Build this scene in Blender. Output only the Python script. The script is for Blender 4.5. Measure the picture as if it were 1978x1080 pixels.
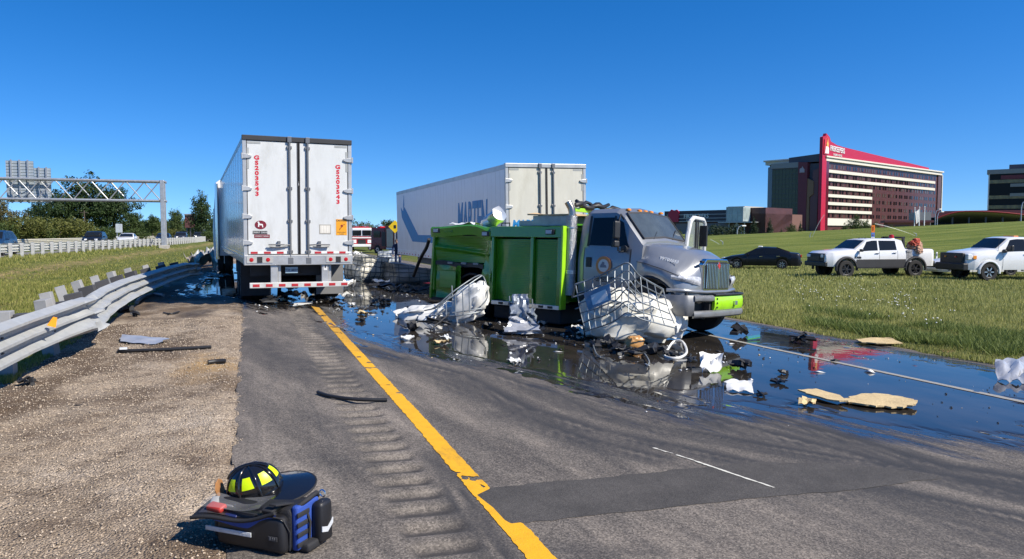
import bpy, bmesh, math, random
import numpy as np
from mathutils import Vector, Matrix, noise as mnoise

# ---------------------------------------------------------------- camera, sky, sun, exposure
sc = bpy.context.scene
for o in list(bpy.data.objects): bpy.data.objects.remove(o)
col = sc.collection
R_ = math.radians
FPX, YAW, PITCH, EYE = 1450.0, R_(19.35), R_(3.55), 1.75
cam_d = bpy.data.cameras.new('camera'); cam = bpy.data.objects.new('camera', cam_d); col.objects.link(cam)
cam_d.sensor_width = 36.0; cam_d.lens = 36.0 * FPX / 1978.0
cam_d.clip_start = 0.1; cam_d.clip_end = 9000
cam.location = (0, 0, EYE); cam.rotation_euler = (math.pi / 2 - PITCH, 0, -YAW)
sc.camera = cam

SUN_EL = R_(43); SUN_XY = Vector((0.70, -0.71)).normalized()
SUN_V = Vector((SUN_XY.x * math.cos(SUN_EL), SUN_XY.y * math.cos(SUN_EL), math.sin(SUN_EL)))
w = bpy.data.worlds.new('World'); sc.world = w; w.use_nodes = True
nt = w.node_tree; bg = nt.nodes['Background']
sky = nt.nodes.new('ShaderNodeTexSky'); sky.sky_type = 'NISHITA'; sky.sun_disc = False
sky.sun_elevation = SUN_EL; sky.sun_rotation = math.atan2(SUN_XY.x, SUN_XY.y)
sky.air_density = 1.0; sky.dust_density = 0.25; sky.ozone_density = 5.0; sky.altitude = 250
# clear dry air: the sky is read a little above its hazy horizon, so that it stays blue down to the ground all the way round
tc_ = nt.nodes.new('ShaderNodeTexCoord'); va_ = nt.nodes.new('ShaderNodeVectorMath'); va_.operation = 'MULTIPLY_ADD'
va_.inputs[1].default_value = (1, 1, 1.25); va_.inputs[2].default_value = (0, 0, .085)
nt.links.new(tc_.outputs['Generated'], va_.inputs[0]); nt.links.new(va_.outputs[0], sky.inputs[0])
hs = nt.nodes.new('ShaderNodeHueSaturation'); hs.inputs['Saturation'].default_value = 1.33; hs.inputs['Hue'].default_value = .507
nt.links.new(sky.outputs[0], hs.inputs['Color']); nt.links.new(hs.outputs[0], bg.inputs[0])
bg.inputs[1].default_value = 0.12
sun_d = bpy.data.lights.new('sun', 'SUN'); sun_d.energy = 5.0; sun_d.angle = R_(0.53); sun_d.color = (1, .93, .82)
sun = bpy.data.objects.new('sun', sun_d); col.objects.link(sun)
sun.rotation_euler = SUN_V.to_track_quat('Z', 'Y').to_euler(); sun.location = (30, -30, 40)
vs = sc.view_settings; vs.view_transform = 'Standard'; vs.look = 'None'; vs.gamma = 1; vs.use_curve_mapping = False
vs.exposure = 0.55
sc.render.engine = 'CYCLES'
sc.cycles.max_bounces = 8; sc.cycles.transparent_max_bounces = 12
random.seed(7); rng = np.random.default_rng(7)
# ---------------------------------------------------------------- geometry of the view: where a point of the photo lies in the place
RV = Vector((math.cos(YAW), -math.sin(YAW), 0)); FH = Vector((math.sin(YAW), math.cos(YAW), 0))
FV = FH * math.cos(PITCH) - Vector((0, 0, math.sin(PITCH)))
UV = FH * math.sin(PITCH) + Vector((0, 0, math.cos(PITCH)))
EYEV = Vector((0, 0, EYE))
def ray(px, py): return FV + RV * ((px - 989) / FPX) + UV * ((540 - py) / FPX)
def A(px, py, d):                       # point of the ray at horizontal depth d
    r = ray(px, py); return EYEV + r * (d / r.dot(FH))
SLOPE = -0.033
def G(px, py, dz=0.0):                  # point of the ray on the ground (the road plane falls to the right)
    r = ray(px, py); z = 0.0
    for _ in range(12):
        p = EYEV + r * ((z - EYE) / r.z); z = float(zg(p.x, p.y)) + dz
    return p
def W2(c, d): p = RV * c + FH * d; return p.x, p.y      # lateral / depth -> world x, y

def sm(t): t = np.clip(t, 0, 1); return t * t * (3 - 2 * t)
OPP_Y = [-60, 0, 52, 72, 98, 130, 200, 2000]; OPP_X = [-17, -15.5, -13.7, -12.2, -9.7, -7.8, -6.2, -6.2]
def xr(y): return np.interp(y, OPP_Y, OPP_X)
def zg(x, y):
    x = np.asarray(x, float); y = np.asarray(y, float)
    road = SLOPE * x
    t = -0.15 - x; grav = 0.0 - 0.025 * t
    f = np.clip((-2.9 - x) / np.maximum(-2.9 - xr(y), .1), 0, 1)
    med = -0.07 - 0.28 * np.sin(np.pi * f) * (1 - .3 * f) + 0.32 * sm(f)
    left = np.where(t < 2.75, grav, med)
    tt = x - 11.4
    k = sm(tt / 8)
    right = SLOPE * 11.4 - 0.10 * k - 0.011 * np.clip(y - 28, 0, 25) * k
    d = .3313 * x + .9435 * y; c = .9435 * x - .3313 * y
    right = right + (sm((d - 58) / 75) * (1.75 + np.clip((c - 30) / 55, -.3, 1.6) * 2.55) - np.clip((d - 136) * .022, 0, 2.6)) * sm((c - 2) / 22)
    return np.where(x < -0.15, left, np.where(x <= 11.4, road, right))

# ---------------------------------------------------------------- value noise for fields built in python
class VN:
    def __init__(s, seed): s.t = np.random.default_rng(seed).random((256, 256)) * 2 - 1
    def at(s, x, y):
        xi = np.floor(x).astype(int); yi = np.floor(y).astype(int); fx = x - xi; fy = y - yi
        fx = fx * fx * (3 - 2 * fx); fy = fy * fy * (3 - 2 * fy)
        a = s.t[xi & 255, yi & 255]; b = s.t[(xi + 1) & 255, yi & 255]; c = s.t[xi & 255, (yi + 1) & 255]; d = s.t[(xi + 1) & 255, (yi + 1) & 255]
        return (a * (1 - fx) + b * fx) * (1 - fy) + (c * (1 - fx) + d * fx) * fy
    def fbm(s, x, y, o=4):
        r = 0; a = 1.0; n = 0
        for k in range(o): r = r + a * s.at(x * 2 ** k + 17 * k, y * 2 ** k + 31 * k); n += a; a *= .5
        return r / n
VA, VB, VC = VN(1), VN(2), VN(3)

# ---------------------------------------------------------------- materials
MAT = {}
def lin(h):
    if not isinstance(h, str): return tuple(h)
    return tuple(((int(h[i:i + 2], 16) / 255) ** 2.2) for i in (0, 2, 4))
def mat(name, c=(.5, .5, .5), rough=.5, metal=0.0, var=.12, scale=3.0, bump=0.0, bscale=40.0, spec=.5, coat=0.0, dirt=None, dscale=2.0,
        damt=.5, trans=0.0, emit=None, alpha=1.0, stretch=None, rvar=.1, ior=1.5, two=None):
    """a principled material whose colour, gloss and relief vary by noise; dirt adds stains with a shape of their own"""
    if name in MAT: return MAT[name]
    c = lin(c)
    m = bpy.data.materials.new(name); m.use_nodes = True; MAT[name] = m
    n = m.node_tree.nodes; L = m.node_tree.links; p = n['Principled BSDF']
    tc = n.new('ShaderNodeTexCoord'); co = tc.outputs['Object']
    if stretch:
        mp = n.new('ShaderNodeMapping'); mp.inputs['Scale'].default_value = stretch; L.new(co, mp.inputs[0]); co = mp.outputs[0]
    nz = n.new('ShaderNodeTexNoise'); nz.inputs['Scale'].default_value = scale; nz.inputs['Detail'].default_value = 6; nz.inputs['Roughness'].default_value = .65
    L.new(co, nz.inputs['Vector'])
    cr = n.new('ShaderNodeValToRGB'); cr.color_ramp.elements[0].position = .3; cr.color_ramp.elements[1].position = .7
    c2 = lin(two) if two else None
    cr.color_ramp.elements[0].color = (*(max(0, v * (1 - var)) for v in c), 1)
    cr.color_ramp.elements[1].color = (*(c2 if c2 else tuple(v * (1 + var) for v in c)), 1)
    L.new(nz.outputs[0], cr.inputs[0]); out = cr.outputs[0]
    if dirt is not None:
        dn = n.new('ShaderNodeTexNoise'); dn.inputs['Scale'].default_value = dscale; dn.inputs['Detail'].default_value = 8; dn.inputs['Roughness'].default_value = .7
        L.new(co, dn.inputs['Vector'])
        mr = n.new('ShaderNodeMapRange'); mr.inputs[1].default_value = .48; mr.inputs[2].default_value = .72; mr.inputs[4].default_value = damt
        L.new(dn.outputs[0], mr.inputs[0])
        mx = n.new('ShaderNodeMix'); mx.data_type = 'RGBA'; mx.inputs['B'].default_value = (*lin(dirt), 1)
        L.new(mr.outputs[0], mx.inputs['Factor']); L.new(out, mx.inputs['A']); out = mx.outputs['Result']
    L.new(out, p.inputs['Base Color'])
    p.inputs['Metallic'].default_value = metal; p.inputs['Specular IOR Level'].default_value = spec; p.inputs['IOR'].default_value = ior
    rm = n.new('ShaderNodeMapRange'); rm.inputs[3].default_value = max(.01, rough * (1 - rvar)); rm.inputs[4].default_value = min(1, rough * (1 + rvar))
    L.new(nz.outputs[0], rm.inputs[0]); L.new(rm.outputs[0], p.inputs['Roughness'])
    p.inputs['Coat Weight'].default_value = coat; p.inputs['Coat Roughness'].default_value = .05
    if trans: p.inputs['Transmission Weight'].default_value = trans
    if alpha < 1: p.inputs['Alpha'].default_value = alpha
    if emit: p.inputs['Emission Color'].default_value = (*lin(emit[0]), 1); p.inputs['Emission Strength'].default_value = emit[1]
    if bump:
        bn = n.new('ShaderNodeTexNoise'); bn.inputs['Scale'].default_value = bscale; bn.inputs['Detail'].default_value = 4
        L.new(co, bn.inputs['Vector']); b = n.new('ShaderNodeBump'); b.inputs['Strength'].default_value = min(1, bump); b.inputs['Distance'].default_value = .02
        L.new(bn.outputs[0], b.inputs['Height']); L.new(b.outputs[0], p.inputs['Normal'])
    return m

# ---------------------------------------------------------------- meshes
class MB:
    """collects simple shapes and links them as ONE mesh object"""
    def __init__(s): s.v = []; s.f = []; s.mi = []; s.cur = 0
    def add(s, vs_, fs):
        o = len(s.v); s.v.extend([tuple(v) for v in vs_]); s.f.extend([tuple(i + o for i in f) for f in fs]); s.mi.extend([s.cur] * len(fs)); return s
    def box(s, c, sz, R=None, taper=1.0, shx=0.0):
        x, y, z = (k / 2 for k in sz); P = []
        for dz in (-1, 1):
            k = taper if dz > 0 else 1
            for dx, dy in ((-1, -1), (1, -1), (1, 1), (-1, 1)):
                q = Vector((dx * x * k + (shx if dz > 0 else 0), dy * y * k, dz * z))
                P.append((R @ q if R else q) + Vector(c))
        return s.add(P, [(3, 2, 1, 0), (4, 5, 6, 7), (0, 1, 5, 4), (1, 2, 6, 5), (2, 3, 7, 6), (3, 0, 4, 7)])
    def cyl(s, p0, p1, r, r1=None, n=10, cap=True):
        p0 = Vector(p0); p1 = Vector(p1); r1 = r if r1 is None else r1
        a = (p1 - p0).normalized(); u = a.orthogonal().normalized(); v = a.cross(u); P = []
        for p, q in ((p0, r), (p1, r1)):
            for k in range(n):
                t = 2 * math.pi * k / n; P.append(p + (u * math.cos(t) + v * math.sin(t)) * q)
        F = [(k, (k + 1) % n, n + (k + 1) % n, n + k) for k in range(n)]
        if cap: F += [tuple(range(n - 1, -1, -1)), tuple(range(n, 2 * n))]
        return s.add(P, F)
    def tube(s, pts, r, n=6, cap=True, rs=None):
        pts = [Vector(p) for p in pts]; P = []; m = len(pts); u = None
        for i, p in enumerate(pts):
            t = (pts[min(i + 1, m - 1)] - pts[max(i - 1, 0)]).normalized()
            if u is None: u = t.orthogonal().normalized()
            u = (u - t * u.dot(t)); u = u.normalized() if u.length > 1e-6 else t.orthogonal().normalized()
            v = t.cross(u); q = rs[i] if rs else r
            for k in range(n):
                an = 2 * math.pi * k / n; P.append(p + (u * math.cos(an) + v * math.sin(an)) * q)
        F = [(i * n + k, i * n + (k + 1) % n, (i + 1) * n + (k + 1) % n, (i + 1) * n + k) for i in range(m - 1) for k in range(n)]
        if cap: F += [tuple(range(n - 1, -1, -1)), tuple(range((m - 1) * n, m * n))]
        return s.add(P, F)
    def prism(s, pts, lo, hi, axis='y'):
        """polygon pts=(a,b) pushed from lo to hi along an axis: y -> (x,z), x -> (y,z), z -> (x,y)"""
        mk = {'y': lambda a, b, t: (a, t, b), 'x': lambda a, b, t: (t, a, b), 'z': lambda a, b, t: (a, b, t)}[axis]
        n = len(pts); P = [mk(a, b, lo) for a, b in pts] + [mk(a, b, hi) for a, b in pts]
        return s.add(P, [tuple(range(n)), tuple(range(2 * n - 1, n - 1, -1))] + [((i + 1) % n, i, n + i, n + (i + 1) % n) for i in range(n)])
    def lathe(s, prof, n=24, c=(0, 0, 0), axis='z', ang=2 * math.pi, start=0):
        P = []; closed = abs(ang - 2 * math.pi) < 1e-6; k_ = n if closed else n + 1
        for r, h in prof:
            for k in range(k_):
                t = start + ang * k / n; a, b = r * math.cos(t), r * math.sin(t)
                q = {'z': (a, b, h), 'y': (a, h, b), 'x': (h, a, b)}[axis]
                P.append((q[0] + c[0], q[1] + c[1], q[2] + c[2]))
        F = []
        for i in range(len(prof) - 1):
            for k in range(n):
                k2 = (k + 1) % k_
                F.append((i * k_ + k, i * k_ + k2, (i + 1) * k_ + k2, (i + 1) * k_ + k))
        return s.add(P, F)
    def grid(s, fn, nu, nv):
        P = [fn(i / nu, j / nv) for j in range(nv + 1) for i in range(nu + 1)]
        return s.add(P, [(j * (nu + 1) + i, j * (nu + 1) + i + 1, (j + 1) * (nu + 1) + i + 1, (j + 1) * (nu + 1) + i) for j in range(nv) for i in range(nu)])
    def rings(s, rings, cap=True):
        n = len(rings[0]); P = [p for r in rings for p in r]; m = len(rings)
        F = [(i * n + k, i * n + (k + 1) % n, (i + 1) * n + (k + 1) % n, (i + 1) * n + k) for i in range(m - 1) for k in range(n)]
        if cap: F += [tuple(range(n - 1, -1, -1)), tuple(range((m - 1) * n, m * n))]
        return s.add(P, F)
    def mesh(s, name, smooth=None, bevel=0, seg=2, fix=True):
        me = bpy.data.meshes.new(name); me.from_pydata(s.v, [], s.f)
        me.polygons.foreach_set('material_index', s.mi)
        if bevel or fix:
            bm = bmesh.new(); bm.from_mesh(me)
            if bevel:
                bmesh.ops.remove_doubles(bm, verts=bm.verts, dist=1e-5)
                es = [e for e in bm.edges if len(e.link_faces) == 2 and e.calc_face_angle(0) > .5]
                bmesh.ops.bevel(bm, geom=es, offset=bevel, segments=seg, profile=.5, affect='EDGES', clamp_overlap=True)
            bmesh.ops.recalc_face_normals(bm, faces=bm.faces)
            bm.to_mesh(me); bm.free()
        if smooth is not None:
            me.polygons.foreach_set('use_smooth', [True] * len(me.polygons)); me.set_sharp_from_angle(angle=R_(smooth))
        return me
    def build(s, name, m, parent=None, loc=None, rz=None, smooth=None, bevel=0, seg=2, fix=True):
        return obj(name, s.mesh(name, smooth, bevel, seg, fix), m, parent, loc, rz)

def obj(name, me, m=None, parent=None, loc=None, rz=None):
    o = bpy.data.objects.new(name, me); col.objects.link(o)
    if m is not None and len(me.materials) == 0:
        for q in (m if isinstance(m, (list, tuple)) else [m]): me.materials.append(q)
    if parent is not None: o.parent = parent
    if loc is not None: o.location = loc
    if rz is not None: o.rotation_euler = (0, 0, rz)
    return o
def tag(o, label=None, cat=None, group=None, kind=None):
    if label: o['label'] = label
    if cat: o['category'] = cat
    if group: o['group'] = group
    if kind: o['kind'] = kind
    return o
def thing(name, label, cat, loc=(0, 0, 0), rz=0.0, group=None):
    o = bpy.data.objects.new(name, None); col.objects.link(o); o.location = loc; o.rotation_euler = (0, 0, rz); o.empty_display_size = .2
    return tag(o, label, cat, group)
def copy_tree(o, parent=None, kids=None):
    c = o.copy(); col.objects.link(c)
    if parent is not None: c.parent = parent
    for ch in o.children: copy_tree(ch, c)
    return c
def basis(right, up, loc):
    r = Vector(right).normalized(); u = Vector(up); u = (u - r * u.dot(r)).normalized(); n = r.cross(u)
    return Matrix(((r.x, u.x, n.x, loc[0]), (r.y, u.y, n.y, loc[1]), (r.z, u.z, n.z, loc[2]), (0, 0, 0, 1)))
def text(s, size, m, parent, loc, right, up, name='lettering', ext=.002, shear=0, sx=1.0, space=1.0, bold=0.0, align='CENTER'):
    cu = bpy.data.curves.new(name, 'FONT'); cu.body = s; cu.size = size; cu.extrude = ext; cu.align_x = align; cu.align_y = 'CENTER'
    cu.shear = shear; cu.space_character = space; cu.offset = bold; cu.resolution_u = 3; cu.materials.append(m)
    t = bpy.data.objects.new('text_source', cu); col.objects.link(t); bpy.context.view_layer.update()
    me = bpy.data.meshes.new_from_object(t.evaluated_get(bpy.context.evaluated_depsgraph_get())); bpy.data.objects.remove(t); bpy.data.curves.remove(cu)
    me.materials.clear(); me.materials.append(m); me.name = name
    o = bpy.data.objects.new(name, me); col.objects.link(o)
    if parent is not None: o.parent = parent
    o.matrix_local = basis(right, up, loc) @ Matrix.Diagonal((sx, 1, 1, 1))
    return o
def npmesh(name, V, F, m=None, mats=None, smooth=False):
    """fast mesh from numpy arrays; F is (n,3) or (n,4)"""
    me = bpy.data.meshes.new(name); k = F.shape[1]
    me.vertices.add(len(V)); me.vertices.foreach_set('co', np.ascontiguousarray(V, np.float32).ravel())
    me.loops.add(F.size); me.loops.foreach_set('vertex_index', np.ascontiguousarray(F, np.int32).ravel())
    me.polygons.add(len(F)); me.polygons.foreach_set('loop_start', np.arange(0, F.size, k, dtype=np.int32))
    if smooth: me.polygons.foreach_set('use_smooth', np.ones(len(F), bool))
    me.update(calc_edges=True); me.validate()
    if m is not None: me.materials.append(m)
    return me
def gridmesh(name, xs, ys, zf, m, smooth=True, attrs=None):
    X, Y = np.meshgrid(xs, ys); Z = zf(X, Y); nx, ny = len(xs), len(ys)
    V = np.stack([X, Y, Z], -1).reshape(-1, 3); i = np.arange(nx * ny).reshape(ny, nx)
    F = np.stack([i[:-1, :-1], i[:-1, 1:], i[1:, 1:], i[1:, :-1]], -1).reshape(-1, 4)
    me = npmesh(name, V, F, m, smooth=smooth)
    for k, fn in (attrs or {}).items():
        at = me.attributes.new(k, 'FLOAT', 'POINT'); at.data.foreach_set('value', np.ascontiguousarray(fn(X, Y), np.float32).ravel())
    return me
def fieldmesh(name, xs, ys, Fv, zf, m):
    """the part of a grid where the field is positive, its outline cut along the field's zero line"""
    X, Y = np.meshgrid(xs, ys); nx, ny = len(xs), len(ys); ids = {}; V = []; F = []
    def vid(key, x, y):
        if key not in ids: ids[key] = len(V); V.append((x, y))
        return ids[key]
    S = Fv > 0
    anyc = S[:-1, :-1] | S[:-1, 1:] | S[1:, 1:] | S[1:, :-1]
    for j, i in zip(*np.nonzero(anyc)):
        c = [(j, i), (j, i + 1), (j + 1, i + 1), (j + 1, i)]; q = []
        for k in range(4):
            a, b = c[k], c[(k + 1) % 4]; fa, fb = Fv[a], Fv[b]
            if fa > 0: q.append(vid(a, xs[a[1]], ys[a[0]]))
            if (fa > 0) != (fb > 0):
                t = fa / (fa - fb); key = (min(a, b), max(a, b))
                q.append(vid(key, xs[a[1]] + t * (xs[b[1]] - xs[a[1]]), ys[a[0]] + t * (ys[b[0]] - ys[a[0]])))
        if len(q) >= 3: F.append(tuple(q))
    V = np.array(V); z = zf(V[:, 0], V[:, 1])
    me = bpy.data.meshes.new(name); me.from_pydata([(a, b, c) for (a, b), c in zip(V.tolist(), z.tolist())], [], F); me.materials.append(m)
    return me
def sdpoly(P, X, Y):
    """signed distance to a polygon (positive inside)"""
    P = np.array(P, float); d = np.full(X.shape, 1e9); ins = np.zeros(X.shape, bool); n = len(P)
    for i in range(n):
        ax, ay = P[i]; bx, by = P[(i + 1) % n]; ex, ey = bx - ax, by - ay
        t = np.clip(((X - ax) * ex + (Y - ay) * ey) / (ex * ex + ey * ey + 1e-12), 0, 1)
        d = np.minimum(d, np.hypot(X - ax - t * ex, Y - ay - t * ey))
        cnd = ((ay > Y) != (by > Y)) & (X < ex * (Y - ay) / (ey if abs(ey) > 1e-9 else 1e-9) + ax)
        ins ^= cnd
    return np.where(ins, d, -d)
# ---------------------------------------------------------------- node shorthand for the ground materials
class NT:
    def __init__(s, name):
        s.m = bpy.data.materials.new(name); s.m.use_nodes = True; s.n = s.m.node_tree.nodes; s.L = s.m.node_tree.links; s.p = s.n['Principled BSDF']
        s.co = s.n.new('ShaderNodeTexCoord').outputs['Object']
    def link(s, v, sock):
        if hasattr(v, 'is_output'): s.L.new(v, sock)
        else: sock.default_value = v if not isinstance(v, tuple) or len(v) == 4 or sock.type == 'VECTOR' else (*v, 1)
    def noise(s, scale, detail=4, rough=.6, stretch=None, dist=0.0, rot=None):
        n = s.n.new('ShaderNodeTexNoise'); n.inputs['Scale'].default_value = scale; n.inputs['Detail'].default_value = detail
        n.inputs['Roughness'].default_value = rough; n.inputs['Distortion'].default_value = dist; c = s.co
        if stretch:
            mp = s.n.new('ShaderNodeMapping'); mp.inputs['Scale'].default_value = stretch
            if rot: mp.vector_type = 'TEXTURE'; mp.inputs['Rotation'].default_value = (0, 0, rot); mp.inputs['Scale'].default_value = tuple(1 / k for k in stretch)
            s.L.new(c, mp.inputs[0]); c = mp.outputs[0]
        s.L.new(c, n.inputs['Vector']); return n.outputs[0]
    def voro(s, scale, out='Color', feature='F1'):
        n = s.n.new('ShaderNodeTexVoronoi'); n.feature = feature; n.inputs['Scale'].default_value = scale; s.L.new(s.co, n.inputs['Vector']); return n.outputs[out]
    def ramp(s, v, stops):
        n = s.n.new('ShaderNodeValToRGB'); e = n.color_ramp.elements
        while len(e) < len(stops): e.new(.5)
        for k, (p, c) in zip(e, stops): k.position = p; k.color = (*lin(c), 1) if not isinstance(c, (int, float)) else (c, c, c, 1)
        s.link(v, n.inputs[0]); return n.outputs[0]
    def mix(s, f, a, b, mode='MIX'):
        n = s.n.new('ShaderNodeMix'); n.data_type = 'RGBA'; n.blend_type = mode
        s.link(f, n.inputs['Factor']); s.link(a, n.inputs['A']); s.link(b, n.inputs['B']); return n.outputs['Result']
    def math(s, op, a, b=0.0, clamp=False):
        n = s.n.new('ShaderNodeMath'); n.operation = op; n.use_clamp = clamp; s.link(a, n.inputs[0]); s.link(b, n.inputs[1]); return n.outputs[0]
    def map(s, v, a, b, c=0.0, d=1.0):
        n = s.n.new('ShaderNodeMapRange')
        for i, k in enumerate((a, b, c, d)): n.inputs[i + 1].default_value = k
        s.link(v, n.inputs[0]); return n.outputs[0]
    def attr(s, name): n = s.n.new('ShaderNodeAttribute'); n.attribute_name = name; return n.outputs['Fac']
    def bump(s, h, strength=.5, dist=.01):
        n = s.n.new('ShaderNodeBump'); n.inputs['Strength'].default_value = strength; n.inputs['Distance'].default_value = dist
        s.link(h, n.inputs['Height']); s.L.new(n.outputs[0], s.p.inputs['Normal'])
    def done(s, colr, rough=.8, spec=.4):
        s.link(colr, s.p.inputs['Base Color']); s.link(rough, s.p.inputs['Roughness']); s.link(spec, s.p.inputs['Specular IOR Level']); return s.m

# ---------------------------------------------------------------- terrain
def asphalt_mat():
    t = NT('asphalt')
    blot = t.noise(.85, 8, .72, stretch=(1.7, .30, 1), rot=R_(13)); fine = t.noise(70, 3, .75); agg = t.voro(88)
    strk = t.noise(1.0, 6, .7, stretch=(1.9, .10, 1)); mid = t.noise(7, 5, .7)
    c = t.ramp(blot, [(.33, (.048, .042, .037)), (.50, (.118, .101, .084)), (.67, (.220, .186, .150))])
    c = t.mix(t.map(strk, .47, .68, 0, .8), c, (.050, .045, .041))
    c = t.mix(t.map(mid, .5, .8, 0, .5), c, (.19, .165, .135))
    c = t.mix(.8, c, t.ramp(agg, [(.15, .42), (.5, .92), (.85, 1.75)]), 'MULTIPLY')
    c = t.mix(t.map(fine, .56, .68, 0, .75), c, (.33, .285, .235))
    d = t.attr('damp'); dn = t.noise(1.3, 7, .75, stretch=(3.4, .32, 1), dist=.3, rot=R_(15)); dh = t.noise(11, 5, .7, stretch=(1.8, .4, 1), rot=R_(15))
    d2 = t.math('ADD', d, t.math('MULTIPLY', t.math('SUBTRACT', dn, .5), 1.9)); d2 = t.math('ADD', d2, t.math('MULTIPLY', t.math('SUBTRACT', dh, .5), .7))
    df = t.map(d2, .30, .72)
    c = t.mix(df, c, (.020, .018, .017))
    sk = t.attr('skid'); sn = t.noise(14, 4, .7)
    c = t.mix(t.math('MULTIPLY', sk, t.map(sn, .10, .45, .55, 1.0), True), c, (.024, .024, .026))
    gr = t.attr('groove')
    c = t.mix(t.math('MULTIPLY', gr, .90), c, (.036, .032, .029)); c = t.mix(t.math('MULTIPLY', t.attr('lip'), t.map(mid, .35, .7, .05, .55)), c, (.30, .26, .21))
    t.bump(t.math('MULTIPLY', t.math('ADD', t.math('MULTIPLY', fine, .6), t.math('MULTIPLY', mid, .5)), t.map(df, 0, 1, 1, .06)), .75, .012)
    return t.done(c, t.map(df, .1, 1, .88, .085), .5)
def gravel_mat():
    t = NT('gravel_fines')
    blot = t.noise(.9, 5, .65); v = t.voro(62); v2 = t.voro(110); hv = t.voro(62, 'Distance'); fine = t.noise(60, 3, .7)
    c = t.ramp(blot, [(.3, (.205, .152, .104)), (.5, (.350, .278, .202)), (.72, (.450, .372, .285))])
    c = t.mix(.75, c, t.ramp(v, [(.1, .50), (.5, .95), (.9, 1.55)]), 'MULTIPLY')
    c = t.mix(.5, c, t.ramp(v2, [(.1, .55), (.5, 1.0), (.9, 1.45)]), 'MULTIPLY')
    c = t.mix(t.map(t.noise(1.5, 7, .75), .50, .66, 0, .72), c, (.075, .050, .034))
    c = t.mix(t.math('MULTIPLY', t.attr('sandy'), .8), c, (.42, .27, .115))
    c = t.mix(t.math('MULTIPLY', t.attr('soil'), .85), c, (.105, .072, .047))
    d = t.attr('damp'); c = t.mix(d, c, (.030, .025, .021))
    t.bump(t.math('SUBTRACT', t.math('MULTIPLY', fine, .5), hv), .9, .02)
    return t.done(c, t.map(d, 0, 1, .92, .4), .25)
def grass_ground_mat():
    t = NT('turf')
    blot = t.noise(.16, 6, .65); fine = t.noise(6, 6, .75); st = t.noise(.9, 6, .7, stretch=(1, .10, 1)); hf = t.noise(40, 3, .7)
    c = t.ramp(blot, [(.3, (.060, .088, .016)), (.5, (.095, .125, .024)), (.7, (.125, .145, .034))])
    c = t.mix(t.map(fine, .3, .75, 0, .55), c, (.135, .135, .040))
    c = t.mix(t.map(st, .42, .70, 0, .45), c, (.045, .070, .014))
    lw = t.attr('lawn'); ms = t.noise(.35, 4, .6, stretch=(.15, 1.6, 1))
    lc = t.ramp(ms, [(.32, (.070, .105, .018)), (.50, (.125, .155, .028)), (.66, (.180, .195, .048))])
    c = t.mix(lw, c, lc)
    dry = t.attr('dry'); dn = t.noise(1.2, 7, .75, stretch=(1.6, .5, 1))
    c = t.mix(t.math('MULTIPLY', dry, t.map(dn, .38, .60), True), c, (.34, .245, .115))
    t.bump(t.math('ADD', hf, t.math('MULTIPLY', fine, 1.5)), .8, .06)
    return t.done(c, .95, .15)
def water_mat():
    t = NT('spilled_water')
    n1 = t.noise(1.2, 5, .6, stretch=(1.6, .6, 1)); n2 = t.noise(7, 3, .5)
    c = t.ramp(n1, [(.35, (.016, .015, .014)), (.7, (.044, .037, .030))])
    t.bump(t.math('ADD', t.noise(2.2, 3, .5), t.math('MULTIPLY', n2, .25)), .10, .012)
    t.p.inputs['IOR'].default_value = 1.33
    return t.done(c, t.map(n1, .55, .8, .02, .12), .30)

ROAD_R = 11.35
def lawnf(x, y):
    d = .3313 * x + .9435 * y; c = .9435 * x - .3313 * y
    return sm((d - 62) / 8) * sm((c - 6) / 12)
def dryf(x, y):
    f = np.clip((-2.9 - x) / np.maximum(-2.9 - xr(y), .1), 0, 1.3)
    b = np.exp(-((f - .62) / .10) ** 2) * sm((y - 12) / 12) + .45 * np.exp(-((f - .04) / .05) ** 2) + .55 * np.exp(-((f - .27) / .035) ** 2)
    r = np.exp(-((x - 11.7) / .35) ** 2) * .7
    return np.where(x < -2.4, b * sm((x + 22) / 3), r)
xs = np.concatenate([-np.geomspace(60, 4000, 30)[::-1], np.arange(-58, -3.2, 1.0), [-3.0, -2.6, -.5, 11.25, 11.45], np.arange(12, 75, .9), np.arange(76, 330, 4.0), np.geomspace(340, 5000, 18)])
ys = np.concatenate([-np.geomspace(16, 3000, 18)[::-1], np.arange(-14, 110, .9), np.arange(112, 420, 4.0), np.geomspace(430, 6000, 22)])
def terrain_z(X, Y):
    Z = zg(X, Y)
    n = VA.fbm(X * .5, Y * .5, 3) * .05 * ((X < -3.05) | (X > 11.6))
    under = (X > -2.95) & (X < 11.35)
    return Z + n - np.where(under, .12, 0.0)
turf = grass_ground_mat()
tag(obj('ground', gridmesh('ground', xs, ys, terrain_z, turf, attrs={'lawn': lawnf, 'dry': dryf})), kind='structure')

# ---------------------------------------------------------------- where the spill stands on road and shoulder (traced on the ground)
def gp(pts): return [tuple(G(a, b)[:2]) for a, b in pts]
near_edge = [(476, 590), (510, 606), (560, 600), (592, 596), (618, 622), (660, 655), (720, 676), (790, 690), (860, 697), (930, 704), (1010, 722), (1080, 745), (1150, 768), (1215, 792), (1280, 812), (1340, 822),
             (1410, 808), (1490, 806), (1560, 818), (1640, 836), (1740, 852), (1850, 866), (1985, 878)]
POOL = gp(near_edge) + [(11.25, 6.2), (11.15, 26), (10.2, 40), (6, 46), (-1.9, 46), (-2.3, 24), (-2.1, 20.5)] + gp([(330, 574), (400, 578), (440, 579)])
px_ = np.arange(-2.6, 11.4, .07); py_ = np.concatenate([np.arange(3.5, 26, .07), np.arange(26, 47, .2)])
PX, PY = np.meshgrid(px_, py_)
SD = sdpoly(POOL, PX, PY)
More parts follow.
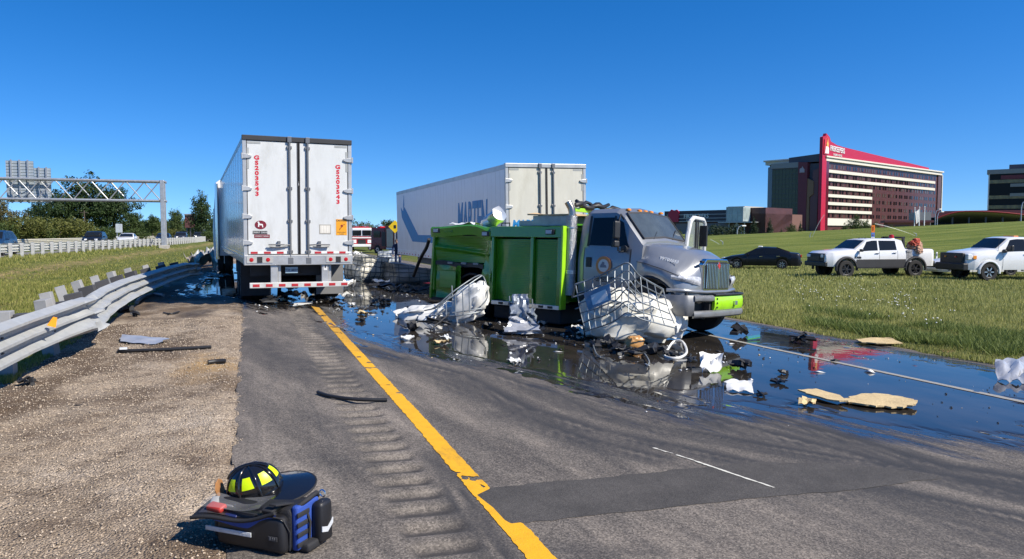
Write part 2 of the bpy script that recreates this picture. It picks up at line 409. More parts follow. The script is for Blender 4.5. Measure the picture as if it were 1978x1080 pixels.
# liquid drains to the low side: streaks run along the tyre marks
ROT = R_(-15); XA = PX * math.cos(ROT) - PY * math.sin(ROT); YA = PX * math.sin(ROT) + PY * math.cos(ROT)
FLD = SD + VA.fbm(XA * 4.2, YA * .5, 5) * 1.0 - .42 + VB.fbm(PX * 7, PY * 4, 4) * .35
holes = VB.fbm(XA * 1.7 + 9, YA * .5, 5)
FLD = np.minimum(FLD, 1.15 - holes * 4.2 + np.clip(SD - .8, 0, 3) * 1.2)
def bil(Fm, x, y):
    i = np.clip(np.searchsorted(px_, x) - 1, 0, len(px_) - 2); j = np.clip(np.searchsorted(py_, y) - 1, 0, len(py_) - 2)
    fx = np.clip((x - px_[i]) / (px_[i + 1] - px_[i]), 0, 1); fy = np.clip((y - py_[j]) / (py_[j + 1] - py_[j]), 0, 1)
    return (Fm[j, i] * (1 - fx) + Fm[j, i + 1] * fx) * (1 - fy) + (Fm[j + 1, i] * (1 - fx) + Fm[j + 1, i + 1] * fx) * fy
def dampf(x, y): return np.where(y > 50, -2.0, np.clip(bil(SD, x, y) * .62 + .50, -2.0, 1.0))

# ---------------------------------------------------------------- road with milled rumble strip and tyre marks
RX0, RX1, YX0, YX1 = .80, 1.25, 1.40, 1.56
def groove(x, y):
    ph = np.abs((y / .30) % 1 - .5) / .30
    return np.clip(1.25 * (1 - ph ** 2), 0, 1) * sm((x - RX0) / .07) * sm((RX1 - x) / .09) * (y < 40) * (1 - .35 * (VA.at(x * 0 + 3.3, np.floor(y / .30)) + 1) * .5)
def groove_dark(x, y):  # dirt plus painted shade, strongest in the near half of each groove
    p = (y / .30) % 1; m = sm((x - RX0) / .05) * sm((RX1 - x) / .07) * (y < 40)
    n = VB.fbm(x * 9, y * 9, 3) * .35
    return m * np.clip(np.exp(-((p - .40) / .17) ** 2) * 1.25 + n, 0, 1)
def groove_lip(x, y):  # far edge lightened in the colour, as if it caught the sun
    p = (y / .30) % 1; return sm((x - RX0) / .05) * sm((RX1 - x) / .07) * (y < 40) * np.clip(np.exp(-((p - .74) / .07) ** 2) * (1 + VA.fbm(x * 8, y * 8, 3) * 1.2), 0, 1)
def road_z(X, Y): return SLOPE * X - .034 * groove(X, Y) - .003 * (1 + VB.fbm(X * 2, Y * 2, 3)) * 0
def skidf(x, y):
    s = 0 * x
    for pts, wd, a in SKIDS:
        for (ax, ay), (bx, by) in zip(pts, pts[1:]):
            ex, ey = bx - ax, by - ay; t = np.clip(((x - ax) * ex + (y - ay) * ey) / (ex * ex + ey * ey), 0, 1)
            d = ((x - ax) * ey - (y - ay) * ex) / math.hypot(ex, ey); d2 = np.hypot(x - ax - t * ex, y - ay - t * ey); s = np.maximum(s, a * np.exp(-(d2 / (wd * 1.5)) ** 2) * np.clip(.95 + 1.9 * VB.fbm(d * 9, t * .6, 3), 0, 1.15))
    return np.clip(s, 0, 1)
SKIDS = [(gp([(470, 648), (540, 690), (620, 712)]), .22, .55),
         (gp([(660, 668), (770, 694), (880, 722), (1010, 790), (1140, 830), (1260, 858)]), .17, .9),
         (gp([(880, 700), (1030, 752), (1180, 810), (1300, 838)]), .12, .8),
         (gp([(1100, 720), (1230, 752), (1340, 784), (1440, 800)]), .13, .8),
         (gp([(1240, 775), (1400, 818), (1560, 858), (1740, 905), (1978, 960)]), .20, .95),
         (gp([(1480, 806), (1640, 850), (1800, 900), (1978, 930)]), .22, 1.0),
         (gp([(1300, 880), (1500, 945), (1700, 1010), (1978, 1078)]), .22, .45),
         (gp([(1240, 852), (1400, 886), (1600, 926), (1978, 1004)]), .13, 1.0), (gp([(1330, 838), (1600, 884), (1978, 948)]), .16, 1.0), (gp([(980, 800), (1130, 852), (1262, 884)]), .15, .9), (gp([(760, 700), (900, 760), (1080, 830)]), .10, .7), (gp([(470, 640), (560, 690), (650, 725)]), .30, .6), (gp([(1400, 900), (1640, 960), (1978, 1050)]), .12, .7),
         (gp([(560, 880), (640, 890), (700, 905)]), .1, .4), (gp([(600, 800), (660, 830), (700, 860)]), .07, .5),
         (gp([(840, 880), (900, 985), (960, 1075)]), .09, .9), (gp([(1000, 1065), (1120, 1075), (1260, 1078)]), .12, .5),
         (gp([(620, 650), (690, 668), (780, 682)]), .04, .9)]
rxs = np.concatenate([[-.15, -.05, .1, .3, .5, .7, RX0 - .03, RX0 - .001], np.linspace(RX0 + .005, RX1 - .005, 8), [RX1 + .001, RX1 + .03], np.arange(1.31, 11.3, .055), [ROAD_R]])
rys = np.concatenate([[-60, -20, -8, -3, 0, 1.0], np.arange(1.5, 24, .0375), np.arange(24, 60, .5), np.geomspace(62, 1500, 20)])
edge_n = VC.fbm(rys * 2.2, rys * 0 + 5, 4) * .035
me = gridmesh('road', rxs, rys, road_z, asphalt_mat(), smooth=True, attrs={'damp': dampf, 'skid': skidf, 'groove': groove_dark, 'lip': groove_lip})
co = np.empty(len(me.vertices) * 3, np.float32); me.vertices.foreach_get('co', co); co = co.reshape(len(rys), len(rxs), 3)
co[:, 0, 0] += edge_n; co[:, 0, 2] -= .035; co[:, 1, 0] += edge_n * .5
me.vertices.foreach_set('co', co.ravel()); me.update()
road = tag(obj('road', me), kind='structure')

# gravel shoulder
gxs = np.concatenate([np.arange(-3.3, -.45, .06), np.arange(-.45, -.11, .03)]); gys = np.concatenate([[-60, -20, -6, -2, 0], np.arange(1.2, 26, .06), np.arange(26, 60, 1), np.geomspace(62, 1500, 18)])
def gravel_z(X, Y):
    z = zg(np.minimum(X, -.15), Y) + VA.fbm(X * 3, Y * 3, 4) * .03 + VB.fbm(X * 14, Y * 14, 2) * .016
    return z - sm((X + .33) / .2) * .035 - sm((-2.95 - X) / .35) * .10
def gdamp(x, y): return np.clip(bil(SD, x, y) * .9 + .55 + VB.fbm(x * 3, y * 3, 4) * .6, 0, 1) * (y < 47) + np.clip(VC.fbm(x * .9, y * .6, 4) * 1.4 - .25, 0, .6) * (y > 8) * (y < 20)
sx_, sy_ = G(395, 706)[:2]
def soilf(x, y): return np.clip(VA.fbm(x * 1.6 + 3, y * .9, 5) * 1.5 - .16 + .80 * sm((y - 5.5) / 5) * sm((-.4 - x) / .8) + .4 * np.exp(-((x + 2.4) / .35) ** 2) + .25 * np.exp(-((x + .3) / .12) ** 2), 0, 1) * (y < 60)
def sandyf(x, y): return np.clip(1.25 - np.hypot((x - sx_) / .42, (y - sy_) / 1.0) + VA.fbm(x * 4, y * 4, 4) * .8, 0, 1)
tag(obj('gravel_shoulder', gridmesh('gravel_shoulder', gxs, gys, gravel_z, gravel_mat(), attrs={'damp': gdamp, 'sandy': sandyf, 'soil': soilf})), kind='structure')

def water_z(x, y):
    k = np.clip(bil(FLD, x, y) / .16, 0, 1)          # the film thins out to nothing at its rim
    return np.where(x > -.15, SLOPE * x + .0006 + .0045 * k, zg(np.minimum(x, -.15), y) - .004 + .026 * k)
tag(obj('water', fieldmesh('water', px_, py_, FLD, water_z, water_mat())), kind='structure')

# ---------------------------------------------------------------- painted lines (sheets 4 mm above the road, worn through where the paint is gone)
def paint_mat(name, c, dirt):
    t = NT(name); n = t.noise(9, 6, .7); f = t.noise(80, 3, .7); s = t.noise(2.0, 6, .7, stretch=(1, .4, 1))
    cc = t.mix(t.map(n, .45, .75, 0, .45), c, tuple(k * .62 for k in c))
    cc = t.mix(t.map(f, .60, .74, 0, .6), cc, dirt); cc = t.mix(t.map(s, .56, .72, 0, .6), cc, dirt)
    d = t.attr('damp'); cc = t.mix(t.math('MULTIPLY', d, .7), cc, dirt)
    t.bump(f, .5, .006); return t.done(cc, .7, .35)
yellow = paint_mat('yellow_paint', (.72, .37, .012), (.10, .075, .045)); white = paint_mat('white_paint', (.66, .64, .56), (.13, .12, .11))
def line_obj(name, pts, wd, xs, ys, wear, m, lift=.004, thr=.0, cut=None):
    X, Y = np.meshgrid(xs, ys); cx = np.interp(Y, [p[1] for p in pts], [p[0] for p in pts])
    f = wd / 2 - np.abs(X - cx) + VA.fbm(X * 25, Y * 25, 3) * .012
    hole = .05 - (VB.fbm(X * 6.5 + 50, Y * 5, 4) - wear(Y)) * .6
    f = np.minimum(f, hole)
    if cut is not None: f = np.minimum(f, -sdpoly(cut, X, Y) + .01)
    me = fieldmesh(name, xs, ys, f, lambda x, y: SLOPE * x + lift, m)
    at = me.attributes.new('damp', 'FLOAT', 'POINT'); v = np.array([k.co[:] for k in me.vertices]); at.data.foreach_set('value', np.clip(dampf(v[:, 0], v[:, 1]) * 1.4 - .35, 0, 1).astype(np.float32))
    return tag(obj(name, me), kind='structure')
PATCH = gp([(918, 957), (949, 942), (1060, 932), (1169, 922), (1366, 902), (1473, 893), (1590, 896), (1720, 906), (1830, 922), (1740, 934), (1645, 947), (1490, 960), (1336, 977), (1180, 992), (1026, 1009), (986, 1014), (972, 1006), (950, 982)])
yl = [G(a, b) for a, b in [(600, 583), (706, 700), (800, 803), (924, 943), (1012, 1040), (1046, 1079)]]
yl = sorted([(p.x, p.y) for p in yl], key=lambda q: q[1]); yl = [(yl[0][0], -30)] + yl + [(yl[-1][0] + .05, 400)]
line_obj('yellow_line', yl, .155, np.arange(1.2, 1.85, .014), np.concatenate([np.arange(1.5, 9, .022), np.arange(9, 24, .05), [24, 26]]), lambda y: .40 - .13 * sm((y - 7) / 9), yellow, cut=PATCH)
wl = [G(1396, 654), G(1978, 778)]; wl = sorted([(p.x, p.y) for p in wl], key=lambda q: q[1])
WLX = wl[0][0]
line_obj('white_line', [(wl[0][0] + .02, -30)] + wl + [(wl[1][0], 400)], .12, np.arange(WLX - .5, WLX + .6, .02), np.concatenate([[-20, 0, 2], np.arange(3, 40, .06)]), lambda y: .55 - y * 0, white, lift=.0105)
ww = [(p.x, p.y) for p in (G(1262, 866), G(1330, 887), G(1400, 911), G(1495, 943))]; ww = sorted(ww, key=lambda q: q[1])
X0, X1 = min(p[0] for p in ww) - .1, max(p[0] for p in ww) + .1
line_obj('seam_line', ww, .022, np.arange(X0, X1, .008), np.arange(ww[0][1], ww[-1][1], .02), lambda y: .42 - y * 0, white, lift=.006)
def patch_mat():
    t = NT('patch_asphalt'); v = t.voro(170); b = t.noise(1.6, 6, .7)
    c = t.ramp(b, [(.3, (.044, .041, .038)), (.7, (.086, .079, .072))]); c = t.mix(.7, c, t.ramp(v, [(.1, .45), (.5, 1.0), (.9, 1.6)]), 'MULTIPLY')
    t.bump(t.noise(120, 3, .7), .6, .006); return t.done(c, .85, .3)
pxs = np.arange(1.2, 6.2, .03); pys = np.arange(3.0, 6.5, .03); QX, QY = np.meshgrid(pxs, pys)
tag(obj('road_patch', fieldmesh('road_patch', pxs, pys, sdpoly(PATCH, QX, QY) + VA.fbm(QX * 9, QY * 9, 4) * .03, lambda x, y: SLOPE * x + .003, patch_mat())), kind='structure')

# the opposite carriageway
oy = np.concatenate([np.arange(-60, 200, 4.0), np.geomspace(200, 2000, 12)]); t_ = np.linspace(0, 1, 6)
Vv = np.array([(xr(y) - .9 - 12 * t, y, .262 - .0 * t) for y in oy for t in t_]); k_ = len(t_); i_ = np.arange(len(Vv)).reshape(len(oy), k_)
Ff = np.stack([i_[:-1, :-1], i_[:-1, 1:], i_[1:, 1:], i_[1:, :-1]], -1).reshape(-1, 4)
tag(obj('opposite_road', npmesh('opposite_road', Vv, Ff, mat('far_asphalt', (.17, .16, .145), .9, var=.2, scale=.5))), kind='structure')

# ---------------------------------------------------------------- loose stones on the shoulder
def stones(n, seed):
    r = np.random.default_rng(seed); u = r.random(n); y = 1.8 + (u ** 2.0) * 15; x = -3.0 + r.random(n) * 3.0
    keep = x > -3.0 ; x, y = x[keep], y[keep]; n = len(x)
    s = (.003 + .0065 * r.random(n) ** 2.5) * (1 + .06 * y)
    z = gravel_z(x, y) + s * .25
    base = np.array([(1, 0, 0), (-.5, .87, 0), (-.5, -.87, 0), (.1, .1, .75), (0, 0, -.6)])
    B = base[None] * (1 + .45 * (r.random((n, 5, 3)) - .5)); a = r.random(n) * 6.28; ca, sa = np.cos(a), np.sin(a)
    X = B[:, :, 0] * ca[:, None] - B[:, :, 1] * sa[:, None]; Y = B[:, :, 0] * sa[:, None] + B[:, :, 1] * ca[:, None]
    V = np.stack([x[:, None] + X * s[:, None], y[:, None] + Y * s[:, None], z[:, None] + B[:, :, 2] * s[:, None]], -1).reshape(-1, 3)
    f = np.array([(0, 1, 3), (1, 2, 3), (2, 0, 3), (1, 0, 4), (2, 1, 4), (0, 2, 4)]); F = (f[None] + (np.arange(n) * 5)[:, None, None]).reshape(-1, 3)
    return V, F
tst = NT('pebble'); cv = tst.voro(9, 'Color'); tm = tst.done(tst.mix(.8, (.36, .295, .225), tst.ramp(tst.noise(37, 2, .6), [(.3, .4), (.5, 1.0), (.7, 1.8)]), 'MULTIPLY'), .9, .3)
V, F = stones(42000, 3)
tag(obj('gravel', npmesh('gravel', V, F, tm)), 'loose tan and grey pebbles of the gravel shoulder', 'gravel', kind='stuff')

# ---------------------------------------------------------------- grass
def blade_mat(name, a, b):
    t = NT(name); c = t.mix(t.attr('tint'), a, b); n = t.noise(.5, 5, .7)
    c = t.mix(t.map(n, .3, .75, 0, .5), c, tuple(k * .55 for k in a)); m = t.done(c, .7, .25)
    tr = t.n.new('ShaderNodeBsdfTranslucent'); t.L.new(c, tr.inputs[0]); mx = t.n.new('ShaderNodeMixShader'); mx.inputs[0].default_value = .3
    t.L.new(t.p.outputs[0], mx.inputs[1]); t.L.new(tr.outputs[0], mx.inputs[2]); t.L.new(mx.outputs[0], t.n['Material Output'].inputs[0]); return m
def blades(x, y, z, h, wd, seed, per=3, lean=.45, drybias=1.6):
    r = np.random.default_rng(seed); n = len(x) * per
    x, y, z, h, wd = (np.repeat(k, per) for k in (x, y, z, h, wd)); a = r.random(n) * 6.28; hh = h * (.55 + .6 * r.random(n))
    x = x + (r.random(n) - .5) * h * .7; y = y + (r.random(n) - .5) * h * .7
    la = r.random(n) * 6.28; ll = hh * lean * (.3 + r.random(n)); dx, dy = np.cos(a) * wd / 2, np.sin(a) * wd / 2
    P0 = np.stack([x - dx, y - dy, z - .02], -1); P1 = np.stack([x + dx, y + dy, z - .02], -1)
    P2 = np.stack([x + np.cos(la) * ll, y + np.sin(la) * ll, z + hh], -1)
    V = np.stack([P0, P1, P2], 1).reshape(-1, 3); F = np.arange(n * 3).reshape(-1, 3); return V, F, np.repeat(r.random(n) ** drybias, 3)
def grass_obj(name, V, F, tint, m, label):
    me = npmesh(name, V, F, m); at = me.attributes.new('tint', 'FLOAT', 'POINT'); at.data.foreach_set('value', tint.astype(np.float32))
    return tag(obj(name, me), label, 'grass', kind='stuff')
bm1 = blade_mat('grass_blade', (.21, .25, .052), (.60, .56, .23)); bm2 = blade_mat('median_blade', (.175, .21, .040), (.50, .44, .16))
r = np.random.default_rng(11)
# right verge, thinning with distance: sample in depth and sideways angle so that far grass is sparser but larger
def fan(n, d0, d1, p0, p1, pw=1.0):
    d = 1 / (1 / d0 + (1 / d1 - 1 / d0) * r.random(n) ** pw); c = (p0 + (p1 - p0) * r.random(n) - 989) / FPX * d
    return c * RV.x + d * FH.x, c * RV.y + d * FH.y, d
x, y, d = fan(150000, 9.5, 62, 900, 2150, .8); k = (x > 11.35 + .25 * VA.fbm(y * 1.5, y * 0, 3)); x, y, d = x[k], y[k], d[k]
h = (.075 + .10 * np.clip(VB.fbm(x * .45, y * .45, 4) + .45, 0, 1.2)) * (.75 + .5 * sm((x - 11.5) / 2.5)); h *= np.where(d > 46, .8, 1); wd = .006 + .0011 * d
V, F, T = blades(x, y, zg(x, y) + VA.fbm(x * .5, y * .5, 3) * .05 * (x > 11.6), h, wd, 5, drybias=1.0)
grass_obj('grass', V, F, T, bm1, 'rough unmown grass on the verge right of the wet road')
x, y, d = fan(80000, 9, 95, -260, 470, .9); k = (x < -2.75) & (x > xr(y) - .5); x, y, d = x[k], y[k], d[k]
dr = dryf(x, y); k = r.random(len(x)) > dr * .8; x, y, d, dr = x[k], y[k], d[k], dr[k]
h = .05 + .10 * np.clip(VB.fbm(x * .5, y * .25, 4) + .4, 0, 1) + .12 * np.exp(-((x - xr(y) - .5) / 1.4) ** 2); wd = .006 + .0010 * d
V, F, T = blades(x, y, zg(x, y) + VA.fbm(x * .5, y * .5, 3) * .05 * (x < -3.05), h, wd, 6)
grass_obj('median_grass', V, F, T, bm2, 'short yellowish grass on the median left of the bent guardrail')
# broad-leaved weeds along the verge edge and white umbels standing in it
x, y, d = fan(9000, 12, 24, 1560, 2050); k = (x > 11.9) & (x < 15.0) & (VB.fbm(x * .6, y * .6, 3) > -.15); x, y = x[k], y[k]
V, F, T = blades(x, y, zg(x, y), .22 + 0 * x, .035 + 0 * x, 8, per=5, lean=.9)
grass_obj('weeds', V, F, T * .35, blade_mat('weed_leaf', (.15, .20, .050), (.28, .30, .10)), 'broad leaved green weeds along the wet road edge')
P = []; Q = []
r = np.random.default_rng(21)
fl = []
for cx, cy, n, sx, sy in ((1625, 572, 48, 60, 20), (1745, 590, 30, 20, 22), (1560, 560, 14, 30, 14), (1680, 600, 16, 60, 26), (1790, 620, 14, 30, 16), (1620, 535, 14, 40, 8)):
    for _ in range(n):
        a, b = cx + r.normal() * sx, cy + r.normal() * sy
        if b < 528: continue
        p = G(a, b + 10)
        if p.x > 11.9: fl.append((p.x, p.y, .24 + .2 * r.random(), .006 + .010 * r.random()))
mb = MB(); ms = MB()
for x0, y0, h0, s0 in fl:
    z0 = float(zg(x0, y0)); tx, ty = x0 + r.normal() * .05, y0 + r.normal() * .05
    mb.lathe([(s0 * 1.6, 0), (s0 * 1.2, .012), (.001, .018)], 6, (tx, ty, z0 + h0)); ms.tube([(x0, y0, z0), (tx, ty, z0 + h0)], .003, 3, False)
wf = mb.build('wildflowers', mat('umbel', (.72, .71, .62), .8)); tag(wf, 'white umbel wildflowers standing in the verge grass', 'wildflowers', kind='stuff')
ms.build('flower_stems', mat('stem', (.12, .16, .04), .8), wf)
# ---------------------------------------------------------------- the hotel on the hill
def frame_at(px, py, d, dirc, dird):
    """empty location + rotation: local x runs along (dirc, dird) given sideways / in depth, local y away from the viewer"""
    p = A(px, py, d); v = RV * dirc + FH * dird; return p, math.atan2(v.y, v.x)
cream = mat('cream_panel', (.62, .59, .50), .6, var=.06); glassd = mat('dark_glass', (.012, .010, .012), .08, var=.3, spec=.7, scale=.2)
glassg = mat('green_glass', (.080, .085, .045), .22, var=.25, spec=.35, scale=.15); red = mat('signal_red', (.42, .010, .040), .45, var=.06)
maroon = mat('maroon_panel', (.16, .028, .038), .5, var=.12); brown = mat('bronze_brown', (.085, .032, .030), .35, var=.2, scale=.4); tanm = mat('tan_panel', (.25, .135, .07), .6, var=.1)
slate = mat('slate_panel', (.075, .075, .095), .5, var=.1); greyp = mat('grey_panel', (.27, .27, .26), .6, var=.08); whitem = mat('white_metal', (.78, .78, .76), .4, var=.05)
steel = mat('galvanised', (.42, .43, .44), .42, metal=.6, var=.15, scale=4, dirt=(.25, .25, .25), dscale=3, damt=.35)
loc, rz = frame_at(1588, 449, 319, .763, .649)
H = thing('hotel', 'tall hotel with bright red fin and white bands on the hilltop behind the truck', 'hotel', (loc.x, loc.y, 2.0), rz); H.scale = (.99, .82, .955)
MB().box((63.5, 16, 16.2), (123, 32, 32.4)).build('wall', brown, H)
MB().prism([(-4.6, 25), (1.9, 33), (1.9, 2), (-1.2, 0.6)], 0, 30.5, 'z').build('end_wall', slate, H)
MB().prism([(-3.6, 0), (.2, 0), (.2, 33.6), (108, 33.6), (108, 34.6), (14, 38.6), (9, 39.0), (3.5, 40.2), (2.4, 42.0), (-.5, 43.4), (-1.2, 42.2), (-3.4, 41.6)], -1.3, .35, 'y').build('red_fin', red, H)
p = MB(); p.box((63, 16, 32.2), (126, 34.6, 1.5)); p.box((63, 16, 33.3), (127.6, 36, .7)); p.build('parapet', cream, H, bevel=.08)
bandz = [27.2, 23.5, 19.9, 16.4, 12.9, 9.4]
for k, z in enumerate(bandz):
    e = 118 if k < 2 else 45
    MB().box(((3.0 + e) / 2, -.35, z), (e - 3.0, .9, 1.32)).build('spandrel_band', cream, H)
MB().box((24, -.35, 4.7), (42, .9, 3.2)).build('spandrel_band', cream, H)
wn = MB(); wn.box((0, 0, 0), (1.5, .2, 1.65)); wm = wn.mesh('window'); wm.materials.append(glassd)
wm2 = wn.mesh('window'); wm2.materials.append(mat('curtained_glass', (.075, .055, .048), .2, spec=.5, var=.4, scale=.7)); rw = random.Random(4)
rows = [29.4, 25.35, 21.7, 18.15, 14.65, 11.15, 7.6]
nwin = 0
for z in rows:
    for i in range(38):
        wsel = wm2 if rw.random() < .3 else wm
        x = 5.2 + i * 3.06 + (.75 if i % 2 else 0)
        if x > 123 or nwin >= 296: continue
        o = obj('window', wsel, None, H, (x, -.02, z)); nwin += 1
MB().box((2.0, -.5, 16), (2.4, .8, 31)).build('corner_glass', mat('wine_glass', (.10, .012, .022), .15, spec=.7), H)
MB().box((124.6, -.3, 16), (4.2, .5, 31.4)).build('end_pier', mat('end_pier', (.10, .055, .06), .5), H)
MB().box((128, -.2, 16), (.8, 1, 31.6)).build('corner_trim', cream, H)
# end wall that faces away from the sun: glazed bay, red shaft, stepped tan and mauve panels
def endx(y): return -1.2 - 3.4 * (y - .6) / 24.4 - .4
def epan(name, pts, m, off=0.0):
    n = len(pts); mb = MB()
    f = [(endx(y) - .8 - off, y, z) for y, z in pts]; b = [(endx(y) + .6, y, z) for y, z in pts]
    mb.add(f + b, [tuple(range(n)), tuple(range(2 * n - 1, n - 1, -1))] + [((i + 1) % n, i, n + i, n + (i + 1) % n) for i in range(n)]); return mb.build(name, m, H)
epan('glazed_bay', [(25, 6.6), (10.6, 6.6), (10.6, 29), (25, 29)], slate)
cor = epan('cornice', [(25.4, 29.0), (10.6, 29.0), (10.6, 31.4), (25.4, 31.2)], greyp, .5)
pn = MB(); pn.box((0, 0, 0), (.16, 1.58, 2.0)); pme = pn.mesh('pane'); pme.materials.append(glassg)
for a in range(8):
    for b in range(10):
        y = 11.6 + a * 1.76; o = obj('pane', pme, None, H, (endx(y) - .82, y, 7.75 + b * 2.2)); o.rotation_euler = (0, 0, math.atan2(3.4, 24.4))
epan('podium_wall', [(25, 0), (.6, 0), (.6, 5.9), (25, 5.9)], mat('podium', (.13, .09, .085), .7), -.2)
epan('red_shaft', [(10.6, 1), (6.6, 1), (6.2, 31.0), (10.9, 31.4)], maroon, .9)
epan('upper_block', [(16.5, 31.2), (.8, 31.2), (.8, 34.6), (16.5, 33.6)], slate, -.3)
epan('tan_panel', [(6.4, 0), (5.2, 0), (5.2, 15.6), (3.2, 17), (3.2, 22.6), (6.8, 24.2)], tanm, .6)
epan('mauve_panel', [(5.0, 0), (1.4, 0), (.9, 28.5), (3.9, 27.2), (3.9, 16.2), (5.0, 15.4)], mat('mauve_panel', (.14, .06, .062), .5), .2)
epan('logo_plate', [(10.0, 26.6), (7.6, 26.6), (7.6, 28.0), (8.3, 28.6), (8.7, 29.4), (9.0, 28.6), (10.0, 28.3)], mat('pale_logo', (.42, .36, .38), .5), 1.1)
# flame emblem and lettering on the fin
MB().prism([(-2.7, 34.2), (1.3, 34.2), (1.5, 41.2), (-.2, 42.4), (-2.4, 40.6)], -1.75, -1.3, 'y').build('emblem_plate', mat('emblem_red', (.52, .03, .05), .5), H)
MB().prism([(-2.2, 34.6), (.9, 34.6), (1.0, 36.8), (.3, 37.6), (-.5, 38.0), (-1.6, 37.3)], -1.95, -1.75, 'y').build('emblem_base', whitem, H)
MB().prism([(-.9, 37.7), (.3, 37.5), (.6, 38.6), (.1, 39.9), (-.2, 41.2), (-.6, 39.7), (-1.1, 38.7)], -2.0, -1.75, 'y').build('emblem_flame', mat('flame_gold', (.75, .38, .10), .5), H)
text('FIREKEEPERS', 3.3, whitem, H, (9.3, -1.45, 36.9), (1, 0, -.04), (0, 0, 1), ext=.12, sx=.72, bold=.02)
text('CASINO HOTEL', 1.25, whitem, H, (9.6, -1.45, 34.5), (1, 0, -.02), (0, 0, 1), ext=.1, sx=.9)
MB().box((112, 14, 34.4), (14, 10, 1.6)).box((101, 12, 34.1), (9, 6, 1.0)).build('roof_plant', whitem, H)

# second tower cut by the right edge
loc, rz = frame_at(1906, 446, 372, .80, -.60)
T2 = thing('hotel_tower', 'dark glass tower with golden reflected bands at the right picture edge', 'hotel', (loc.x, loc.y, 2.6), rz)
MB().box((30, 14, 14), (60, 28, 28)).build('wall', mat('black_glass', (.012, .011, .012), .3, spec=.2), T2)
MB().box((30, 14, 29.0), (61.5, 29.5, 2.2)).build('parapet', greyp, T2)
MB().box((16, 10, 31.2), (16, 12, 2.6)).box((30, 10, 32), (24, 16, 4.4)).build('roof_plant', slate, T2)
MB().box((24, 4, 31.4), (12, 4, 2.6)).build('roof_unit', whitem, T2)
for z in (24.2, 16.6, 11.8): MB().box((30, -.1, z), (59.4, .3, 1.7)).build('gold_reflection', mat('gold_reflection_glass', (.21, .155, .055), .2, spec=.6, var=.5, scale=.5), T2)  # warm reflections in the dark glass, put into the colour of these bands
for z in (22.2, 17.6): MB().box((34.5, -.3, z), (51, .8, 1.5)).build('grey_band', greyp, T2)
MB().box((32.5, -.25, 26.2), (55, .5, 1.9)).build('red_band', maroon, T2)
MB().box((.1, -.1, 14), (.5, .6, 28)).build('corner_trim', whitem, T2)

# low casino hall with its dark bands and lettering
loc, rz = frame_at(1478, 452, 262, -.95, .31)
loc2, _ = frame_at(1285, 452, 292, 1, 0); dv = Vector((loc.x - loc2.x, loc.y - loc2.y, 0)); Lh = dv.length
K = thing('casino_hall', 'long low dark casino hall with white bands and red flame sign left of the hotel', 'casino', (loc2.x, loc2.y, 1.3), math.atan2(dv.y, dv.x))
MB().box((Lh / 2, 14, 3.6), (Lh, 28, 7.2)).build('wall', mat('hall_brick', (.15, .075, .06), .8, var=.15), K)
MB().box((Lh * .36, -.2, 6.6), (Lh * .72, 1.0, 4.4)).build('fascia', mat('fascia_dark', (.030, .022, .034), .4), K)
MB().box((Lh * .40, -.1, 2.0), (Lh * .55, .6, 4.0)).build('lower_wall', mat('hall_grey', (.20, .17, .17), .8), K)
for z in (4.75, 5.9, 7.3): MB().box((Lh * .38, -.8, z), (Lh * .70, .3, .16)).build('band', mat('band_white', (.6, .58, .58), .5), K)
MB().box((Lh * .86, 10, 4.5), (Lh * .28, 20, 9.6)).build('rear_hall', brown, K)
MB().box((Lh * .74, 6, 9.2), (Lh * .16, 14, 1.4)).build('roof_plant', mat('beige_plant', (.45, .40, .32), .7), K)
MB().prism([(2.2, 4.6), (6.6, 4.6), (6.9, 8.4), (5.9, 9.3), (4.6, 9.0), (3.4, 9.4), (2.0, 8.2)], -1.1, -.7, 'y').build('flame_sign', red, K)
text('FIREKEEPERS', 2.1, whitem, K, (14.2, -.85, 6.7), (1, 0, 0), (0, 0, 1), ext=.08, sx=.92, bold=.01)
text('CASINO HOTEL', .9, whitem, K, (13.2, -.85, 5.2), (1, 0, 0), (0, 0, 1), ext=.06)
# glazed corner box on legs with a walkway
gb = MB(); gb.box((Lh * .79, -3, 7.0), (6.4, 5, 5.0)).build('glass_box', mat('pale_glass', (.30, .36, .36), .15, spec=.7, var=.3, scale=.4), K)
gm = MB()
for x in (-3.2, -1.1, 1.1, 3.2): gm.box((Lh * .79 + x, -5.55, 7), (.18, .12, 5.2))
for z in (4.5, 7, 9.5): gm.box((Lh * .79, -5.55, z), (6.6, .14, .2))
gm.box((Lh * .79, -3, 4.2), (13, 5.4, .3))
for x in (-3, 3): gm.cyl((Lh * .79 + x, -4, -1.5), (Lh * .79, -4, 4.1), .18)
for x in (-3, 0, 3): gm.cyl((Lh * .79 + x, -4, -1.5), (Lh * .79 + x, -4, 4.1), .16)
gm.build('box_frame', steel, K)

# curved canopy roof between the two towers
loc, rz = frame_at(1806, 446, 250, .96, -.22)
C_ = thing('entrance_canopy', 'sweeping dark red canopy with arched grey soffit between hotel and tower', 'canopy', (loc.x, loc.y, 3.0), rz)
def can(x): return 5.9 - .0045 * (x - 9) ** 2 if x > 9 else 5.9 - .03 * (9 - x) ** 2
def roofz(x, y): return can(x) + .2 + .02 * y
mb = MB(); mb.grid(lambda u, v: (u * 46, -1 + v * 26, 5.9 + .35 * math.sin(u * 3) - .25 * u + .6 * v), 24, 6); mb.grid(lambda u, v: (u * 46, -1, (5.9 + .35 * math.sin(u * 3) - .25 * u) * (1 - v) + v * (can(u * 46) - .15 if u < .9 else can(41.4) - .15)), 24, 2)
mb.build('roof', mat('canopy_red', (.11, .022, .028), .4, var=.2), C_, smooth=40)
mb = MB(); mb.grid(lambda u, v: (u * 34, -.8 + 20 * v, can(u * 34) - .25 - 3.2 * v), 20, 8); mb.build('soffit', mat('soffit_grey', (.36, .36, .33), .7), C_, smooth=60)
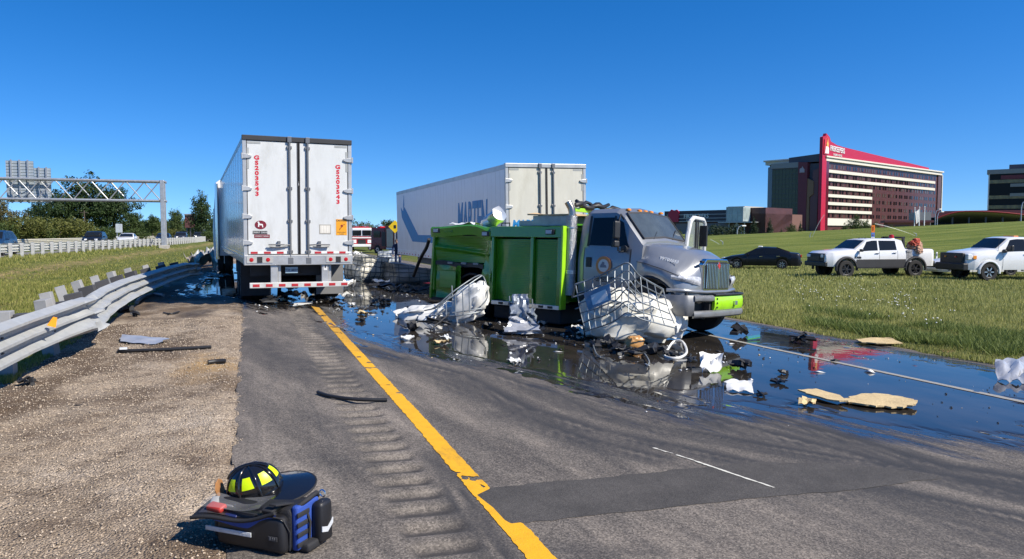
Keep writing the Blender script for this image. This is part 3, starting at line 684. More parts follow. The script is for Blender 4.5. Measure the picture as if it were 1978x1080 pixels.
MB().tube([(x, -1.1, can(x) - .1) for x in np.linspace(0, 40, 24)], .28, 6).build('arch_rim', mat('rim_red', (.20, .03, .03), .4), C_, smooth=60)
MB().box((20, 20, 1.2), (44, 1, 6)).build('rear_wall', mat('canopy_dark', (.02, .018, .02), .5), C_)
for i in range(7): MB().box((6 + i * 5, 3, 1.2), (.5, .5, 5.5)).build('column', slate, C_)
MB().box((-4.2, 2, 2.4), (4.6, 8, 6.4)).build('grey_pylon', greyp, C_)
MB().box((39, -1.6, .9), (7, 2.0, 1.7)).build('teal_hut', mat('teal_hut', (.06, .13, .12), .6), C_)
MB().box((45, -1.7, 1.3), (5, 2.0, 2.6)).build('pale_hut', mat('pale_hut', (.45, .52, .56), .5), C_)
mb = MB(); mb.prism([(30, 1.2), (46, 2.2), (58, 3.4), (58, 5.9), (44, 6.0)], -2.6, 20, 'y'); mb.build('side_roof', mat('canopy_red2', (.17, .035, .038), .45, var=.2), C_)
# entrance lodge beside the hotel
loc, rz = frame_at(1735, 446, 240, .95, -.3)
Lg = thing('gatehouse', 'small brick red entrance lodge with flat roof in front of the hotel', 'building', (loc.x, loc.y, 1.7), rz)
MB().box((3, 4, 1.5), (12, 8, 3.8)).build('wall', mat('lodge_brick', (.30, .10, .06), .8), Lg); MB().box((3, 4, 3.7), (14, 9, .7)).build('roof', mat('lodge_roof', (.16, .05, .05), .6), Lg)
MB().box((9, -.2, 1.0), (1.2, .3, 2.4)).build('door', slate, Lg); MB().box((1, -.1, 1.7), (4, .25, 1.2)).build('window', glassd, Lg)
MB().box((12, -3, -.1), (16, 3, 1.2)).build('plinth', whitem, Lg)
# flagpoles, lamp posts
fg = 'flagpoles before the hotel'
for k, (px, top, lab, fl) in enumerate([(1766, 402, 'plain white flagpole without visible flag, leftmost of the three poles', 0), (1775, 401, 'flagpole flying a limp white flag before the hotel', 1), (1785, 400, 'bare white flagpole nearest the grey pylon', 0)]):
    b = A(px, 441, 225); t = A(px, top, 225)
    F_ = thing('flagpole', lab, 'flagpole', (b.x, b.y, b.z - 1.5), 0, fg); hgt = t.z - b.z + 1.5
    MB().cyl((0, 0, 0), (0, 0, hgt), .17, .1, 8).build('pole', whitem, F_); MB().lathe([(.0, hgt + .3), (.2, hgt + .12), (.0, hgt - .05)], 8).build('finial', whitem, F_)
    if fl: MB().grid(lambda u, v: (-1.5 * u * (1 - .35 * v), .12 * math.sin(9 * u), hgt - .4 - 3.6 * v - .9 * u), 6, 4).build('flag', mat('flag_cloth', (.8, .78, .76), .9), F_)
for px, top, b, d, lab in ((1806, 404, 440, 215, 'tall double lamp post beside the canopy arch'), (1810, 409, 440, 205, 'short lamp post with white head at the canopy mouth'), (1972, 388, 430, 180, 'tall curved lamp post at the right edge before the tower'), (1424, 436, 461, 150, 'white light pole on the lawn crest before the casino hall')):
    q = A(px, b, d); t = A(px, top, d); L_ = thing('lamp_post', lab, 'lamp post', (q.x, q.y, q.z - 1), 0); hg = t.z - q.z + 1
    MB().tube([(0, 0, 0), (0, 0, hg * .75), (RV.x * .25, RV.y * .25, hg * .92), (RV.x * .9, RV.y * .9, hg)], .12, 6).build('pole', steel, L_)
    MB().box((RV.x * 1.2, RV.y * 1.2, hg), (.9, .5, .22)).build('lamp_head', whitem, L_)
b = A(1685, 462, 60); S_ = thing('marker_post', 'slim orange blue and white marker sign post behind the first pickup', 'sign', (b.x, b.y, float(zg(b.x, b.y))), -YAW)
hz = A(1685, 435, 60).z - float(zg(b.x, b.y))
MB().box((0, 0, hz / 2 - .3), (.12, .08, hz - .6)).build('post', whitem, S_)
MB().box((0, -.08, hz - .29), (.27, .04, .58)).build('orange_panel', mat('sign_orange', (.80, .20, .01), .5), S_); MB().box((0, -.08, hz - .76), (.27, .04, .34)).build('blue_panel', mat('sign_blue', (.10, .22, .55), .5), S_)
MB().box((0, -.08, hz - 1.14), (.27, .04, .40)).build('white_panel', whitem, S_)
MB().box((0, -.11, hz - .26), (.06, .02, .3)).box((0, -.11, hz - .78), (.12, .02, .06)).box((0, -.11, hz - 1.1), (.06, .02, .2)).build('marks', mat('mark_red', (.35, .06, .02), .6), S_)
b = A(1809, 500, 58); D_ = thing('delineator', 'thin white marker stake standing in the grass between the pickups', 'marker', (b.x, b.y, float(zg(b.x, b.y))), 0)
hz = A(1809, 487, 58).z - float(zg(b.x, b.y)); MB().box((0, 0, hz / 2), (.14, .06, hz)).build('stake', whitem, D_, bevel=.01); MB().box((0, -.04, hz - .2), (.10, .03, .2)).build('reflector', greyp, D_)
# sprinkler jets over the lawn
jet = mat('spray', (.62, .68, .66), .3, alpha=.32)
for (ax, ay), (bx, by), d, lab in (((1564, 470), (1592, 415), 110, 'thin water jet of a sprinkler rising towards the red fin'), ((1770, 456), (1690, 432), 105, 'low arching sprinkler jet above the first pickup'), ((1396, 477), (1372, 463), 100, 'faint sprinkler jet beside the open truck door')):
    p0, p1 = A(ax, ay, d), A(bx, by, d); z0 = float(zg(p0.x, p0.y)); J = thing('lawn_sprinkler', lab, 'sprinkler', (p0.x, p0.y, z0), 0, 'sprinklers on the lawn')
    v = p1 - Vector((p0.x, p0.y, p0.z))
    MB().cyl((0, 0, -.2), (0, 0, .35), .06).cyl((0, 0, .35), tuple(v.normalized() * .4 + Vector((0, 0, .35))), .04).build('nozzle', steel, J)
    pts = [Vector((v.x * t, v.y * t, (p0.z - z0) * min(1, t * 12) + v.z * (t * 1.35 - .35 * t * t))) for t in np.linspace(0, 1, 12)]
    MB().tube(pts, .05, 5, rs=[.02 + .04 * t for t in np.linspace(0, 1, 12)]).build('water_jet', jet, J, smooth=60)
# ---------------------------------------------------------------- trees: trunk with limbs, crown of leaf clumps
def leaf_mat(name, a, b):
    t = NT(name); c = t.mix(t.attr('tint'), a, b); n = t.noise(.35, 4, .7); c = t.mix(t.map(n, .35, .7, 0, .5), c, tuple(k * .6 for k in a))
    m = t.done(c, .6, .3); tr = t.n.new('ShaderNodeBsdfTranslucent'); t.L.new(c, tr.inputs[0]); mx = t.n.new('ShaderNodeMixShader'); mx.inputs[0].default_value = .25
    t.L.new(t.p.outputs[0], mx.inputs[1]); t.L.new(tr.outputs[0], mx.inputs[2]); t.L.new(mx.outputs[0], t.n['Material Output'].inputs[0]); return m
LD = leaf_mat('dark_leaf', (.022, .045, .012), (.050, .085, .022)); LM = leaf_mat('mid_leaf', (.040, .070, .016), (.085, .12, .030))
LO = leaf_mat('olive_leaf', (.075, .090, .018), (.155, .16, .035)); LG = leaf_mat('grey_leaf', (.085, .080, .030), (.15, .135, .055)); LC = leaf_mat('conifer_leaf', (.020, .042, .018), (.050, .075, .035)); LR = leaf_mat('plum_leaf', (.05, .02, .02), (.10, .04, .04))
bark = mat('bark', (.085, .065, .05), .9, var=.3, bump=.6, bscale=12)
def crown_mesh(name, blobs, n, leaf, m, seed, hollow=.45):
    r = np.random.default_rng(seed); vol = np.array([b[1][0] * b[1][1] * b[1][2] for b in blobs]) ** .67; which = r.choice(len(blobs), n, p=vol / vol.sum())
    C = np.array([b[0] for b in blobs])[which]; S = np.array([b[1] for b in blobs])[which]
    d = r.normal(size=(n, 3)); d /= np.linalg.norm(d, axis=1)[:, None]; rad = hollow + (1 - hollow) * r.random(n) ** .6
    # clump leaves: several leaves share a twig end
    k = max(1, n // 6); tw = r.integers(0, k, n); dd = d[tw]; rr = rad[tw]
    P = C[tw] + dd * rr[:, None] * S[tw] + r.normal(size=(n, 3)) * leaf * 1.1
    nr = r.normal(size=(n, 3)) * .8 + dd + np.array([0, 0, .35]); nr /= np.linalg.norm(nr, axis=1)[:, None]
    a = np.cross(nr, r.normal(size=(n, 3))); a /= np.linalg.norm(a, axis=1)[:, None]; b = np.cross(nr, a); s = leaf * (.5 + .8 * r.random(n))[:, None]
    V = np.stack([P - a * s, P + b * s * .55, P + a * s, P - b * s * .55], 1).reshape(-1, 3); F = np.arange(n * 4).reshape(-1, 4)
    me = npmesh(name, V, F, m); at = me.attributes.new('tint', 'FLOAT', 'POINT'); at.data.foreach_set('value', np.repeat(np.clip(.5 + r.normal(size=k)[tw] * .22 + r.normal(size=n) * .2, 0, 1), 4).astype(np.float32)); return me
def trunk_mb(h, r0, blobs, seed, n=8):
    q = random.Random(seed); mb = MB(); mb.tube([(0, 0, -.4), (q.uniform(-.1, .1), q.uniform(-.1, .1), h * .3), (q.uniform(-.2, .2), q.uniform(-.2, .2), h * .62), (0, 0, h * .85)], r0, 7, rs=[r0 * 1.3, r0, r0 * .7, r0 * .25])
    for (c, s) in blobs[:n]:
        z = h * q.uniform(.22, .5); mb.tube([(0, 0, z), (c[0] * .4, c[1] * .4, z + (c[2] - z) * .5), c], r0 * .3, 5, rs=[r0 * .4, r0 * .26, r0 * .08])
    return mb.mesh('trunk', 50)
def proto_round(h, wd, seed, m, n, leaf, nb=9, low=.25):
    q = random.Random(seed); B = []
    for k in range(nb):
        t = k / max(1, nb - 1); z = h * (low + .12 + (.80 - low) * t); rr = wd * .5 * math.sin(math.pi * min(.95, .22 + .72 * t)) ** .7; an = k * 2.4 + q.uniform(-.4, .4); off = rr * q.uniform(.35, .62)
        B.append(((math.cos(an) * off, math.sin(an) * off, z), (rr * q.uniform(.5, .72), rr * q.uniform(.5, .72), h * q.uniform(.10, .17))))
    B.append(((0, 0, h * .55), (wd * .3, wd * .3, h * .32)))
    return trunk_mb(h, h * .022, B, seed), crown_mesh('crown', B, n, leaf, m, seed)
def proto_bush(h, wd, seed, m, n, leaf):
    q = random.Random(seed); B = []
    for k in range(8): an = k * 2.4; B.append(((math.cos(an) * wd * .24, math.sin(an) * wd * .24, h * q.uniform(.25, .62)), (wd * .26, wd * .26, h * .3)))
    B.append(((0, 0, h * .45), (wd * .36, wd * .36, h * .45))); return trunk_mb(h * .8, h * .03, B, seed), crown_mesh('crown', B, n, leaf, m, seed, .3)
def proto_conifer(h, wd, seed, m, n, leaf):
    q = random.Random(seed); B = []
    for k in range(11):
        t = k / 10; rr = wd * .5 * (1 - t) ** .85 + .12
        for j in range(3): an = q.uniform(0, 6.28); B.append(((math.cos(an) * rr * .42, math.sin(an) * rr * .42, h * (.08 + .88 * t)), (rr * .62, rr * .62, h * .055)))
    return trunk_mb(h, h * .02, [], seed), crown_mesh('crown', B, n, leaf, m, seed, .2)
def plant(name, label, cat, protos, px, d, hgt, wd_scale, ph, group=None, rot=0.0, base=None):
    """stand a tree so that it has height hgt at depth d under photo column px"""
    x, y = W2((px - 989) / FPX * d, d); z = float(zg(x, y)) if base is None else base
    t = thing(name, label, cat, (x, y, z - .1), rot, group); s = hgt / ph
    t.scale = (s * wd_scale, s * wd_scale, s)
    obj('trunk', protos[0], bark, t); obj('crown', protos[1], None, t); return t
def topz(py, d): return EYE + (450 - py) * d / FPX
PA = proto_round(12, 13, 1, LD, 9000, .24); PB = proto_round(12, 9, 2, LM, 6000, .26); PC = proto_round(12, 7.5, 3, LD, 6000, .24, low=.05, nb=11); PD = proto_round(10, 10, 4, LG, 7000, .2, low=.0)
BA = proto_bush(5, 9, 5, LO, 7000, .15); BB = proto_bush(5, 7, 6, LM, 5000, .17)
T_ = [  # px, top y, depth, width scale, prototype, height of it, label
    (170, 338, 150, 1.0, PA, 12, 'tallest dark oak, its round crown standing above the sign truss'),
    (118, 370, 146, .95, PA, 12, 'dark oak under the sign backs left of the tallest oak'), (222, 356, 152, .8, PA, 12, 'dark oak at the right shoulder of the tallest oak'), (72, 384, 160, .8, PC, 12, 'dark narrow tree behind the grey brown bush below the sign panels'),
    (4, 384, 110, 1.2, PD, 10, 'grey brown leafy tree at the left picture edge'), (262, 410, 190, 1.1, PB, 12, 'mid green tree right of the oak group, behind the white road sign'),
    (296, 415, 220, 1.2, PB, 12, 'mid green tree behind the gantry leg, left of it'), (342, 404, 180, .8, PB, 12, 'bushy tree between the gantry leg and the billboard'), (372, 410, 210, 1.0, PC, 12, 'dark tree behind the red billboard'),
    (391, 370, 150, .85, PC, 12, 'tall dark tree with ragged top beside the parked trailer'), (415, 420, 230, 1.2, PB, 12, 'low tree far behind the white tractor'), (320, 424, 240, 1.3, PB, 12, 'low far tree right behind the gantry leg'), (280, 428, 260, 1.4, PA, 12, 'wide low far tree on the skyline left of the gantry leg'),
    (240, 424, 240, 1.3, PB, 12, 'low far tree peeping over the white sports car'), (752, 418, 210, 1.3, PB, 12, 'tree crown behind the fire engines and the yellow sign'), (722, 432, 260, 1.5, PA, 12, 'distant tree behind the red rescue truck')]
for i, (px, ty, d, ws, pr, ph, lab) in enumerate(T_):
    plant('tree', lab, 'tree', pr, px, d, topz(ty, d) - .25, ws, ph, 'trees beyond the far carriageway', rot=i * 1.7)
for i, (px, ty, d, ws, pr, lab) in enumerate([(42, 410, 104, 1.0, BA, 'olive green bush left, below the sign panels'), (130, 412, 112, 1.05, BA, 'yellow green bush left of the dark hatchback'), (0, 420, 100, .9, BB, 'green bush behind the blue car at the left edge'),
        (208, 432, 118, .9, BB, 'small green bush between hatchback and white car'), (88, 428, 108, .8, BB, 'low bush between the two olive bushes'), (262, 438, 150, 1.3, BB, 'low hedge-like bush behind the white car'), (330, 438, 150, 1.2, BA, 'low bush at the foot of the gantry leg'), (405, 440, 140, 1.2, BB, 'low bush beside the white tractor')]):
    plant('bush', lab, 'bush', pr, px, d, topz(ty, d) - .2, ws * 1.1, 5, 'bushes beyond the far guardrail', rot=i * 2.1)
# far wood on the skyline: nobody could count it
q = np.random.default_rng(5); B = []
for k in range(150):
    px = q.uniform(-150, 1000); d = q.uniform(300, 420); x, y = W2((px - 989) / FPX * d, d); hh = q.uniform(5, 9.5); B.append(((x, y, hh * .5), (q.uniform(5, 9), q.uniform(5, 9), hh * .55)))
tag(obj('far_wood', crown_mesh('far_wood', B, 45000, .5, LM, 9, .5)), 'distant line of green woods along the horizon', 'woods', kind='stuff')
# hilltop planting
CA = proto_conifer(8, 4.6, 7, LC, 5000, .16); RA = proto_round(7, 6, 8, LM, 4500, .15, low=.05); RP = proto_round(5, 4.5, 10, LR, 2500, .14)
for i, (px, ty, d, ws, pr, ph, lab) in enumerate([(1455, 418, 176, 1.0, CA, 8, 'dark spruce leftmost of the hilltop conifers beside the glass box'), (1486, 421, 172, .95, CA, 8, 'spruce before the green glazed bay'), (1545, 427, 180, .8, CA, 8, 'slim dark conifer at the foot of the red shaft'),
        (1508, 440, 165, .9, CA, 8, 'small conifer between spruce and slim conifer')]):
    plant('conifer', lab, 'conifer', pr, px, d, topz(ty, d) - topz(458, d) + .8, ws, ph, 'conifers on the hilltop', i * 1.3, base=topz(458, d) - .8)
for i, (px, ty, d, ws, pr, ph, lab) in enumerate([(1652, 414, 200, 1.0, RA, 7, 'round green tree before the white hotel base'), (1632, 430, 195, .8, RA, 7, 'small round tree left of the taller round green one'), (1690, 428, 200, .8, RA, 7, 'dark green tree behind the orange marker sign'), (1672, 424, 205, .9, RA, 7, 'green tree right of the round one at the hotel base'),
        (1610, 440, 190, 1.0, RP, 5, 'small plum coloured tree at the foot of the red fin'), (1720, 434, 205, .9, RA, 7, 'green tree left of the entrance lodge'), (1312, 442, 150, .8, RA, 7, 'small tree behind the truck windshield'), (1528, 432, 185, 1.2, RA, 7, 'dark shrub against the hotel podium')]):
    plant('tree', lab, 'tree', pr, px, d, topz(ty, d) - topz(454, d) + 1, ws, ph, 'trees on the hilltop', i * 1.9, base=topz(454, d) - 1)
B = []
for px in np.linspace(1374, 1428, 8): d = 152; x, y = W2((px - 989) / FPX * d, d); B.append(((x, y, topz(450, d)), (1.3, 1.3, topz(436, d) - topz(452, d))))
hd = obj('hedge', crown_mesh('hedge', B, 6000, .13, LC, 12, .5)); tag(hd, 'clipped dark hedge on the lawn crest before the casino hall', 'hedge')
# ---------------------------------------------------------------- vehicles: a body lofted from side and plan outlines, with arches, glass, lamps and wheels as parts
black = mat('black_plastic', (.016, .016, .017), .5, var=.2); rubber = mat('tyre_rubber', (.022, .021, .020), .85, var=.3, scale=8)
chrome = mat('chrome', (.75, .76, .78), .12, metal=1.0, var=.03); alu = mat('aluminium', (.62, .63, .64), .3, metal=.9, var=.08)
carglass = mat('car_glass', (.010, .012, .014), .06, spec=.35, var=.1); redlens = mat('red_lens', (.42, .012, .012), .2, var=.1); clearlens = mat('clear_lens', (.70, .72, .74), .1, var=.05, spec=.8)
amber = mat('amber_lens', (.75, .26, .02), .3, var=.05)
def interp(tb, x): return float(np.interp(x, [a for a, b in tb][::-1] if tb[0][0] > tb[-1][0] else [a for a, b in tb], [b for a, b in tb][::-1] if tb[0][0] > tb[-1][0] else [b for a, b in tb]))
class Loft:
    def __init__(s, sp): s.sp = sp
    def sec(s, x):
        sp = s.sp; w = interp(sp['w'], x); zt = interp(sp['top'], x); zs = min(interp(sp['belt'], x), zt - .04); zb = interp(sp['zb'], x) if isinstance(sp['zb'], list) else sp['zb']
        za = zb
        for ax, ar, az in sp['axles']:
            if abs(x - ax) < ar: za = max(za, az + math.sqrt(ar * ar - (x - ax) ** 2))
        k = sp.get('tumble', .28); wt = max(.2, w * .97 - max(0, zt - zs) * k)
        return w, zt, zs, zb, min(za, zs - .06), wt
    def half(s, x):
        w, zt, zs, zb, za, wt = s.sec(x); r = s.sp.get('round', .05)
        return [(x, 0, zb), (x, w * .60, zb), (x, w * .62, za), (x, w * .97, za), (x, w, za + (zs - za) * .25), (x, w * 1.005, za + (zs - za) * .72), (x, w * .97, zs), (x, wt, zt - min(r, (zt - zs) * .5)), (x, wt * .86, zt), (x, 0, zt + s.sp.get('crown', .02))]
    def ring(s, x): h = s.half(x); return h + [(a, -b, c) for a, b, c in h[-2:0:-1]]
    def side(s, x, t, sg, off):
        w, zt, zs, zb, za, wt = s.sec(x); r = min(s.sp.get('round', .05), (zt - zs) * .5); y = w * .97 + (wt - w * .97) * t; z = zs + (zt - r - zs) * t
        return (x, sg * (y + off), z + off * .25)
    def top(s, x, v, off):
        w, zt, zs, zb, za, wt = s.sec(x); return (x, v * wt * .90, zt + s.sp.get('crown', .02) * (1 - abs(v)) + off)
    def body(s):
        sp = s.sp; x0, x1 = sp['w'][0][0], sp['w'][-1][0]; xs = set(np.round(np.linspace(x1, x0, 34), 3).tolist()) | {round(a, 3) for k in ('top', 'w', 'belt') for a, b in sp[k] if x1 <= a <= x0}
        for ax, ar, az in sp['axles']: xs |= {round(ax + ar * math.cos(t), 3) for t in np.linspace(0.02, math.pi - .02, 11)} | {round(ax - ar - .005, 3), round(ax + ar + .005, 3)}
        xs = sorted(xs); xs = [a for i, a in enumerate(xs) if i == 0 or a - xs[i - 1] > .004]
        return MB().rings([s.ring(x) for x in xs])
    def window(s, name, m, parent, xb0, xb1, xt0, xt1, sg, t0=.08, t1=.94, off=.006):
        return MB().grid(lambda u, v: s.side((xb0 + (xb1 - xb0) * u) * (1 - v) + (xt0 + (xt1 - xt0) * u) * v, t0 + (t1 - t0) * v, sg, off), 4, 3).build(name, m, parent, smooth=40)
    def screen(s, name, m, parent, xa, xb, off=.012): return MB().grid(lambda u, v: s.top(xa + (xb - xa) * v, (u * 2 - 1), off), 6, 4).build(name, m, parent, smooth=50)
gask_ = mat('panel_gap', (.02, .02, .02), .7)
WHEELS = {}
def wheel(parent, x, y, z, r, wd, rimm, side, spokes=6, steer=0.0, rr=.62):
    """tyre with a rim as its sub-part; alike wheels share their meshes"""
    key = (r, wd, rimm.name, spokes)
    if key not in WHEELS:
        t = MB().lathe([(r * rr, -wd / 2), (r * .93, -wd / 2), (r, -wd * .36), (r, wd * .36), (r * .93, wd / 2), (r * rr, wd / 2)], 28, axis='y'); tm_ = t.mesh('wheel', 35); tm_.materials.append(rubber)
        q = MB(); q.cur = 0; q.lathe([(r * rr, wd * .5), (r * (rr - .06), wd * .46), (r * (rr - .10), wd * .2), (.02, wd * .2)], 24, axis='y'); q.lathe([(.0, wd * .52), (r * .17, wd * .5), (r * .19, wd * .3)], 12, axis='y')
        q.cur = 1
        for k in range(spokes):
            a = 2 * math.pi * k / spokes; Rm = Matrix.Rotation(a, 3, 'Y'); q.box(Rm @ Vector((r * rr * .52, wd * .40, 0)), (r * (rr * .92), wd * .10, r * .13), Rm)
        rm = q.mesh('rim', 35); rm.materials.append(black); rm.materials.append(rimm); WHEELS[key] = (tm_, rm)
    tm_, rm = WHEELS[key]; o = obj('wheel', tm_, None, parent, (x, y, z), steer); rim = obj('rim', rm, None, o)
    if side < 0: rim.rotation_euler = (0, 0, math.pi)
    return o
def vehicle(name, label, cat, loc, rz, sp, paint, rimm, group=None, lamps=True):
    V_ = thing(name, label, cat, loc, rz, group); L = Loft(sp); L.body().build('body', paint, V_, smooth=35)
    for (a, b, c, d) in sp['windows']:
        for sg in (1, -1): L.window('side_window', carglass, V_, a, b, c, d, sg)
    L.screen('windshield', carglass, V_, *sp['screen']); L.screen('rear_window', carglass, V_, *sp['rear'])
    for ax, ar, az in sp['axles']:
        for sg in (1, -1): w_ = interp(sp['w'], ax); wheel(V_, ax, sg * (w_ - sp['tw'] / 2 + .015 + sp.get('track', 0)), sp['r'], sp['r'], sp['tw'], rimm, sg, sp.get('spokes', 6))
    for hx in sp.get('seams', []):
        for sg in (1, -1): h_ = L.half(hx); MB().tube([(p[0], sg * (p[1] + .001), p[2]) for p in h_[3:7]], .007, 4).build('door_gap', gask_, V_)
    xf, xr_ = sp['w'][0][0], sp['w'][-1][0]; wf = interp(sp['w'], xf); hz, tz = sp['lampz']
    for sg in (1, -1):
        MB().box((xf - .10, sg * wf * .80, hz), (.30, wf * .42, .15), Matrix.Rotation(-sg * .35, 3, 'Z')).build('headlight', clearlens, V_, bevel=.02)
        MB().box((xr_ + .08, sg * wf * .86, tz), (.22, wf * .30, sp.get('th', .16))).build('taillight', redlens, V_, bevel=.02)
        x_ = sp['screen'][0] - .12; w_, zt, zs, *_ = L.sec(x_); MB().box((x_ - .1, sg * (w_ + .10), zs + .08), (.12, .20, .14)).build('mirror', sp.get('mm', paint), V_, bevel=.03)
        for hx in sp['handles']: w_, zt, zs, *_ = L.sec(hx); MB().box((hx, sg * (w_ + .012), zs - .10), (.2, .03, .035)).build('door_handle', sp.get('hm', chrome), V_)
    MB().box((xf + .01, 0, hz - .10), (.06, wf * 1.15, .22)).build('grille', black, V_, bevel=.01)
    MB().box((xf + .01, 0, sp.get('bz', .36)), (.08, wf * 1.7, .16)).build('front_bumper', sp.get('bm', paint), V_, bevel=.03)
    MB().box((xr_ - .01, 0, sp.get('bz', .36) + .05), (.10, wf * 1.7, .18)).build('rear_bumper', sp.get('bm', paint), V_, bevel=.03)
    return V_, L
SEDAN = dict(w=[(2.42, .60), (2.36, .74), (2.1, .86), (1.5, .91), (-1.9, .91), (-2.3, .82), (-2.45, .72), (-2.5, .62)], top=[(2.42, .52), (2.36, .70), (1.9, .84), (1.05, .97), (.22, 1.38), (-.25, 1.455), (-.95, 1.42), (-1.85, 1.10), (-2.32, 1.05), (-2.45, .94), (-2.5, .6)],
    belt=[(2.42, .66), (1, .90), (-1.7, .99), (-2.5, .96)], zb=.24, axles=[(1.48, .37, .32), (-1.35, .37, .32)], r=.33, tw=.22, windows=[(.72, -.18, .20, -.20), (-.26, -1.32, -.28, -1.02)], screen=(1.0, .24), rear=(-.98, -1.8), lampz=(.66, .86), handles=[-.05, -1.1], seams=[.78, -.22, -1.22], tumble=.36, spokes=6, bz=.38)
SUV = dict(w=[(2.2, .62), (2.14, .78), (1.9, .89), (1.4, .93), (-1.9, .93), (-2.15, .86), (-2.25, .76)], top=[(2.2, .60), (2.14, .84), (1.8, .98), (1.02, 1.08), (.35, 1.56), (-.1, 1.66), (-1.5, 1.62), (-2.05, 1.15), (-2.2, 1.0), (-2.25, .6)],
    belt=[(2.2, .8), (1, 1.0), (-2.2, 1.1)], zb=.28, axles=[(1.36, .40, .36), (-1.32, .40, .36)], r=.36, tw=.23, windows=[(.75, -.15, .36, -.17), (-.22, -1.0, -.22, -.95), (-1.06, -1.7, -1.02, -1.45)], screen=(.98, .36), rear=(-1.55, -2.0), lampz=(.80, 1.0), handles=[0, -.9], tumble=.26, bz=.42)
def car_at(px, d, z, hc, hd): x, y = W2((px - 989) / FPX * d, d); v = RV * hc + FH * hd; return (x, y, float(zg(x, y)) if z is None else z), math.atan2(v.y, v.x)
def paint(name, c, **k): return mat(name, c, .28, coat=.8 if max(c) > .2 else .25, spec=.5 if max(c) > .2 else .3, var=.03, **k)
pblack, pwhite, pdark, pblue, pgrey = paint('black_paint', (.008, .009, .012)), paint('white_car_paint', (.74, .74, .73)), paint('dark_blue_paint', (.012, .018, .035)), paint('blue_paint', (.012, .035, .085)), paint('graphite_paint', (.03, .032, .036))
gcars = 'cars on the opposite carriageway'
for px, d, sp, pm, rm, lab, nm in ((184, 80, SUV, pblack, alu, 'black hatchback with lit headlamps driving towards the viewer beyond the far guardrail', 'hatchback'), (247, 92, SEDAN, pwhite, alu, 'low white sports car beside the small white road sign', 'sports_car'),
        (317, 105, SEDAN, pdark, alu, 'dark car half hidden behind the gantry leg', 'sedan'), (351, 122, SUV, pgrey, alu, 'dark grey car right of the gantry leg', 'sedan'), (386, 140, SUV, pgrey, alu, 'small grey car farthest away, nearest the parked trailer', 'sedan'), (-12, 50, SUV, pblue, alu, 'dark blue car cut by the left picture edge', 'hatchback')):
    l_, a_ = car_at(px, d, .266, .33, -.944); vehicle(nm, lab, 'car', l_, a_, sp, pm, rm, gcars)

# ---------------------------------------------------------------- bent guardrail on the left of the wreck
THRIE = [(.0, .0), (.02, .012), (.11, .050), (.11, .082), (.0, .138), (.0, .198), (.11, .236), (.11, .270), (.0, .326), (.0, .380), (.11, .420), (.11, .452), (.02, .492), (.0, .506)]
railm = mat('rail_zinc', (.38, .39, .385), .48, metal=.15, var=.14, scale=7, dirt=(.33, .31, .27), dscale=3.5, damt=.5, bump=.12, bscale=9)
postm = mat('post_grey', (.30, .30, .30), .75, var=.15, dirt=(.12, .11, .10)); blockm = mat('block_dark', (.055, .055, .06), .8, var=.2)
path = [(-2.60, -4, .83, 0), (-2.60, 3, .83, 0), (-2.60, 7, .83, 0), (-2.59, 8.6, .83, 0), (-2.56, 10.4, .83, 0), (-2.46, 11.8, .84, .05), (-2.36, 12.6, .86, .1), (-2.42, 13.2, .80, .25), (-2.55, 14.2, .77, .35), (-2.66, 16, .78, .45), (-2.72, 18.5, .77, .5), (-2.70, 21.5, .74, .5), (-2.50, 24.5, .76, .45), (-2.15, 28, .78, .35), (-1.9, 31, .66, .3)]
pya = [p[1] for p in path]
def rp(y): return [float(np.interp(y, pya, [p[k] for p in path])) for k in (0, 2, 3)]
def railpt(y, o, z, face=1):
    x0, zt, tl = rp(y); gz = float(zg(x0, y)); dmg = math.exp(-((y - 12.9) / 1.0) ** 2)
    n1 = mnoise.noise(Vector((y * 2.2, z * 6, 1))) * .16 * dmg + mnoise.noise(Vector((y * 1.1, z * 4, 5))) * .06 * (y > 13)
    zz = z - .506; flat = 1 - .55 * dmg * (z < .2)
    return Vector((x0 + o * flat * face + zz * -math.sin(tl) * -1 * -1 + n1 + (.16 * dmg if z < .16 else 0), y, gz + zt + zz * math.cos(tl) + n1 * .5))
Gd = thing('guardrail', 'long triple corrugated guardrail crumpled at its middle, left of the gravel shoulder', 'guardrail', (0, 0, 0))
ysec = np.arange(-4, 31.1, 3.8)
for k, (a, b) in enumerate(zip(ysec, list(ysec[1:]) + [31.0])):
    if b - a < .4: continue
    n = max(8, int((b - a) / .18)); mb = MB(); pf = [(o + .004 * (k % 2), z) for o, z in THRIE]
    R1 = [[railpt(a - .1 + (b - a + .2) * i / n, o, z) for o, z in pf] + [railpt(a - .1 + (b - a + .2) * i / n, o - .006, z) for o, z in pf[::-1]] for i in range(n + 1)]
    mb.rings(R1); mb.build('rail_beam', railm, Gd, smooth=28)
    bl = MB()
    for yy in np.arange(a + .25, b, 1.9):
        for zc in (.126 + .04, .296 + .04): q_ = railpt(yy, .012, zc); bl.box(q_, (.02, .05, .018))
        for dy in (-.12, .12): q_ = railpt(yy + dy, .088, .424); bl.box(q_, (.012, .04, .012))
        for dy in (-.12, .12): q_ = railpt(yy + dy, .088, .253); bl.box(q_, (.012, .04, .012))
    if bl.v: bl.build('bolt_heads', blockm, Gd)
pb_ = MB().box((0, 0, .05), (.17, .20, 1.65)).mesh('post', bevel=.006); pb_.materials.append(postm); bb = MB().box((0, 0, 0), (.27, .19, .46)).mesh('spacer_block', bevel=.008); bb.materials.append(blockm)
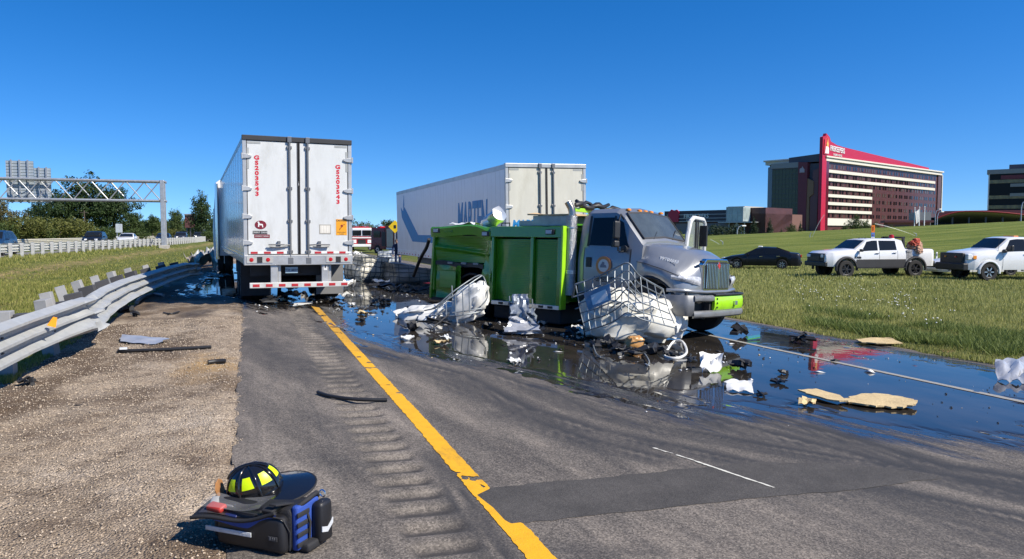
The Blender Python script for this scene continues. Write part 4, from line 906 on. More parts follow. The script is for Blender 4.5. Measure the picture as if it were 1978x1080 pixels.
for k, y in enumerate([3.4, 5.3, 7.2, 9.1, 11.0, 12.8, 14.5, 16.4, 18.3, 20.2, 22.1, 24, 26, 28]):
    x0, zt, tl = rp(y); g = float(zg(x0, y)); o = obj('post', pb_, None, Gd, (x0 - .38 - .3 * tl, y, g - .05)); o.rotation_euler = (.06 * (k % 3 - 1) * (k > 4), -tl * .6, .1 * ((k * 7) % 5 - 2) * (k > 4))
    o = obj('spacer_block', bb, None, Gd, (x0 - .145 - .2 * tl, y, g + .56)); o.rotation_euler = (0, -tl * .6, .1 * ((k * 3) % 5 - 2) * (k > 4))
q_ = A(89, 624, 9.35); rf = MB(); rf.prism([(-.055, -.03), (.045, -.065), (.065, .06), (.02, .075)], -.004, .004, 'y'); o = rf.build('reflector', mat('reflector_orange', (.85, .30, .01), .4), Gd, (q_.x + .06, q_.y, q_.z), .5)
# crumpled end of the rail and the metal wrapped round it
def crumple(name, label, cat, m, c, size, seed, amp=.35, nu=14, nv=10, rz=0.0, fold=3.0, group=None, th=.006, tilt=(0, 0), parent=None):
    """a torn sheet folded at random: real thin metal with thickness"""
    def P(u, v, s):
        a, b = (u - .5) * size[0], (v - .5) * size[1]; n = mnoise.noise(Vector((u * fold + seed, v * fold, seed * 1.7))); n2 = abs(mnoise.noise(Vector((u * fold * 2.1, v * fold * 2.1 + seed, 3)))) - .2
        z = (n * 1.3 + n2 * .9) * amp * size[2] + tilt[0] * a + tilt[1] * b; da = mnoise.noise(Vector((v * 3 + seed, u * 2, 9))) * size[0] * .16; db = mnoise.noise(Vector((u * 3, seed + v * 2, 19))) * size[1] * .2
        return (a + da, b + db, z + s)
    mb = MB(); mb.grid(lambda u, v: P(u, v, th), nu, nv); mb.grid(lambda u, v: P(u, v, -th), nu, nv)
    zs = min(p[2] for p in mb.v)
    mb.v = [(p[0], p[1], p[2] - zs + .008) for p in mb.v]
    o = mb.build(name, m, parent, c, rz, smooth=22)
    return tag(o, label, cat, group) if label else o
tanw = mat('wet_tan_metal', (.40, .34, .26), .45, metal=.3, var=.3, scale=2, dirt=(.10, .08, .06))
foil = mat('torn_metal', (.46, .47, .49), .36, metal=.4, var=.2, scale=3, bump=.3, bscale=6)
q_ = G(392, 520); crumple('scrap_metal', 'crushed tan and grey sheet metal heap at the guardrail end beside the trailer', 'debris', tanw, (q_.x, q_.y, q_.z), (1.3, 2.2, 1.0), 3.1, .5, rz=.3)
q_ = G(412, 516); crumple('scrap_metal', 'twisted silver rail scrap against the trailer wheels at the guardrail end', 'debris', railm, (q_.x - .3, q_.y + 1.2, q_.z), (1.0, 2.6, 1.0), 8.4, .55, rz=-.2)

# ---------------------------------------------------------------- guardrails of the opposite road
def far_rail(name, label, off, y0, y1, face, m, ztop, pm, step=1.9, prof=THRIE, wd=.2):
    T = thing(name, label, 'guardrail', (0, 0, 0)); ys_ = np.concatenate([np.arange(y0, min(y1, 140), 2.0), np.arange(140, y1, 6)])
    R1 = [[Vector((xr(y) + off + face * (o + .16), y, .22 + ztop - .506 + z)) for o, z in prof] + [Vector((xr(y) + off + face * (o + .15), y, .22 + ztop - .506 + z)) for o, z in prof[::-1]] for y in ys_]
    MB().rings(R1).build('rail_beam', m, T, smooth=28); me = MB().box((0, 0, 0), (wd * .8, wd, ztop + .45)).mesh('post'); me.materials.append(pm)
    for y in np.arange(y0, y1, step): obj('post', me, None, T, (float(xr(y)) + off, y, .22 + (ztop + .45) / 2 - .42))
    return T
far_rail('guardrail', 'pale guardrail on many posts along the near edge of the opposite carriageway', .0, 36, 185, -1, mat('rail_pale', (.60, .60, .56), .5, metal=.2, var=.1), .88, mat('post_pale', (.42, .42, .41), .7, var=.15), 1.9)
far_rail('guardrail', 'cream guardrail on the far edge of the opposite carriageway before the trees', -13.6, 52, 260, 1, mat('rail_cream', (.56, .53, .42), .6, var=.12), .84, mat('post_brown', (.20, .16, .11), .9), 2.6)

# ---------------------------------------------------------------- overhead sign truss
Gt = thing('sign_gantry', 'overhead steel sign truss on a double leg spanning the opposite carriageway', 'gantry', (-9.0, 91.2, .1))
zt_, zb_ = 7.25, 5.15; Ls = -30.0
for y in (-.7, .7):
    for z in (zt_, zb_): MB().tube([(.6, y, z), (Ls, y, z + .02)], .13, 8).build('chord', steel, Gt, smooth=60)
nb = 18; stp = (-Ls) / nb
dm = {}
def brace(a, b, r=.065): MB().tube([a, b], r, 6).build('brace', steel, Gt, smooth=60)
for k in range(nb):
    x0, x1 = -k * stp, -(k + 1) * stp; up = k % 2 == 0
    brace((x0, -.7, zt_ if up else zb_), (x1, -.7, zb_ if up else zt_)); brace((x0, .7, zb_ if up else zt_), (x1, .7, zt_ if up else zb_))
    brace((x0, -.7 if up else .7, zt_), (x1, .7 if up else -.7, zt_), .05); brace((x0, -.7 if up else .7, zb_), (x1, .7 if up else -.7, zb_), .05)
for y in (-.75, .75): MB().box((.25, y, 3.6), (.42, .30, 7.6)).build('leg', steel, Gt, bevel=.03)
for k in range(5): brace((.25, -.7 if k % 2 else .7, .6 + k * 1.15), (.25, .7 if k % 2 else -.7, 1.75 + k * 1.15), .06)
MB().box((.25, 0, .05), (.9, 2.4, .5)).build('footing', mat('concrete', (.36, .34, .30), .9, var=.15), Gt, bevel=.03)
sb = mat('sign_back', (.36, .40, .43), .5, metal=.35, var=.08)
def sign_back(label, x0, x1, z0, z1):
    S = thing('road_sign', label, 'sign', (-9.0, 92.25, .1), 0, 'sign backs on the gantry'); n = int((z1 - z0) / .30); dz = (z1 - z0) / n
    me = MB().box((0, 0, 0), (x1 - x0, .05, dz * .86)).mesh('panel_slat'); me.materials.append(sb)
    for k in range(n): obj('panel_slat', me, None, S, ((x0 + x1) / 2, .2, z0 + dz * (k + .5)))
    m2 = MB(); m2.box(((x0 + x1) / 2, .26, (z0 + z1) / 2), (x1 - x0, .04, z1 - z0)); m2.build('sign_face', mat('sign_green', (.01, .12, .06), .5), S)
    for t in (.2, .5, .8) if x1 - x0 > 2.2 else (.3, .75): MB().box((x0 + (x1 - x0) * t, .1, (z0 + z1) / 2), (.14, .18, z1 - z0 + .2)).build('stiffener', steel, S)
def xa(px, Y=92.45): k = (px - 989) / FPX; return Y * (k * RV.x - RV.y) / (RV.x - k * FH.x) + 9.0
sign_back('taller left sign back of grey slats above the truss', xa(18), xa(71.4), 4.9, 9.25); sign_back('lower right sign back of grey slats on the truss', xa(72), xa(104), 4.9, 8.55)
# small signs and billboard
b = A(230, 448, 96); S = thing('road_sign', 'small pale rectangular road sign on two posts behind the white sports car', 'sign', (b.x, b.y, .2), -YAW)
MB().box((0, 0, topz(441, 96) - .2), (.85, .04, 1.1)).build('panel', mat('sign_pale', (.58, .62, .62), .5), S, bevel=.01)
for x in (-.28, .28): MB().box((x, .06, 1.1), (.08, .08, 2.6)).build('post', steel, S)
b = A(391, 450, 150); S = thing('road_sign', 'small white road sign near the tall dark tree', 'sign', (b.x, b.y, .2), -YAW); MB().box((0, 0, topz(449, 150) + .2), (.95, .05, 1.3)).build('panel', whitem, S, bevel=.01); MB().box((0, .08, .9), (.12, .1, 2.6)).build('post', steel, S)
b = A(367, 450, 165); S = thing('billboard', 'reddish brown billboard on a lattice behind the far cars', 'billboard', (b.x, b.y, .2), -YAW - .1)
MB().box((0, 0, topz(427, 165) - .2), (2.1, .3, 2.9)).build('panel', mat('billboard_red', (.16, .06, .055), .6, var=.3, scale=1.5, two=(.24, .10, .09)), S); MB().box((0, -.25, topz(427, 165) + 1.2), (2.1, .15, .3)).build('header', mat('billboard_grey', (.3, .28, .28), .6), S)
for x in (-.8, 0, .8): MB().box((x, .2, 1.3), (.18, .18, 2.8)).build('post', slate, S)
b = A(164, 450, 118); S = thing('utility_pole', 'slim wooden pole between the olive bushes', 'pole', (b.x, b.y, 0)); MB().cyl((0, 0, 0), (0, 0, topz(407, 118)), .12, .08, 8).build('pole', bark, S); MB().box((0, 0, topz(411, 118)), (1.3, .1, .1), Matrix.Rotation(-YAW, 3, 'Z')).build('crossarm', bark, S)
# ---------------------------------------------------------------- box trailers: rear faces the viewer; local x runs forward from the rear sill, y to its left
LEN, TW, TH, FL = 16.15, 2.6, 4.11, 1.22
dooru = mat('door_white', (.60, .61, .60), .34, var=.06, scale=1.2, dirt=(.42, .42, .39), dscale=1.3, damt=.65, stretch=(1, 1.7, .6))
dooro = mat('door_cream', (.56, .54, .46), .45, var=.08, scale=1.5, dirt=(.40, .37, .29), dscale=1.6, damt=.6, stretch=(1, 1.6, .5))
sidew = mat('side_white', (.62, .64, .66), .14, coat=.3, var=.05, scale=.5); sideg = mat('side_grey', (.80, .80, .80), .42, var=.08, scale=1.2, dirt=(.40, .36, .31), dscale=.9, damt=.45, stretch=(.5, .5, .25))
frame_ = mat('frame_alu', (.48, .48, .47), .42, metal=.5, var=.1, dirt=(.28, .26, .23)); gask = mat('gasket', (.03, .03, .032), .6); rod = mat('lock_rod', (.20, .20, .20), .4, metal=.5)
tapr = mat('tape_red', (.42, .025, .03), .4); tapw = mat('tape_white', (.70, .70, .68), .4); redl = mat('letter_red', (.52, .012, .03), .5); mart = mat('letter_blue', (.004, .19, .45), .5); under = mat('underbody', (.020, .020, .022), .7, var=.3)
def trailer(name, label, loc, rz, door, side, header, wheels_x, sink=0.0):
    T = thing(name, label, 'trailer', (loc[0], loc[1], loc[2] - sink), rz); hw = TW / 2
    # walls: panel by panel with proud posts between
    npan = 13; pl = LEN / npan; me = MB().box((0, 0, 0), (pl - .035, .035, TH - FL - .20)).mesh('side_panel', bevel=.006); me.materials.append(side)
    zc = (FL + TH) / 2 - .07
    for sg in (1, -1):
        for k in range(npan): obj('side_panel', me, None, T, (pl * (k + .5), sg * (hw - .02), zc))
        rb = MB()
        for k in range(npan + 1): rb.box((min(max(pl * k, .03), LEN - .03), sg * (hw - .022), zc), (.05, .034, TH - FL - .19))
        for k in range(npan):
            for j in (1, 2): rb.box((pl * k + pl * j / 3, sg * (hw - .016), zc), (.012, .034, TH - FL - .21))
        rb.build('seam', side, T)
        MB().box((LEN / 2, sg * (hw - .035), TH - .10), (LEN, .07, .15)).build('top_rail', frame_, T, bevel=.012)
        MB().box((LEN / 2, sg * (hw - .035), FL - .07), (LEN, .08, .26)).build('bottom_rail', side, T, bevel=.012)
        rv = MB()
        for x in np.arange(.3, LEN, .35): rv.box((x, sg * (hw + .008), FL - .03), (.035, .012, .035))
        rv.build('rivets', alu, T)
    MB().box((LEN / 2, 0, TH - .03), (LEN, TW - .12, .05)).build('roof', mat('roof_white', (.6, .6, .6), .5), T)
    MB().box((LEN / 2, 0, FL - .12), (LEN - .1, TW - .14, .14)).build('floor', under, T); MB().box((LEN - .03, 0, zc), (.05, TW - .1, TH - FL - .2)).build('front_wall', side, T)
    # rear frame and doors
    for sg in (1, -1): MB().box((-.03, sg * (hw - .045), (FL + TH) / 2), (.12, .09, TH - FL)).build('rear_post', frame_, T, bevel=.008)
    MB().box((-.035, 0, TH - .055), (.15, TW + .01, .12)).build('header', header, T, bevel=.01)
    MB().box((-.04, 0, FL - .105), (.20, TW, .25)).build('rear_sill', frame_, T, bevel=.012)
    z0, z1 = FL + .035, TH - .125
    for sg in (1, -1):
        D = MB().box((-.055, sg * (hw - .09) / 2 + sg * .006, (z0 + z1) / 2), (.06, (hw - .09) - .018, z1 - z0)).build('door', door, T, bevel=.012)
        MB().box((-.088, sg * .022, (z0 + z1) / 2), (.012, .026, z1 - z0)).box((-.082, sg * (hw - .098), (z0 + z1) / 2), (.012, .022, z1 - z0)).build('door_seal', gask, D)
        y = sg * .215; MB().cyl((-.115, y, FL - .16), (-.115, y, TH - .02), .028, n=10).build('lock_rod', rod, D, smooth=50)
        k_ = MB()
        for z in (FL + .10, FL + .85, FL + 1.65, TH - .25): k_.box((-.10, y, z), (.05, .12, .07))
        k_.box((-.10, y, FL - .12), (.09, .13, .16)); k_.box((-.10, y, TH - .06), (.09, .10, .14)); k_.build('rod_guide', rod, D, bevel=.008)
        h = MB(); h.tube([(-.12, y, FL + .26), (-.16, y + sg * .15, FL + .27), (-.16, y + sg * .52, FL + .27)], .018, 6); h.tube([(-.12, y + sg * .1, FL + .22), (-.15, y + sg * .35, FL + .21), (-.15, y + sg * .50, FL + .22)], .014, 6); h.box((-.11, y + sg * .27, FL + .28), (.05, .07, .16)); h.build('door_handle', rod, D, bevel=.004)
        for z in (FL + .32, FL + .95, FL + 1.62, TH - .50):
            hm = MB(); hm.prism([(sg * (hw + .012), z - .055), (sg * (hw + .012), z + .055), (sg * (hw - .12), z + .05), (sg * (hw - .21), z + .022), (sg * (hw - .21), z - .022), (sg * (hw - .12), z - .05)], -.125, -.086, 'x'); hm.cyl((-.11, sg * (hw + .012), z - .07), (-.11, sg * (hw + .012), z + .07), .022); hm.build('hinge', frame_, D, bevel=.006)
        MB().box((-.0875, sg * (hw - .27), z1 - .045), (.006, .30, .05)).box((-.0875, sg * (hw - .125), z1 - .42), (.006, .05, .50)).build('grey_tape', mat('tape_grey', (.33, .34, .33), .5), D)
    return T
def rear_gear(T, sill_tape=True):
    hw = TW / 2
    for sg in (1, -1):
        for k, dy in enumerate((.17, .55)):
            L_ = MB().lathe([(.0, -.165), (.045, -.160), (.058, -.14)], 16, (0, 0, 0), 'x'); L_.build('taillight', redlens, T, (0, sg * (hw - dy), FL - .095), smooth=50)
        MB().box((-.142, sg * (hw - .36), FL - .095), (.02, .60, .15)).build('lamp_recess', mat('lamp_plate', (.40, .40, .38), .5), T); MB().box((-.150, sg * (hw - .36), FL - .095), (.02, .12, .14)).build('lamp_box', under, T)
    if sill_tape:
        for k in range(8):
            y = hw - .24 - k * .302
            if abs(y) < .18: continue
            MB().box((-.0895, y, FL + .075), (.008, .155, .05)).build('red_tape', tapr, T); MB().box((-.0893, y - .15, FL + .075), (.008, .14, .05)).build('white_tape', tapw, T)
    g = MB(); g.box((-.10, 0, .50), (.11, 2.36, .13)); g.build('underride_guard', mat('guard_paint', (.55, .55, .53), .5, dirt=(.3, .28, .25), damt=.5), T, bevel=.012)
    for k in range(8): MB().box((-.158, 1.03 - k * .302, .50), (.006, .155, .065)).build('guard_tape', tapr, T)
    for y in (.60, -.62): MB().box((-.02, y, .82), (.14, .17, .56)).box((.02, y - .13, .82), (.05, .07, .54)).build('guard_upright', frame_, T, bevel=.01)
def bogie(T, xs_, sunk=0.0, r=.50):
    for x in xs_:
        MB().cyl((x, -1.0, r + sunk), (x, 1.0, r + sunk), .07).build('axle', under, T)
        for sg in (1, -1):
            for y in (1.14, .83): wheel(T, x, sg * y, r + sunk, r, .27, alu if y > 1 else frame_, sg, 8, rr=.55)
    MB().box((np.mean(xs_), 0, .86), (2.6, 1.0, .36)).build('bogie_frame', under, T); MB().box((np.mean(xs_) + .9, 0, .62), (.9, 1.5, .62)).build('spring_hanger', under, T)
    for sg in (1, -1): MB().box((min(xs_) - .75, sg * .95, .58), (.015, .72, .86)).build('mud_flap', under if sg > 0 else mat('flap_grey', (.17, .17, .17), .8), T)
tl = A(470, 500, 18.15); ang = math.atan2(FH.y, FH.x) + math.atan((989 - 376) / FPX)
rearc = Vector((tl.x, tl.y, 0)) - Vector((-math.sin(ang), math.cos(ang), 0)) * (TW / 2)
T1 = trailer('semi_trailer', 'white box trailer with red vertical numbers on its rear doors, nearest the guardrail', (rearc.x, rearc.y, -.03), ang, dooru, sidew, gask, (3, 4.3))
T1.rotation_euler = (R_(.35), 0, ang)
rear_gear(T1); bogie(T1, (2.0, 3.25))
RB, RU = (0, -1, 0), (0, 0, 1)
for sg, zt in ((1, 3.58), (-1, 3.43)):
    for k, ch in enumerate('GS203543'): text(ch, .135, redl, T1, (-.0865, sg * .975 + (.02 if sg < 0 else 0), zt - k * .124), RB, RU, ext=.0015, sx=1.25, bold=.007)
def disc(name, m, parent, c, ry, rz_, th=.003, n=28): return MB().lathe([(.0, -th), (1, -th), (1, 0)], n, axis='x').build(name, m, parent, c) if False else _disc(name, m, parent, c, ry, rz_, th, n)
def _disc(name, m, parent, c, ry, rz_, th, n):
    mb = MB(); mb.prism([(ry * math.cos(2 * math.pi * k / n), rz_ * math.sin(2 * math.pi * k / n)) for k in range(n)], -th, th, 'x'); return mb.build(name, m, parent, c)
wine = mat('decal_wine', (.17, .012, .022), .4); dk = mat('decal_dark', (.035, .035, .038), .4)
dec = disc('round_decal', wine, T1, (-.087, .905, 1.97), .135, .105)
MB().prism([(.06, -.05), (.035, -.05), (.03, -.01), (-.03, -.01), (-.04, -.06), (-.06, -.06), (-.05, .02), (.02, .03), (.035, .075), (.06, .08), (.075, .06), (.055, .05)], -.0025, .0015, 'x').build('dog_silhouette', tapw, dec, (-.002, 0, 0))
MB().box((-.0868, .92, 1.785), (.004, .34, .08)).build('nameplate', dk, T1); text('GREAT DANE', .058, tapw, T1, (-.0895, .92, 1.785), RB, RU, ext=.001)
MB().box((-.0868, .875, 1.695), (.004, .36, .085)).build('nameplate', wine, T1); text('EVEREST SERIES', .045, tapw, T1, (-.0895, .875, 1.695), RB, RU, ext=.001)
yel = mat('caution_yellow', (.76, .33, .012), .45)
MB().box((-.0868, -1.035, 1.93), (.004, .27, .40)).build('caution_sign', yel, T1); text('CAUTION', .058, dk, T1, (-.0895, -1.035, 2.095), RB, RU, ext=.001, bold=.002)
text('WIDE RIGHT', .038, dk, T1, (-.0895, -1.035, 1.80), RB, RU, ext=.001); text('TURNS', .038, dk, T1, (-.0895, -1.035, 1.755), RB, RU, ext=.001)
ar = MB(); ar.tube([(-.0895, -.99, 1.865), (-.0895, -1.0, 1.90), (-.0895, -1.03, 1.925), (-.0895, -1.06, 1.95)], .010, 4); ar.build('arrow', mat('sign_dark_red', (.25, .03, .01), .5), T1)
disc('arrow_head', mat('sign_dark_red', (.25, .03, .01), .5), T1, (-.0885, -1.045, 1.965), .032, .03); disc('arrow_head', mat('sign_dark_red', (.25, .03, .01), .5), T1, (-.0885, -1.10, 1.995), .014, .014)
MB().box((-.0868, -.63, 1.875), (.004, .29, .24)).build('placard', mat('placard_frame', (.34, .32, .28), .5), T1); MB().box((-.0905, -.63, 1.875), (.003, .245, .19)).build('placard_sheet', mat('placard_sheet', (.66, .63, .56), .7), T1)
for k in range(4): MB().box((-.0925, -.53 - k * .065, 1.875), (.002, .004, .18)).build('placard_line', mat('placard_frame', (.34, .32, .28), .5), T1)
pl_ = MB().box((.02, .18, .86), (.012, .30, .15)).build('license_plate', mat('plate_blue', (.30, .42, .50), .5), T1, bevel=.004); text('T25 882Y', .075, dk, T1, (.010, .18, .855), RB, RU, ext=.001, bold=.001)
MB().box((-.0935, -.625, .93), (.004, .085, .16)).build('small_label', tapw, T1); MB().box((-.0965, -.625, .945), (.003, .035, .07)).build('label_mark', dk, T1)
MB().box((.35, .18, .86), (.05, 1.9, .3)).build('cross_member', under, T1)
# landing gear and fuel tank under it
for sg in (1, -1): MB().box((12.6, sg * .8, .7), (.14, .14, .9)).box((12.6, sg * .8, .18), (.3, .3, .05)).build('landing_leg', under, T1)
fr = T1.matrix_basis
# tractor of the first trailer, jackknifed against the rail
a2 = ang - R_(5); cr_ = A(411, 350, 33.2)
nose = Vector((cr_.x, cr_.y, 0)) - Vector((math.cos(a2), math.sin(a2), 0)) * .6 - Vector((-math.sin(a2), math.cos(a2), 0)) * 1.2
TR = thing('semi_tractor', 'white road tractor with tall sleeper between guardrail and the first trailer', 'truck', (nose.x, nose.y, float(zg(nose.x, nose.y))), a2)
LT = Loft(dict(w=[(5.9, .9), (5.6, 1.05), (3.9, 1.15), (3.3, 1.22), (.65, 1.24), (.6, 1.2)], top=[(5.9, 1.5), (5.8, 1.75), (4.3, 2.0), (3.7, 2.95), (2.6, 3.75), (1.2, 4.05), (.62, 4.08), (.6, 4.0)], belt=[(5.9, 1.4), (4.2, 1.9), (.6, 2.6)], zb=.75, axles=[(4.9, .62, .52)], tumble=.07, round=.12))
LT.body().build('body', pwhite, TR, smooth=35); LT.screen('windshield', carglass, TR, 4.25, 3.72)
for sg in (1, -1): LT.window('side_window', carglass, TR, 3.85, 3.0, 3.6, 3.0, sg, .1, .45); MB().box((2.0, sg * 1.27, 2.7), (.5, .03, .3)).build('sleeper_window', carglass, TR); wheel(TR, 4.9, sg * 1.05, .5, .5, .3, alu, sg, 8, rr=.55)
for sg in (1, -1): MB().cyl((.45, sg * 1.05, .6), (.45, sg * 1.05, 3.9), .08, n=10).build('exhaust_stack', chrome, TR, smooth=50); MB().cyl((2.6, sg * .95, .65), (1.2, sg * .95, .65), .3, n=16).build('fuel_tank', alu, TR, smooth=50)
for x in (1.5, 2.8):
    for sg in (1, -1):
        for y in (.98, .68): wheel(TR, x, sg * y, .5, .5, .27, alu, sg, 8, rr=.55)
MB().box((2.6, -.1, .85), (6.0, .9, .3)).build('chassis', under, TR)

# second trailer, rear lit, its name in slanted blue letters
tl = A(978, 470, 22.25); ang2 = math.atan2(FH.y, FH.x) + YAW - R_(90) + R_(90) - 0
ang2 = R_(90.6); rc = Vector((tl.x, tl.y, 0)) - Vector((-math.sin(ang2), math.cos(ang2), 0)) * (TW / 2)
T2_ = trailer('semi_trailer', 'dirty white trailer with slanted blue lettering and chevron on its side, behind the green truck', (rc.x, rc.y, float(zg(rc.x, rc.y)) - .02), ang2, dooro, sideg, frame_, (3, 4.3))
rear_gear(T2_); bogie(T2_, (2.4, 3.65)); T2_.rotation_euler = (R_(-.9), 0, ang2)
SB = (-1, 0, 0)
text('MARTEN', 1.75, mart, T2_, (3.45, TW / 2 + .006, 2.42), SB, RU, ext=.002, shear=.22, sx=.50, bold=.05, space=1.0)
text('MARTEN', .32, mart, T2_, (-.0865, .55, 2.32), RB, RU, ext=.002, shear=.2, sx=.9, bold=.012)
hw = TW / 2
def sidepoly(pts, m, name): MB().prism(pts, hw - .0, hw + .008, 'y').build(name, m, T2_)
sidepoly([(14.27, 3.29), (11.5, 1.98), (7.5, 1.98), (7.5, 1.66), (12.65, 1.68), (14.9, 2.81), (15.1, 3.3), (14.62, 3.1)], mart, 'chevron'); sidepoly([(14.35, 3.85), (14.3, 3.36), (14.6, 3.16)], mart, 'chevron_tip')
trw = MB()
for k in range(26): trw.box((.5 + k * .61, hw + .006, FL - .12), (.16, .008, .05))
trw.build('red_tape', tapr, T2_)
MB().box((10.5, .9, .95), (5.5, .1, .5)).build('side_skirt', mat('skirt_dark', (.06, .06, .065), .6), T2_)
# ---------------------------------------------------------------- crashed service truck: silver conventional cab, green utility body
silver = mat('silver_paint', (.235, .245, .26), .30, metal=.35, coat=.7, var=.06, scale=2, dirt=(.22, .22, .21), dscale=3, damt=.35)
green = mat('green_paint_shaded', (.062, .25, .009), .22, coat=.7, var=.10, scale=1.5, dirt=(.022, .075, .008), dscale=2.5, damt=.4)  # shaded tone of the truck's one lime green paint, shade put into the colour
green_lit = mat('green_paint_lit', (.32, .66, .012), .35, coat=.4, var=.06, scale=4, dirt=(.22, .36, .02), dscale=6, damt=.5)  # sunlit tone of that same paint, for faces turned to the sun
shut = mat('green_shutter_shaded', (.055, .23, .008), .30, metal=.0, coat=.4, var=.15, scale=2)  # shutters painted in the shaded tone as well
wgl = mat('windshield_glass', (.060, .072, .074), .05, spec=.7, var=.25, scale=3); greybump = mat('grey_bumper', (.20, .205, .21), .45, metal=.3, var=.1, dirt=(.10, .10, .10))
hx, hy = RV * .743 + FH * -.669, None; tr_ang = math.atan2(hx.y, hx.x)
ax0 = Vector((8.05, 12.98, 0)); gz = float(zg(ax0.x, ax0.y))
S = thing('service_truck', 'wrecked silver service truck with crushed bright green utility body, facing right', 'truck', (ax0.x, ax0.y, gz + .02), tr_ang); S.rotation_euler = (R_(-2.4), R_(.3), tr_ang)
CB = dict(w=[(-.30, .93), (-.62, 1.0), (-1.55, 1.02), (-1.78, .98)], top=[(-.30, 1.79), (-.33, 1.83), (-.77, 2.36), (-.96, 2.45), (-1.6, 2.44), (-1.73, 2.38), (-1.78, 2.2)], belt=[(-.3, 1.64), (-1.78, 1.66)], zb=.74, axles=[], tumble=.15, round=.09, crown=.05)
L = Loft(CB); cab = L.body().build('cab', silver, S, smooth=35)
L.screen('windshield', wgl, S, -.345, -.755, .012)
for a_, b_ in ((-.332, -.356), (-.745, -.772)): L.screen('windshield_seal', gask, S, a_, b_, .016)
for sg in (-1, 1): MB().tube([Vector(L.top(x, sg * 1.0, .014)) for x in (-.34, -.5, -.65, -.76)], .016, 5).build('windshield_seal', gask, S)
for y_ in (-.45, .25): MB().tube([(-.335, y_, 1.86), (-.42, y_ + .22, 1.98), (-.50, y_ + .42, 2.07)], .010, 5).build('wiper', black, S)
def lowp(x, t, sg, off):
    h = L.half(x); (a, b) = (Vector(h[4]), Vector(h[5])) if t < .55 else (Vector(h[5]), Vector(h[6])); u = t / .55 if t < .55 else (t - .55) / .45
    p = a.lerp(b, u); return (x, sg * (p.y + off), p.z)
for sg in (-1, 1):
    L.window('side_window', carglass, S, -1.50, -.98, -1.48, -.98, sg, .06, .86, .012); L.window('vent_window', carglass, S, -.93, -.56, -.93, -.76, sg, .06, .84, .012)
    wfm = MB()
    for xa_, xb_ in ((-1.56, -1.515), (-.975, -.94)): wfm.grid(lambda u, v: L.side(xa_ + (xb_ - xa_) * u, .03 + .88 * v, sg, .016), 1, 4)
    wfm.build('window_frame', black, S)
dr = MB(); dr.grid(lambda u, v: lowp(-1.60 + 1.06 * u, .05 + .93 * v, -1, .014), 6, 6); D1 = dr.build('door', silver, S, smooth=40)
gp_ = MB(); e_ = .02
for xa_, xb_, ta, tb in ((-1.625, -1.605, .04, .99), (-.535, -.515, .04, .99), (-1.625, -.515, .015, .04)): gp_.grid(lambda u, v: lowp(xa_ + (xb_ - xa_) * u, ta + (tb - ta) * v, -1, .006), 2, 4)
gp_.build('door_gap', gask, S)
MB().box((-1.47, -1.045, 1.36), (.13, .03, .20)).build('door_handle', black, D1, bevel=.02)
yd = -1.052
def ringm(r0, r1, m, name, cx, cz, y, parent): mb = MB(); mb.prism([(r1 * math.cos(2 * math.pi * k / 32), r1 * math.sin(2 * math.pi * k / 32)) for k in range(32)], y - .002, y + .002, 'y'); return mb.build(name, m, parent, (cx, 0, cz))
em = ringm(0, .185, mat('seal_orange', (.52, .20, .06), .5), 'round_emblem', -1.10, 1.30, yd + .004, D1); ringm(0, .125, mat('seal_white', (.55, .54, .50), .5), 'emblem_disc', 0, 0, yd, em)
MB().prism([(-.08, -.04), (.08, -.04), (.06, .01), (.02, .02), (.03, .06), (-.02, .08), (-.05, .03), (-.07, .01)], yd - .005, yd - .001, 'y').build('emblem_mark', mat('emblem_grey', (.16, .17, .2), .5), em)
FR, FU = (1, 0, 0), (0, 0, 1)
text('USDOT 1077', .095, black, D1, (-1.05, yd - .002, 1.045), FR, FU, ext=.002, bold=.003); text('24', .12, black, S, (-.72, -1.03, 1.60), FR, FU, ext=.002)
# roof lamps
for k, y in enumerate((-.62, -.22, 0, .22, .62)): MB().lathe([(.055, 0), (.05, .035), (.0, .05)], 10, (-.84, y, 2.415)).build('roof_lamp', amber, S, smooth=50)
# hood with fenders, arches cut over the front wheels
def hd(tb, x): return float(np.interp(x, [a for a, b in tb], [b for a, b in tb]))
ZT = [(-.36, 1.78), (.0, 1.735), (.4, 1.65), (.62, 1.55), (.74, 1.47), (.78, 1.38)]; WC = [(-.36, .80), (.3, .68), (.78, .50)]; WS = [(-.36, 1.0), (-.1, 1.10), (.3, 1.15), (.52, 1.12), (.68, 1.0), (.76, .80), (.78, .66)]; ZS = [(-.36, 1.44), (0, 1.40), (.4, 1.30), (.6, 1.20), (.78, 1.06)]
def hsec(x):
    zt, wc, ws, zs = hd(ZT, x), hd(WC, x), hd(WS, x), hd(ZS, x); za = .74
    if abs(x) < .62: za = max(za, .52 + math.sqrt(.62 ** 2 - x * x))
    za = min(za, zs - .10)
    h = [(x, 0, .8), (x, .52, .8), (x, .56, za), (x, ws - .01, za), (x, ws, za + .03), (x, ws, (za + zs) / 2), (x, ws - .02, zs - .05), (x, ws - .12, zs + .04), (x, (ws + wc) / 2 - .05, (zs + zt) / 2 - .03), (x, wc, zt - .06), (x, wc * .8, zt - .015), (x, wc * .4, zt + .012), (x, 0, zt + .02)]
    return h + [(a, -b, c) for a, b, c in h[-2:0:-1]]
xs_h = sorted(set(np.round(list(np.linspace(-.36, .78, 30)) + [.62 * math.cos(t) for t in np.linspace(.06, math.pi - .06, 12)], 3)))
xs_h = [x for x in xs_h if -.36 <= x <= .78]
Hd = MB().rings([hsec(x) for x in xs_h]).build('hood', silver, S, smooth=38)
MB().tube([(-.36, -1.012, 1.40), (-.1, -1.115, 1.375), (.3, -1.16, 1.28), (.62, -1.11, 1.17)], .008, 4).build('hood_seam', gask, Hd)
